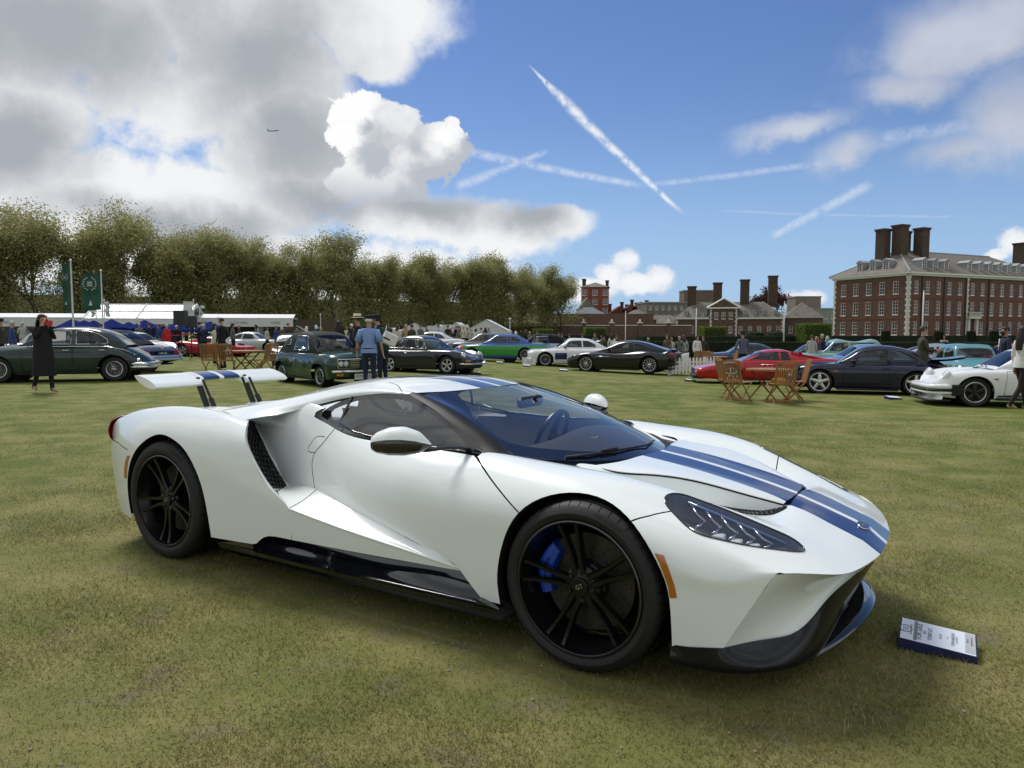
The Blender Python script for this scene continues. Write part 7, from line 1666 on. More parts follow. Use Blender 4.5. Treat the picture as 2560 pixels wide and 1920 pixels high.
def testarossa():
    S = dict(wb=2.55, R=.325, ht=.84, Rr=.33, W=[(1.10,.74),(1.06,.82),(.7,.86),(0,.88),(-1.0,.90),(-2.0,.97),(-2.55,.985),(-3.2,.97),(-3.38,.94)], top=[(1.10,.50),(1.0,.535),(.5,.63),(0,.705),(-.5,.77),(-1.5,.80),(-2.4,.86),(-3.0,.84),(-3.38,.80)], crest=[(1.10,.49),(.9,.53),(.3,.64),(-.2,.70),(-.8,.73),(-2.0,.77),(-2.6,.82),(-3.2,.81),(-3.38,.78)], cf=.92, sill=[(1.10,.26),(.6,.17),(-3.0,.19),(-3.38,.3)], mid=[(1.10,.40),(0,.50),(-3.38,.52)],
      doors=[[(-.42,.24),(-.40,.70),(-1.62,.73),(-1.58,.24)]], hz=.66, handle=M_dark, gh=dict(prof=[(-.30,.735),(-.7,.93),(-1.05,1.08),(-1.35,1.125),(-1.75,1.115),(-1.95,1.06),(-2.3,.98),(-2.7,.90),(-3.0,.84)], belt=[(-.30,.72),(-1.8,.78),(-3.0,.80)], sb=[(-.30,.66),(-.7,.76),(-1.8,.74),(-2.4,.72),(-3.0,.72)], tum=.62, frames=M_dark,
        wins=[[(-.60,.80),(-1.04,1.02),(-1.50,1.05),(-1.52,.80)], [(-1.57,.80),(-1.55,1.05),(-1.80,1.04),(-1.86,.80)]], ws=(-.36, -1.02, .66, .52), bl=(-1.86, -1.95, .45, .45), seat=-1.5, seatm=pmat('tan_leather', (.30, .20, .10), rough=.6)), wh=dict(rim=.215, w=.24, n=5, w0=.075, w1=.06, cap=.05))
    b = paint('rosso', (.42, .008, .014)); c = car('red_wedge_coupe', 'red wedge-shaped mid-engined coupe with slatted door strakes behind the wooden table', (7.2, 24.2), 171, S, b)
    for k in range(5):
        for sg in (-1, 1): MB().tube([(-.9, sg * .90, .34 + .075 * k), (-1.6, sg * .945, .34 + .075 * k), (-2.0, sg * .985, .345 + .075 * k)], .016, 5).build('side_strake', b, c, smooth=True)
    pbox(c, 'nose_grille', 1.06, 1.115, -.62, .62, .36, .47, M_dark); both(lambda s: (pbox(c, 'driving_lamp', 1.05, 1.12, s * .70 - .09, s * .70 + .09, .365, .455, M_head, .01), MB().lathe([(0, .004), (.07, .004), (.075, 0)], 16, Matrix.Translation((-2.15, s * .665, .985)) @ Matrix.Rotation(rad(-90 * s), 4, 'X')).build('fuel_flap', b, c)))
    bumper(c, 1.14, .80, .25, .14, M_dark, .25, d=.1); both(lambda s: MB().grid(np.array([[(-1.88 - .95 * t, s * (.62 + .10 * t), 1.06 - .20 * t - .14 * j) for j in (0, .5, 1)] for t in np.linspace(0, 1, 6)]), flip=(s > 0)).build('flying_buttress', b, c, smooth=True))
testarossa()
def countach():
    S = dict(wb=2.45, R=.32, ht=.80, Rr=.34, W=[(.88,.66),(.8,.80),(.3,.86),(0,.88),(-1.2,.90),(-2.0,.97),(-2.45,.99),(-2.95,.93),(-3.1,.88)], top=[(.88,.42),(.6,.50),(0,.63),(-.4,.70),(-1.5,.78),(-2.4,.80),(-3.1,.74)], crest=[(.88,.41),(.5,.54),(0,.64),(-.8,.68),(-2.0,.74),(-2.6,.78),(-3.1,.70)], cf=.9, sill=[(.88,.2),(.4,.15),(-2.8,.17),(-3.1,.3)], flare_f=.06, flare_r=.06, Ra=.37,
      gh=dict(prof=[(.0,.63),(-.5,.86),(-.9,1.03),(-1.2,1.06),(-1.6,1.04),(-2.2,.88),(-2.6,.79)], belt=[(0,.61),(-2.6,.74)], sb=[(0,.6),(-.5,.72),(-1.6,.70),(-2.6,.5)], tum=.62, wins=[[(-.5,.74),(-.85,.93),(-1.35,.96),(-1.45,.74)]], ws=(-.08, -.84, .62, .44), seat=-1.2), wh=dict(rim=.20, w=.28, n=5, w0=.07, w1=.07, cap=.06))
    b = paint('race_red', (.45, .012, .02)); c = car('red_winged_supercar', 'red low supercar with tall rear wing parked before the white stands', (-14.75, 38.6), -5, S, b, low=True)
    MB().box(-3.25, -2.85, -.85, .85, 1.10, 1.14).build('rear_wing', b, c); both(lambda s: MB().box(-3.1, -2.9, s * .6 - .02, s * .6 + .02, .75, 1.1).build('wing_stay', M_dark, c)); pbox(c, 'nose_grille', .80, .90, -.60, .60, .26, .36, pmat('navy_grille', (.02, .015, .08), rough=.5)); both(lambda s: lamp(c, .88, s * .55, .37, .05))
countach()
TOUR = dict(wb=2.62, R=.31, ht=.78, W=[(.80,.62),(.76,.74),(.4,.80),(0,.82),(-2.6,.83),(-3.2,.80),(-3.55,.74),(-3.62,.68)], top=[(.80,.68),(.7,.74),(.3,.80),(-.5,.86),(-2.5,.87),(-3.2,.85),(-3.62,.78)], crest=[(.80,.66),(.5,.72),(0,.77),(-1,.80),(-2.6,.80),(-3.3,.80),(-3.62,.72)], sill=[(.80,.24),(.4,.15),(-3.2,.17),(-3.62,.3)], flare_f=.04, flare_r=.05, Ra=.36, doors=[[(-.52,.24),(-.5,.80),(-1.72,.80),(-1.68,.24)]], hz=.70,
   gh=dict(prof=[(-.52,.85),(-.9,1.10),(-1.15,1.26),(-1.6,1.30),(-2.1,1.27),(-2.5,1.12),(-2.9,.86)], belt=[(-.52,.84),(-2.9,.84)], sb=[(-.52,.68),(-2.9,.64)], tum=.40, wins=[[(-.92,.88),(-1.15,1.16),(-1.72,1.20),(-1.74,.88)], [(-1.80,.88),(-1.78,1.19),(-2.05,1.17),(-2.35,1.02),(-2.42,.88)]], ws=(-.60, -1.10, .60, .50), bl=(-2.35, -2.76, .46, .50), seat=-1.7), wh=dict(rim=.225, w=.24, n=16, w0=.012, w1=.016, cap=.05, col=pmat('bbs_grey', (.22, .22, .22), rough=.4, metal=.5)))
def csl():
    g, r, u = paint('livery_green', (.03, .24, .035)), paint('livery_orange', (.55, .09, .02)), paint('livery_blue', (.03, .09, .32))
    def two(c, n): return 2 if c.z > .745 or c.z < .27 else (1 if c.x > .42 and c.x < .62 else (2 if c.x >= .62 else 0))
    c = car('green_race_coupe', 'green, orange and blue liveried race coupe with white lettering on its flank', (-1.95, 36.4), 178, vary(TOUR, two=(two, [r, u]), gh=dict(mat=u)), g)
    for sg in (-1, 1): lettering('Gösser Beer', .20, M_sign, c, Matrix(((-sg, 0, 0, -1.0), (0, 0, sg, sg * .835), (0, 1, 0, .52), (0, 0, 0, 1))), .004)
    MB().grid(np.array([[(.82 + .12 * t, y, .40 - .22 * t) for y in np.linspace(-.82, .82, 7)] for t in (0, .5, 1)]), flip=True).build('front_spoiler', paint('livery_mix', (.05, .30, .18)), c, smooth=True); both(lambda s: lamp(c, .80, s * .55, .60, .075)); MB().box(-3.75, -3.5, -.75, .75, 1.0, 1.03).build('rear_wing', u, c)
    MB().tube([(-2.25, -.55, 1.28), (-2.25, .55, 1.28)], .03, 6).build('roof_spoiler', g, c)
csl()
def cabrio():
    d = paint('cabrio_grey', (.035, .037, .040)); b = paint('cabrio_blue', (.20, .28, .36), rough=.3)
    S = dict(wb=2.80, R=.345, ht=.71, W=[(.86,.40),(.8,.58),(.5,.72),(0,.80),(-2.8,.83),(-3.4,.78),(-3.8,.62),(-3.9,.5)], top=[(.86,.62),(.7,.78),(.2,.90),(-.6,.97),(-2.6,.96),(-3.3,.88),(-3.9,.66)], crest=[(.86,.62),(.6,.80),(.2,.88),(-.6,.92),(-2.6,.91),(-3.4,.82),(-3.9,.60)], sill=[(.86,.35),(.5,.24),(-3.4,.25),(-3.9,.4)], two=(lambda c, n: 1 if c.z < .775 - .05 * max(0, c.x) else 0, [d]), doors=[[(-.85,.30),(-.85,.90),(-1.95,.90),(-1.9,.30)]], hz=.82,
      gh=dict(prof=[(-.70,.97),(-1.0,1.22),(-1.2,1.36),(-1.7,1.42),(-2.3,1.38),(-2.75,1.18),(-3.0,.95)], belt=[(-.7,.95),(-3.0,.92)], sb=[(-.7,.62),(-3.0,.62)], tum=.34, mat=pmat('softtop_black', (.008, .008, .009), rough=.95), frames=M_plateW, wins=[[(-1.10,.98),(-1.22,1.24),(-1.28,.98)], [(-1.32,.98),(-1.30,1.28),(-1.85,1.30),(-1.98,.98)]], ws=(-.78, -1.10, .54, .46), seat=-1.7), wh=dict(rim=.215, w=.19, n=3, w0=.2, w1=.2, cap=.15))
    c = car('two_tone_cabriolet', 'pale blue over dark grey classic cabriolet with black hood between two race cars', (-.10, 36.6), 180, S, b); bumper(c, .93, .74, .44, .10, M_chr, .4); both(lambda s: lamp(c, .74, s * .56, .72, .085, ring=M_chr)); strip_line(c, [(-.35,.815,.33),(-2.4,.82,.33)], .014, M_chr)
cabrio()
def group5():
    w = paint('race_white', (.72, .73, .72)); n_ = paint('race_navy', (.012, .016, .10))
    S = vary(TOUR, flare_f=.10, flare_r=.12, Ra=.38, ht=.86, two=(lambda c, n: 1 if -.95 < c.x < -.42 and .34 < c.z < .60 and abs(c.y) > .5 else 0, [n_])); c = car('white_race_saloon', 'white wide-bodied race saloon with deep front spoiler and navy flash', (1.52, 34.6), 182, S, w)
    P = np.array([[(.80 + .22 * t - .15 * (y / .95) ** 4, y, .42 - .36 * t) for y in np.linspace(-.95, .95, 11)] for t in (0, .5, 1)]); MB().grid(P, flip=True).build('front_spoiler', w, c, smooth=True)
    for sg in (-1, 1):
        pbox(c, 'spoiler_end', .45, 1.0, sg * .955 - .01, sg * .955 + .01, .06, .36, w); lettering('PETERSON', .115, pmat('letter_red', (.35, .06, .04), rough=.5), c, Matrix(((-sg, 0, 0, -1.32), (0, 0, sg, sg * .84), (0, 1, 0, .73), (0, 0, 0, 1))), .004); lettering('MAURER', .09, M_ink, c, Matrix(((-sg, 0, 0, -.25), (0, 0, sg, sg * .845), (0, 1, 0, .72), (0, 0, 0, 1))), .004); lettering('Marelli', .10, M_ink, c, Matrix(((-sg, 0, 0, .72), (0, 0, sg, sg * .967), (0, 1, 0, .22), (0, 0, 0, 1))), .003)
        lamp(c, .80, sg * .56, .58, .07); pbox(c, 'nose_stripe', .79, .825, sg * .30 - .06, sg * .30 + .06, .44, .66, M_orange if sg > 0 else n_)
    MB().box(-3.85, -3.5, -.85, .85, 1.02, 1.06).build('rear_wing', w, c); both(lambda s: (pbox(c, 'wing_end_plate', -3.9, -3.45, s * .86 - .01, s * .86 + .01, .85, 1.12, w), door_mirror(c, -.92, .70, .84, M_dark) if s > 0 else None)); MB().grid(np.array([[(-2.52 - .14 * t, y, 1.13 + .06 * t) for y in (-.5, 0, .5)] for t in (0, 1)]), flip=True).build('roof_lip', w, c)
group5()
def blackconv():
    S = dict(wb=2.44, R=.31, ht=.66, W=[(.8,.5),(.6,.68),(0,.76),(-2.4,.76),(-3.0,.70),(-3.2,.60)], top=[(.8,.55),(.3,.75),(-.5,.84),(-2.2,.84),(-2.8,.76),(-3.2,.62)], crest=[(.8,.54),(.3,.72),(-.5,.80),(-2.3,.80),(-2.9,.70),(-3.2,.56)], gh=dict(prof=[(-.6,.83),(-1.0,1.14),(-1.3,1.24),(-1.8,1.24),(-2.2,1.08),(-2.45,.84)], belt=[(-.6,.82),(-2.45,.80)], sb=[(-.6,.6),(-2.45,.6)], tum=.3, mat=pmat('softtop_black', (.008, .008, .009), rough=.95), wins=[[(-1.0,.88),(-1.15,1.08),(-1.6,1.1),(-1.7,.88)]], ws=(-.66, -1.12, .52, .46), bl=(-1.98, -2.34, .50, .52), blm=pmat('vinyl_window', (.30, .30, .31), rough=.15, coat=.5), seat=-1.4), wh=dict(rim=.19, w=.18, wire=True))
    c = car('black_roadster', 'black roadster seen from behind with raised hood, chrome bar and yellow plate', (-8.9, 29.6), 104, S, paint('roadster_black', (.007, .010, .010))); bumper(c, -3.27, .70, .52, .05, M_chr, .2); both(lambda s: (pbox(c, 'overrider', -3.33, -3.25, s * .35 - .03, s * .35 + .03, .44, .62, M_chr, .01), lamp(c, -3.2, s * .56, .58, .045, M_tail, M_chr, yaw=math.pi, name='tail_lamp'))); plate(c, -3.26, .36, 'S 66M', M_plateY, M_ink, .52, .13, -1)
blackconv()
def wagon():
    S = vary(TOUR, gh=dict(prof=[(-.52,.87),(-.8,1.15),(-1.0,1.38),(-1.6,1.46),(-2.6,1.44),(-3.2,1.38),(-3.5,.90)], belt=[(-.52,.86),(-3.5,.86)], tum=.22, wins=[[(-.86,.92),(-1.05,1.30),(-1.72,1.34),(-1.74,.92)], [(-1.84,.92),(-1.84,1.34),(-2.9,1.33),(-3.1,.92)]], ws=(-.60, -.96, .60, .54), bl=(-3.24, -3.44, .46, .50)))
    S['wh'] = dict(rim=.18, w=.17, n=3, w0=.2, w1=.2, cap=.12); c = car('turquoise_estate', 'pale turquoise upright classic estate behind the navy coupe', (14.9, 36.5), 170, S, paint('turquoise', (.20, .36, .36)), low=True); both(lambda s: lamp(c, .8, s * .55, .6, .08, ring=M_chr)); bumper(c, .88, .76, .42, .09, M_chr, .2)
    S = vary(P911, gh=dict(prof=[(-.42,.82),(-.60,1.05),(-.75,1.24),(-1.1,1.30),(-1.9,1.28),(-2.25,1.22),(-2.40,.86)], belt=[(-.42,.80),(-2.4,.82)], sb=[(-.42,.58),(-2.4,.60)], tum=.2, wins=[[(-.70,.86),(-.85,1.16),(-1.30,1.20),(-1.32,.86)], [(-1.42,.86),(-1.42,1.20),(-2.15,1.18),(-2.28,.86)]], bl=(-2.25, -2.38, .48, .52))); S['top'] = [(x, z + .04) for x, z in S['top']]
    c = car('teal_microcar', 'small teal upright car seen from behind next to the man in the green jacket', (15.0, 25.0), 78, S, paint('teal', (.10, .26, .30)), low=True); both(lambda s: lamp(c, -3.3, s * .4, .6, .05, M_tail, yaw=math.pi, name='tail_lamp'))
    car('silver_coupe', 'silver fastback sports coupe in front of the dark hedge on the right', (18.6, 29.0), -15, P911, paint('silver_paint', (.36, .38, .41), metal=.5), low=True); car('scarlet_coupe', 'scarlet low coupe showing its rounded front behind the white coupe', (16.6, 25.6), 195, P911, paint('scarlet', (.40, .010, .016)), low=True)
    car('dark_blue_coupe', 'dark blue coupe half hidden behind the red wedge coupe', (10.6, 37.5), 172, TOUR, paint('dim_blue', (.02, .035, .07)), low=True); car('dark_green_coupe', 'dark green coupe low behind the red coupe roof', (15.2, 40.0), 172, P911, paint('dim_green', (.02, .04, .035)), low=True); car('yellow_coupe', 'yellow small coupe glimpsed through the turquoise estate', (16.4, 38.4), 165, P911, paint('yellow_paint', (.55, .38, .02)), low=True); car('sky_blue_coupe', 'sky blue coupe seen through the navy coupe windows', (11.2, 26.0), 172, P911, paint('sky_paint', (.12, .22, .36)), low=True)
    car('taupe_coupe', 'taupe grey classic coupe with its nose beside the green race coupe', (-3.0, 40.5), 182, TOUR, paint('taupe', (.11, .10, .085)), low=True)
    car('white_suv', 'white tall hatchback parked at the far left before the stands', (-21.5, 31.0), 205, S, paint('suv_white', (.62, .64, .66)), low=True); car('silver_gt', 'silver coupe parked behind the red winged supercar', (-15.0, 45.5), -5, P911, paint('pale_silver', (.45, .50, .50), metal=.3), low=True); car('lime_coupe', 'lime green low coupe beside the silver coupe by the stands', (-18.4, 47.0), -8, P911, paint('lime', (.38, .50, .14)), low=True); car('white_roadster', 'white low coupe behind the blue cabriolet boot', (-17.8, 36.5), -15, P911, paint('ivory', (.66, .68, .70)), low=True); car('white_van_coupe', 'white coupe parked beside the small marquees', (-6.6, 46.0), 178, TOUR, paint('ivory', (.66, .68, .70)), low=True)
wagon()
# ------------------------------------------------------------------ people
M_skin = pmat('skin', (.42, .24, .17), rough=.55); M_skin2 = pmat('skin_tan', (.30, .16, .10), rough=.55)
CLOTH = {}
def cloth(name, col): 
    k = 'cloth_' + name
    if k not in CLOTH: CLOTH[k] = pmat(k, col, rough=.9, noise=.12, nscale=14, bump=.25, bscale=35)
    return CLOTH[k]
CC = dict(black=(.010, .010, .011), navy=(.014, .020, .045), white=(.66, .66, .64), cream=(.52, .48, .38), blue=(.20, .30, .58), grey=(.12, .12, .125), lightgrey=(.36, .36, .35), olive=(.045, .045, .025), green=(.010, .030, .022), brown=(.06, .035, .022), darkbrown=(.020, .012, .010), tan=(.33, .25, .15), red=(.42, .02, .03), sky=(.30, .42, .52), purple=(.10, .10, .16), pink=(.50, .28, .24), royal=(.03, .06, .20), tweed=(.10, .075, .055), nude=(.38, .25, .16))
HAIRC = dict(dark=(.012, .009, .007), brown=(.05, .028, .015), blonde=(.40, .27, .12), grey=(.38, .37, .35), white=(.6, .59, .57), auburn=(.09, .03, .015))
def person(label, loc, yaw, h=1.75, top='black', legs='navy', shoes='black', hair='dark', hairlen=0, arms=None, stride=0., skirt=None, sleeves=1., sit=False, hat=None, detail=False, group=None, bend=0., skin=None, girth=1., headturn=0., z=None, under=None, beard=False):
    k = h / 1.75; zg = float(gz(loc[0], loc[1])) if z is None else z
    root = empty('person', (loc[0], loc[1], zg), rad(yaw), label, 'person', group)
    V = []; E = []; Rr = []; T = []        # vertices, edges, radii, edge tags
    def v(p, r): V.append(Vector(p) * k); Rr.append(r * k if isinstance(r, (int, float)) else (r[0] * k, r[1] * k)); return len(V) - 1
    def e(a, b, t): E.append((a, b)); T.append(t)
    b = rad(bend)
    def tb(x, y, zz):      # lean of the upper body about the hips
        d = zz - .95; return (x * math.cos(b) + d * math.sin(b), y, .95 + d * math.cos(b) - x * math.sin(b))
    g = girth
    pel = v((0, 0, .95), (.115 * g, .15 * g)); wa = v(tb(0, 0, 1.10), (.105 * g, .135 * g)); ch = v(tb(0, 0, 1.27), (.12 * g, .165 * g)); up = v(tb(0, 0, 1.40), (.095, .135)); nb = v(tb(.0, 0, 1.475), (.06, .062)); ne = v(tb(.012, 0, 1.53), (.052, .054)); jaw = v(tb(.03, 0, 1.585), (.072, .060)); hd = v(tb(.022, 0, 1.655), (.094, .074)); cr = v(tb(.008, 0, 1.715), (.072, .058))
    e(pel, wa, 'top'); e(wa, ch, 'top'); e(ch, up, 'top'); e(up, nb, 'top'); e(nb, ne, 'skin'); e(ne, jaw, 'skin'); e(jaw, hd, 'skin'); e(hd, cr, 'skin')
    if detail: ns = v(tb(.118, 0, 1.628), .014); e(hd, ns, 'skin')
    arms = arms or {}
    for sg, nm in ((1, 'l'), (-1, 'r')):
        A = arms.get(nm) or ((.0, .245, 1.16), (.05, .26, .92))
        sh = v(tb(0, sg * .165, 1.425), .062); el = v(tb(A[0][0], sg * A[0][1], A[0][2]), .044); wr = v(tb(A[1][0], sg * A[1][1], A[1][2]), .030); d = (Vector(V[wr]) - Vector(V[el])).normalized() / k
        hp = Vector(V[wr]) / k + d * .075 * k; ha = v(hp, (.038, .020)); e(up, sh, 'top'); e(sh, el, 'top'); e(el, wr, 'top' if sleeves >= 1 else 'skin'); e(wr, ha, 'skin')
        if detail:
            side = Vector((0, 1, 0)) if abs(d.y) < .8 else Vector((1, 0, 0)); q = d.normalized().cross(side).normalized(); q2 = d.normalized().cross(q).normalized()
            for i, (o, L) in enumerate(((-.028, .060), (-.010, .072), (.009, .068), (.027, .052))):
                f1 = v(hp + q * o + d.normalized() * .045, .010); f2 = v(hp + q * o + d.normalized() * (.045 + L * .55) + q2 * .012, .009); f3 = v(hp + q * o + d.normalized() * (.04 + L * .9) + q2 * .030, .008); e(ha, f1, 'skin'); e(f1, f2, 'skin'); e(f2, f3, 'skin')
            t1 = v(hp + q * -.045 + d.normalized() * .012 + q2 * .012, .011); t2 = v(hp + q * -.058 + d.normalized() * .045 + q2 * .022, .010); e(ha, t1, 'skin'); e(t1, t2, 'skin')
        s_ = stride * sg
        hi = v((0, sg * .088, .90), (.098 * g, .092 * g))
        if sit: kn = v((.42, sg * .11, .50), .066); an = v((.40, sg * .11, .09), .044)
        else: kn = v((.02 + .5 * s_ + .04 * abs(s_), sg * .095, .50), .062); an = v((-.02 + s_ - (.08 if s_ < 0 else 0), sg * .10, .09 + (.05 if s_ < 0 else 0)), .042)
        to = v((V[an] / k) + Vector((.15, sg * .02, -.052 if s_ >= 0 else -.07)), (.036, .030)); he = v((V[an] / k) + Vector((-.045, 0, -.045)), .034)
        e(pel, hi, 'legs'); e(hi, kn, 'legs'); e(kn, an, 'legs'); e(an, to, 'shoes'); e(an, he, 'shoes')
    me = bpy.data.meshes.new('body'); me.from_pydata([tuple(p) for p in V], E, []); me.update()
    o = bpy.data.objects.new('body', me); md = o.modifiers.new('s', 'SKIN'); md.use_smooth_shade = True; md.branch_smoothing = .3
    for i, r in enumerate(Rr):
        sv = me.skin_vertices[0].data[i]; sv.radius = r if isinstance(r, tuple) else (r, r); sv.use_root = (i == 0)
    ss = o.modifiers.new('d', 'SUBSURF'); ss.levels = 2 if detail else 1; ss.render_levels = ss.levels
    bmh = baked(o); bpy.data.objects.remove(o); bpy.data.meshes.remove(me)
    mats = [cloth(top, CC[top]), cloth(legs, CC[legs]), skin or M_skin, cloth(shoes, CC[shoes])]; bmh.materials.clear()
    for m in mats: bmh.materials.append(m)
    A_ = np.array([V[a] for a, _ in E]); B_ = np.array([V[c] for _, c in E]); rad_ = np.array([np.mean((np.mean(Rr[a]), np.mean(Rr[c]))) for a, c in E]); code = np.array([dict(top=0, legs=1, skin=2, shoes=3)[t] for t in T]); co = np.empty(len(bmh.vertices) * 3); bmh.vertices.foreach_get('co', co); co = co.reshape(-1, 3); pc = np.array([co[list(p.vertices)].mean(0) for p in bmh.polygons])
    AB = B_ - A_; tt = np.clip(((pc[:, None] - A_) * AB).sum(2) / np.maximum((AB * AB).sum(1), 1e-9), 0, 1); dd = np.linalg.norm(pc[:, None] - A_ - tt[..., None] * AB, axis=2) - rad_ * .6; mi = code[dd.argmin(1)]
    if sleeves < 1:
        pass
    mi[(pc[:, 2] > 1.49 * k) & (mi == 0) & (abs(bend) < 5)] = 2
    mi[(pc[:, 2] < .97 * k) & (mi == 0) & (np.abs(pc[:, 1]) < .17 * k)] = 1
    if skirt: mi[(mi == 1) & (pc[:, 2] > skirt * k)] = 0
    bmh.polygons.foreach_set('material_index', mi.astype(np.int32)); bmh.polygons.foreach_set('use_smooth', [True] * len(bmh.polygons)); bmh.name = 'body'
    ob = bpy.data.objects.new('body', bmh); COL.objects.link(ob); ob.parent = root
    hc = V[hd]; hm = pmat('hair_' + hair, HAIRC[hair], rough=.6, noise=.3, nscale=40) if hair else None
    fx = Vector((math.cos(b), 0, -math.sin(b)))
    if hm:
        mb = MB(); n1, n2 = 9, 14; P = []
        for i in range(n1):
            th = i / (n1 - 1) * rad(112); row = []
            for j in range(n2 + 1):
                ph = j / n2 * 2 * math.pi; front = max(0, math.cos(ph)); lim = th * (1 - .52 * front ** 1.5)
                row.append(hc + Vector((-.012 + .108 * math.sin(lim) * math.cos(ph), .086 * math.sin(lim) * math.sin(ph), .012 + .098 * math.cos(lim))) * k)
            P.append(row)
        mb.grid(P, flip=True)
        if hairlen:
            Q = []
            for i in range(8):
                t = i / 7; row = []
                for j in range(11):
                    a = rad(95) + j / 10 * rad(170); w = 1 + .35 * math.sin(t * 2.6); row.append(hc + Vector((-.01 + .105 * w * math.cos(a) - .02 * t, .090 * w * math.sin(a), .02 - hairlen * t)) * k)
                Q.append(row)
            mb.grid(Q, flip=True); mb.grid([[p + Vector((.03, 0, 0)) * k for p in r] for r in Q])
        mb.build('hair', hm, root, smooth=True)
    if detail:
        for sg in (-1, 1):
            MB().lathe([(0, .006), (.008, .004), (.011, 0)], 8, Matrix.Translation(hc + Vector((.083, sg * .030, -.012)) * k) @ Matrix.Rotation(rad(90), 4, 'Y')).build('eye', M_void_(), root); MB().tube([hc + Vector((.0, sg * .078, -.035)) * k, hc + Vector((-.012, sg * .086, 0)) * k, hc + Vector((.004, sg * .080, .020)) * k], .010, 6).build('ear', skin or M_skin, root, smooth=True)
        MB().tube([hc + Vector((.086, -.024, -.075)) * k, hc + Vector((.094, 0, -.073)) * k, hc + Vector((.086, .024, -.075)) * k], .006, 5).build('mouth', pmat('lips', (.25, .08, .07), rough=.5), root, smooth=True)
    if beard: MB().grid([[hc + Vector((.02 + .078 * math.cos(a) * (1 - .2 * t), .070 * math.sin(a) * (1 - .25 * t), -.045 - .075 * t)) * k for a in np.linspace(rad(-85), rad(85), 9)] for t in (0, .5, 1)]).build('beard', hm or M_dark, root, smooth=True)
    if skirt:
        # coat or dress hanging from the chest to `skirt`
        P = []
        for zz, rx, ry in ((1.40, .105, .175), (1.28, .145, .195), (1.08, .145, .185), (.95, .165, .205), (.75, .18, .225), (skirt, .20, .245)):
            P.append([tuple(Vector(tb(rx * g * math.cos(a) + .015, ry * g * math.sin(a), zz) if zz > .95 else (rx * g * math.cos(a) + .015 + stride * .10 * math.cos(a), ry * g * math.sin(a), zz)) * k) for a in np.linspace(0, 2 * math.pi, 21)])
        MB().grid(P, flip=True).build('coat', mats[0], root, smooth=True)
    elif not sit and under is None:
        P = [[tuple(Vector((rx * g * math.cos(a), ry * g * math.sin(a), zz)) * k) for a in np.linspace(0, 2 * math.pi, 19)] for zz, rx, ry in ((1.12, .122, .155), (1.0, .135, .172), (.90, .142, .180))]
        MB().grid(P, flip=True).build('jacket_hem', mats[0], root, smooth=True)
    if under: 
        MB().add([tuple(Vector(tb(.128 * g, -.035, 1.44)) * k), tuple(Vector(tb(.128 * g, .035, 1.44)) * k), tuple(Vector(tb(.150 * g, .0, 1.12)) * k)], [(0, 1, 2)]).build('shirt_front', cloth(under, CC[under]), root)
    hp_ = hc + Vector((0, 0, .05)) * k
    if hat == 'fedora':
        mb = MB(); mb.lathe([(.165, -.005), (.17, .004), (.105, .015), (.098, .07), (.085, .105), (.04, .10), (0, .095)], 22, Matrix.Translation(hp_) @ Matrix.Diagonal((1.05, .9, 1, 1))); ht_ = mb.build('straw_hat', cloth('straw', (.62, .55, .40)), root, smooth=True); MB().lathe([(.107, .016), (.102, .042)], 22, Matrix.Translation(hp_) @ Matrix.Diagonal((1.05, .9, 1, 1))).build('hat_band', cloth('band', (.10, .08, .06)), ht_)
    elif hat: MB().lathe([(.106, -.01), (.108, .03), (.112, .05), (.095, .075), (0, .085)], 20, Matrix.Translation(hp_) @ Matrix.Diagonal((1.05, .88, 1, 1))).build('cap', cloth(hat, CC[hat]), root, smooth=True); MB().add([tuple(hp_ + Vector(p) * k) for p in ((.08, -.07, .0), (.08, .07, .0), (.17, .05, -.02), (.18, 0, -.015), (.17, -.05, -.02))], [(0, 1, 2, 3, 4)]).build('cap_peak', cloth(hat, CC[hat]), root)
    return root
def M_void_(): return pmat('eye_dark', (.01, .008, .007), rough=.2)
UP = dict(l=((.10, .22, 1.20), (.19, .06, 1.52)), r=((.12, .23, 1.22), (.20, .075, 1.56))); HOLD = dict(l=((.06, .22, 1.15), (.26, .10, 1.12)), r=((.06, .22, 1.15), (.27, .08, 1.14))); POCK = dict(l=((-.04, .26, 1.14), (.08, .17, .96)), r=((-.04, .26, 1.14), (.08, .17, .96))); OUT = dict(l=((.0, .27, 1.17), (.08, .30, .93)), r=((.0, .27, 1.17), (.08, .30, .93))); FOLD = dict(l=((.05, .22, 1.17), (.20, -.02, 1.16)), r=((.05, .22, 1.17), (.20, -.02, 1.12)))
def P_(px, D): p = at(px, D); return (p.x, p.y)
w = person('woman in long black coat and heels holding a red phone to her face', P_(108, 15.7), -28, 1.70, 'black', 'black', 'nude', 'dark', .30, UP, .14, skirt=.38, detail=True)
MB().box(.215, .245, -.05, .10, 1.50, 1.62, bev=.012).build('phone', pmat('phone_red', (.55, .015, .03), rough=.3), None)
ph = bpy.data.objects['phone']; ph.matrix_world = w.matrix_basis @ Matrix.Scale(1.70 / 1.75, 4); tag(ph, 'red phone case held up by the woman in the black coat', 'phone')
m = person('man in pale blue short-sleeved shirt, navy trousers and black cap seen from behind', P_(923, 16.7), 88, 1.72, 'blue', 'navy', 'black', 'white', 0, OUT, sleeves=.5, hat='black', detail=True, girth=1.10)
for sg in (-1, 1): MB().tube([(.0, sg * .162, 1.40), (0, sg * .215, 1.28), (0, sg * .262, 1.15)], [.078, .074, .080], 10).build('sleeve', cloth('blue', CC['blue']), m, smooth=True)
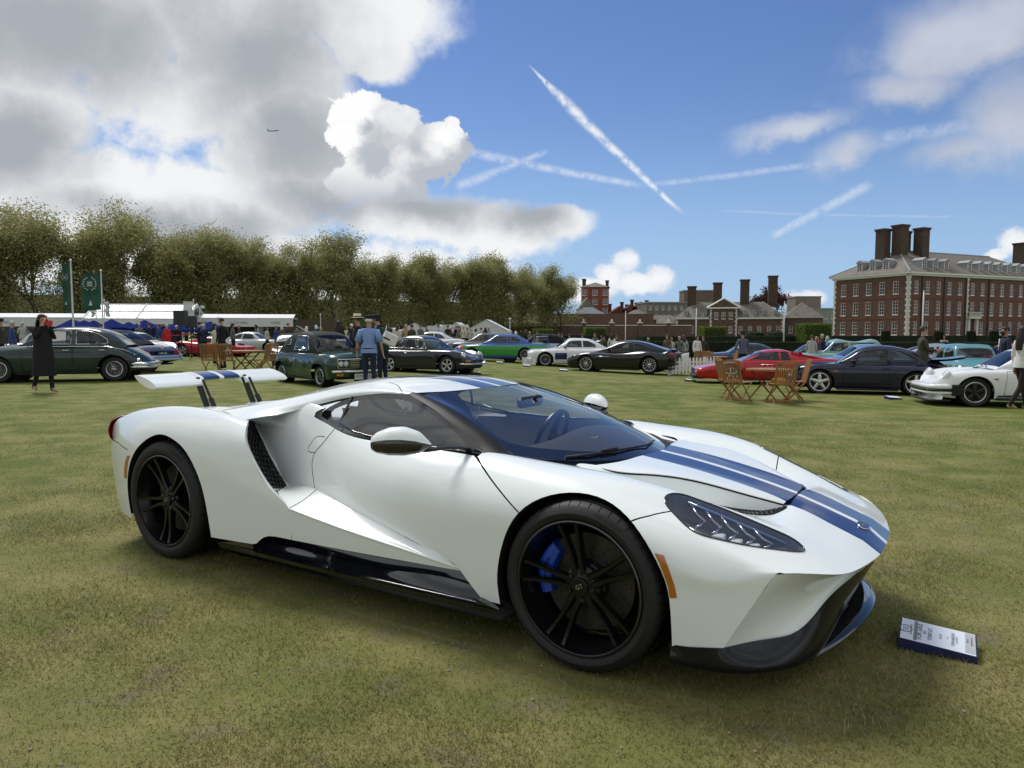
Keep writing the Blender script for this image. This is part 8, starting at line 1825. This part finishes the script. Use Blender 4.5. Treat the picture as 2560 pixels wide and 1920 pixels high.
MB().lathe([(.128, .94), (.146, .965), (.148, 1.0)], 18, Matrix.Diagonal((1.0, 1.25, 1, 1))).build('belt', cloth('black', CC['black']), m); MB().tube([(.055 + .033 * math.cos(a), .285 + .033 * math.sin(a), .955) for a in np.linspace(0, 6.283, 9)], .010, 5).build('watch_strap', M_dark, m)
person('man in dark suit and cream straw fedora with black band', P_(897, 18.6), 170, 1.76, 'black', 'grey', 'black', 'brown', 0, POCK, hat='fedora', detail=True, under='white')
g_ = person('man in dark green jacket and black cap with white bag strap bending forward', P_(957, 17.6), 150, 1.78, 'green', 'navy', 'black', 'dark', 0, HOLD, bend=12, hat='black', detail=True)
bag = empty('shoulder_bag', P_(965, 17.25) + (float(gz(-3, 17.2)),), rad(30), 'white shoulder bag with red stripe slung on the green-jacketed man', 'bag'); MB().box(-.17, .17, -.06, .06, .92, 1.22, M=Matrix.Rotation(rad(25), 4, 'Y') @ Matrix.Translation((-.42, 0, .06)), bev=.03).build('bag_body', cloth('white', CC['white']), bag); MB().box(-.175, .0, -.063, .063, 1.02, 1.06, M=Matrix.Rotation(rad(25), 4, 'Y') @ Matrix.Translation((-.42, 0, .06))).build('bag_stripe', cloth('brown', CC['brown']), bag); MB().tube([(-.02, -.03, 1.18), (-.02, -.05, 1.38), (.02, -.02, 1.52)], .014, 5).build('bag_strap', cloth('white', CC['white']), bag)
person('woman with long dark hair behind the small green convertible', P_(848, 22), 60, 1.66, 'black', 'black', 'black', 'dark', .34)
person('man in black suit and open white shirt looking at the red supercar', P_(556, 25.5), 165, 1.80, 'black', 'black', 'black', 'brown', 0, POCK, under='white', detail=True)
person('man in all black with his back turned beside the speakers', P_(511, 34), 80, 1.66, 'navy', 'black', 'white', 'grey', 0, FOLD); person('tall dark-haired man in black next to the loudspeaker', P_(500, 37), 200, 1.80, 'black', 'black', 'black', 'dark', 0, HOLD); person('woman in cream blouse behind the man in the black suit', P_(537, 29), 30, 1.64, 'cream', 'black', 'black', 'dark', .2)
person('man in olive jacket reading a card beside the navy coupe tail', P_(2305, 18.7), -12, 1.78, 'olive', 'black', 'black', 'brown', 0, HOLD, detail=True, girth=1.08)
person('bearded man in navy suit behind the white coupe', P_(2512, 18.6), 168, 1.76, 'navy', 'navy', 'black', 'dark', 0, detail=True, under='white', beard=True, skin=M_skin2, girth=1.1)
person('woman with long dark hair, white jumper and brown trousers walking past the white coupe', P_(2556, 14.6), 5, 1.72, 'white', 'darkbrown', 'nude', 'dark', .42, stride=.22, detail=True)
person('man in purple-grey jacket and cap walking behind the red coupe', P_(1856, 28.2), 100, 1.76, 'purple', 'black', 'black', 'dark', 0, OUT, hat='navy', detail=True, girth=1.12); person('woman in pale grey coat behind the turquoise estate', P_(2028, 36), 60, 1.68, 'lightgrey', 'black', 'black', 'brown', 0, skirt=.5); person('blonde woman in red beside the grey-coated woman', P_(2040, 37), 200, 1.62, 'red', 'black', 'black', 'blonde', .2); person('grey-haired man in navy behind the turquoise estate', P_(2054, 36.5), 190, 1.74, 'navy', 'navy', 'black', 'grey', 0)
person('man in blue jacket with rucksack at the far left', P_(33, 27), 20, 1.70, 'royal', 'grey', 'black', 'grey', 0); person('man in dark green coat at the left edge', P_(3, 25), 10, 1.74, 'olive', 'black', 'black', 'dark', 0, hat='black'); person('person in a bright red coat before the café parasols', P_(420, 40), 150, 1.70, 'red', 'black', 'black', 'grey', 0, skirt=.5)
person('man in pale blue jacket and beige trousers near the marquees', P_(1096, 50), -5, 1.80, 'sky', 'tan', 'brown', 'brown', 0); person('man in dark brown coat seen from behind by the marquees', P_(1120, 50), 90, 1.76, 'darkbrown', 'black', 'black', 'brown', 0); person('man in brown tweed jacket leaning over a table', P_(1072, 46), 200, 1.74, 'tweed', 'grey', 'black', 'dark', 0, HOLD, bend=14); person('woman with long brown hair and white top in the middle distance', P_(996, 36), 20, 1.66, 'cream', 'grey', 'black', 'brown', .28); person('person in olive coat beside the long-haired woman', P_(1030, 35), 60, 1.68, 'olive', 'black', 'black', 'brown', 0); person('fair-haired person behind the olive coat', P_(1016, 38), 100, 1.68, 'tan', 'grey', 'black', 'blonde', 0)
# the crowd, further off
rc = random.Random(21); tops = ['black', 'navy', 'grey', 'white', 'cream', 'olive', 'brown', 'sky', 'lightgrey', 'royal', 'tweed', 'pink']; lg = ['black', 'navy', 'grey', 'tan', 'darkbrown']; hs = ['dark', 'brown', 'grey', 'blonde', 'dark', 'white']
crowd = [(px, D, 'by the white stands', 'visitors by the white stands') for px, D in ((352, 44), (366, 45), (375, 43), (398, 44), (445, 46), (470, 48), (290, 47), (255, 34), (60, 40), (668, 44), (692, 43), (706, 44), (721, 43), (744, 46), (757, 47), (768, 44), (640, 48), (600, 47), (583, 38), (790, 52), (805, 54))]
crowd += [(px, D, 'in front of the small marquees', 'visitors before the small marquees') for px, D in ((1052, 44), (1146, 54), (1152, 56), (1160, 52), (1170, 53), (1178, 55), (1188, 56), (1202, 57), (1214, 58), (1222, 58), (1140, 58), (1128, 60), (1008, 50), (975, 52), (880, 40), (868, 42), (940, 55))]
crowd += [(px, D, 'along the dark hedge', 'visitors along the hedge') for px, D in ((1290, 52), (1303, 52), (1316, 50), (1326, 51), (1340, 52), (1395, 50), (1405, 52), (1488, 43), (1503, 44), (1510, 46), (1531, 45), (1541, 45), (1619, 47), (1667, 37), (1676, 39), (1697, 38), (1709, 38), (1742, 37), (1756, 38), (2360, 44), (2066, 44), (1425, 47), (1455, 48))]
for px, D, where, grp in crowd:
    t_, l_, h_ = rc.choice(tops if D < 60 else tops[:3]), rc.choice(lg), rc.choice(hs); fem = rc.random() < .35
    person(f'visitor with {h_} hair, {t_} top and {l_} trousers standing {where}', P_(px + rc.uniform(-2, 2), D), rc.uniform(0, 360), rc.uniform(1.60, 1.82), t_, l_, 'black', h_, rc.choice((.18, .28)) if fem else 0, rc.choice((None, HOLD, POCK, FOLD, OUT)), group=grp)
# ------------------------------------------------------------------ garden furniture
M_teak = pmat('teak', (.30, .145, .055), rough=.6, noise=.25, nscale=9); M_teakd = pmat('teak_dark', (.19, .085, .034), rough=.6, noise=.25, nscale=9)
def chair_parts(mat):
    """folding slatted garden chair facing +x"""
    parts = []
    for k in range(9): y = -.20 + .05 * k; parts.append(('back_slat', MB().box(-.006, .006, y - .013, y + .013, 0, .46, M=Matrix.Translation((-.235, 0, .46)) @ Matrix.Rotation(rad(-13), 4, 'Y'))))
    P = [(-.345 + .0 * i, -.24 + .06 * i, .935 + .018 * math.sin(i / 8 * math.pi)) for i in range(9)]; mb = MB()
    for a, b in zip(P[:-1], P[1:]): mb.add([(a[0] - .012, a[1], a[2] - .035), (b[0] - .012, b[1], b[2] - .035), (b[0] - .012, b[1], b[2] + .02), (a[0] - .012, a[1], a[2] + .02), (a[0] + .012, a[1], a[2] - .035), (b[0] + .012, b[1], b[2] - .035), (b[0] + .012, b[1], b[2] + .02), (a[0] + .012, a[1], a[2] + .02)], [(0, 3, 2, 1), (4, 5, 6, 7), (3, 7, 6, 2), (0, 1, 5, 4)])
    parts.append(('top_rail', mb)); parts.append(('lower_rail', MB().box(-.25, -.225, -.23, .23, .44, .48)))
    for s in (-1, 1):
        parts.append(('back_leg', MB().tube([(-.345, s * .235, .95), (-.23, s * .235, .46), (.17, s * .235, .0)], .019, 4))); parts.append(('front_leg', MB().tube([(.20, s * .205, .45), (-.02, s * .205, .25), (-.20, s * .205, .0)], .019, 4)))
    for k in range(6): x = -.19 + .075 * k; parts.append(('seat_slat', MB().box(x, x + .055, -.20, .20, .44, .455)))
    parts.append(('foot_rail', MB().box(.15, .185, -.24, .24, .015, .045))); parts.append(('foot_rail', MB().box(-.19, -.16, -.21, .21, .06, .085)))
    out = []
    for n, mb in parts: me = mb.mesh(n); me.materials.append(mat); out.append((n, me))
    return out
CHAIR = chair_parts(M_teak); 
def chair(loc, yaw, label, group): 
    c = empty('garden_chair', (loc[0], loc[1], float(gz(*loc))), rad(yaw), label, 'chair', group)
    for n, me in CHAIR: o = bpy.data.objects.new(n, me); COL.objects.link(o); o.parent = c
    return c
def table(loc, yaw, label, r=.52):
    t = empty('garden_table', (loc[0], loc[1], float(gz(*loc))), rad(yaw), label, 'table')
    for k in range(9):
        y = -r + (k + .5) * 2 * r / 9; hw = math.sqrt(max(r * r - y * y, .02)); MB().box(-hw, hw, y - r / 9 + .006, y + r / 9 - .006, .715, .74).build('top_slat', M_teak, t)
    MB().lathe([(r, .70), (r + .012, .70), (r + .012, .742), (r, .742)], 28).build('top_rim', M_teak, t)
    for s in (-1, 1):
        MB().tube([(-.36, s * .28, .0), (.36, s * .28, .71)], .022, 4).build('leg', M_teakd, t); MB().tube([(.36, s * .24, .0), (-.36, s * .24, .71)], .022, 4).build('leg', M_teakd, t)
    MB().box(-.02, .02, -.3, .3, .34, .37).build('stretcher', M_teakd, t)
    return t
tp = at(1925, 17.1); table((tp.x, tp.y), 20, 'round slatted teak garden table in front of the red wedge coupe')
for px, D, yw, lb in ((1848, 16.55, 40, 'teak folding chair with curved back on the left of the right-hand garden table'), (1951, 16.25, 96, 'teak folding chair with a yellow cloth showing through its slats'), (1985, 17.1, 170, 'teak folding chair on the right of the right-hand garden table'), (1832, 17.2, 5, 'teak folding chair behind the left chair of the right-hand table')):
    p = at(px, D); chair((p.x, p.y), yw, lb, 'chairs of the right-hand garden table')
p = at(1948, 16.62); yc = MB().box(-.12, .12, -.10, .10, .46, .56, bev=.03).build('folded_cloth', pmat('cloth_yellow', (.70, .50, .03), rough=.8)); yc.location = (p.x, p.y, float(gz(p.x, p.y))); tag(yc, 'yellow folded cloth lying on a teak chair seat', 'cloth')
tp = at(613, 22.5); table((tp.x, tp.y), -10, 'slatted teak garden table behind the raised rear wing', .62)
for px, D, yw, lb in ((532, 22.2, 84, 'straight-backed teak chair farthest from the small green convertible'), (566, 21.8, 98, 'teak chair with slatted back between its neighbour and the left table'), (645, 22.4, 185, 'teak chair facing the left table from the convertible side'), (662, 22.0, 150, 'teak chair with its back to the small green convertible')):
    p = at(px, D); chair((p.x, p.y), yw, lb, 'chairs of the left-hand garden table')
for px, D, yw in ((1790, 31.5, 0), (1762, 31, 90), (1756, 32, 60), (1822, 31, 180), (1650, 33, 100), (1660, 33.4, 140)):
    p = at(px, D); chair((p.x, p.y), yw, 'distant teak chair by the white picket fence', 'chairs behind the picket fence')
p = at(1788, 31); table((p.x, p.y), 0, 'teak garden table inside the white picket fence'); 
# ------------------------------------------------------------------ show placards on the grass
M_navyb = pmat('placard_navy', (.012, .018, .075), rough=.5); M_card = pmat('placard_card', (.72, .76, .84), rough=.35); M_band = pmat('placard_band', (.22, .23, .20), rough=.5); M_gtxt = pmat('placard_ink', (.14, .15, .19), rough=.5)
def placard(x, y, yaw, label, full=False, s=1., zr=None):
    z = float(gz(x, y)); b = empty('placard', (x, y, z), yaw, label, 'placard'); b.scale = (s,) * 3; L, Wd = .285, .19
    mb = MB(); mb.add([(0, 0, -.01), (L, 0, -.01), (L, Wd, -.01), (0, Wd, -.01), (0, -.0, .048), (L, 0, .028), (L, Wd, .048), (0, Wd, .072)], [(0, 3, 2, 1), (4, 5, 6, 7), (0, 1, 5, 4), (1, 2, 6, 5), (2, 3, 7, 6), (3, 0, 4, 7)]); mb.build('base', M_navyb, b)
    o, ux, uy = Vector((0, 0, .049)), Vector((L, 0, -.020)), Vector((0, Wd, .024))
    def q(u, v, d=.001): return o + ux * u + uy * v + Vector((0, 0, d))
    MB().add([q(.02, .02), q(.98, .02), q(.98, .98), q(.02, .98)], [(0, 1, 2, 3)]).build('card', M_card, b)
    if full:
        MB().add([q(.19, .06, .002), q(.235, .06, .002), q(.235, .94, .002), q(.19, .94, .002)], [(0, 1, 2, 3)]).build('grey_band', M_band, b); MB().add([q(.85, .08, .002), q(.975, .08, .002), q(.975, .95, .002), q(.85, .95, .002)], [(0, 1, 2, 3)]).build('footer_panel', pmat('footer_grey', (.42, .43, .44), rough=.5), b)
        ex = uy.normalized(); ey = -ux.normalized(); ez = ex.cross(ey).normalized()
        def text(t, u, v, size, st=1.):
            p = q(u, v, .0028); lettering(t, size, M_gtxt, b, Matrix(((ex.x, ey.x, ez.x, p.x), (ex.y, ey.y, ez.y, p.y), (ex.z, ey.z, ez.z, p.z), (0, 0, 0, 1))), .0002, stretch=st)
        text('FOR SALE', .265, .5, .030, 1.12); text('2019', .335, .5, .014); text('FORD GT', .405, .5, .022, 1.1); text('LOT 247', .54, .5, .012); text('POA', .63, .5, .007); text('TOM HARTLEY', .70, .5, .017); text('tel 01283 762762', .745, .5, .008); text('LONDON CONCOURS', .155, .5, .009); text('Sales by', .88, .6, .010); text('appointment only', .93, .6, .010)
        P = [q(.085, .5, .0025) + ex * (.030 * math.sin(a)) + ey * (.024 * math.cos(a)) for a in np.linspace(0, 6.283, 25)]; MB().tube(P, .0014, 4, cap=False).build('crest', M_gtxt, b)
        for r_ in (-.008, 0, .008): MB().tube([q(.085, .5, .0025) + ey * r_ - ex * .018, q(.085, .5, .0025) + ey * r_ + ex * .018], .0012, 4).build('crest_bar', M_gtxt, b)
placard(1.637, 2.985, math.atan2(-.15, .249), 'navy wedge placard with white FOR SALE card lying in front of the white supercar', True)
for px, D, yw, lb in ((1718, 24.6, .1, 'small white placard on the grass near the nose of the red wedge coupe'), (2228, 17.3, .1, 'small navy and white placard on the grass before the navy coupe'), (1178, 24.5, .2, 'small placard on the grass by the grey coupe nose'), (1240, 34, 0., 'small placard on the grass before the two-tone cabriolet'), (1308, 32, .1, 'small placard on the grass under the race saloon spoiler'), (1400, 29.3, .1, 'small placard on the grass before the black coupe')):
    p = at(px, D); placard(p.x, p.y, yw, lb, s=1.15)
bpy.data.scenes.remove(TMP)
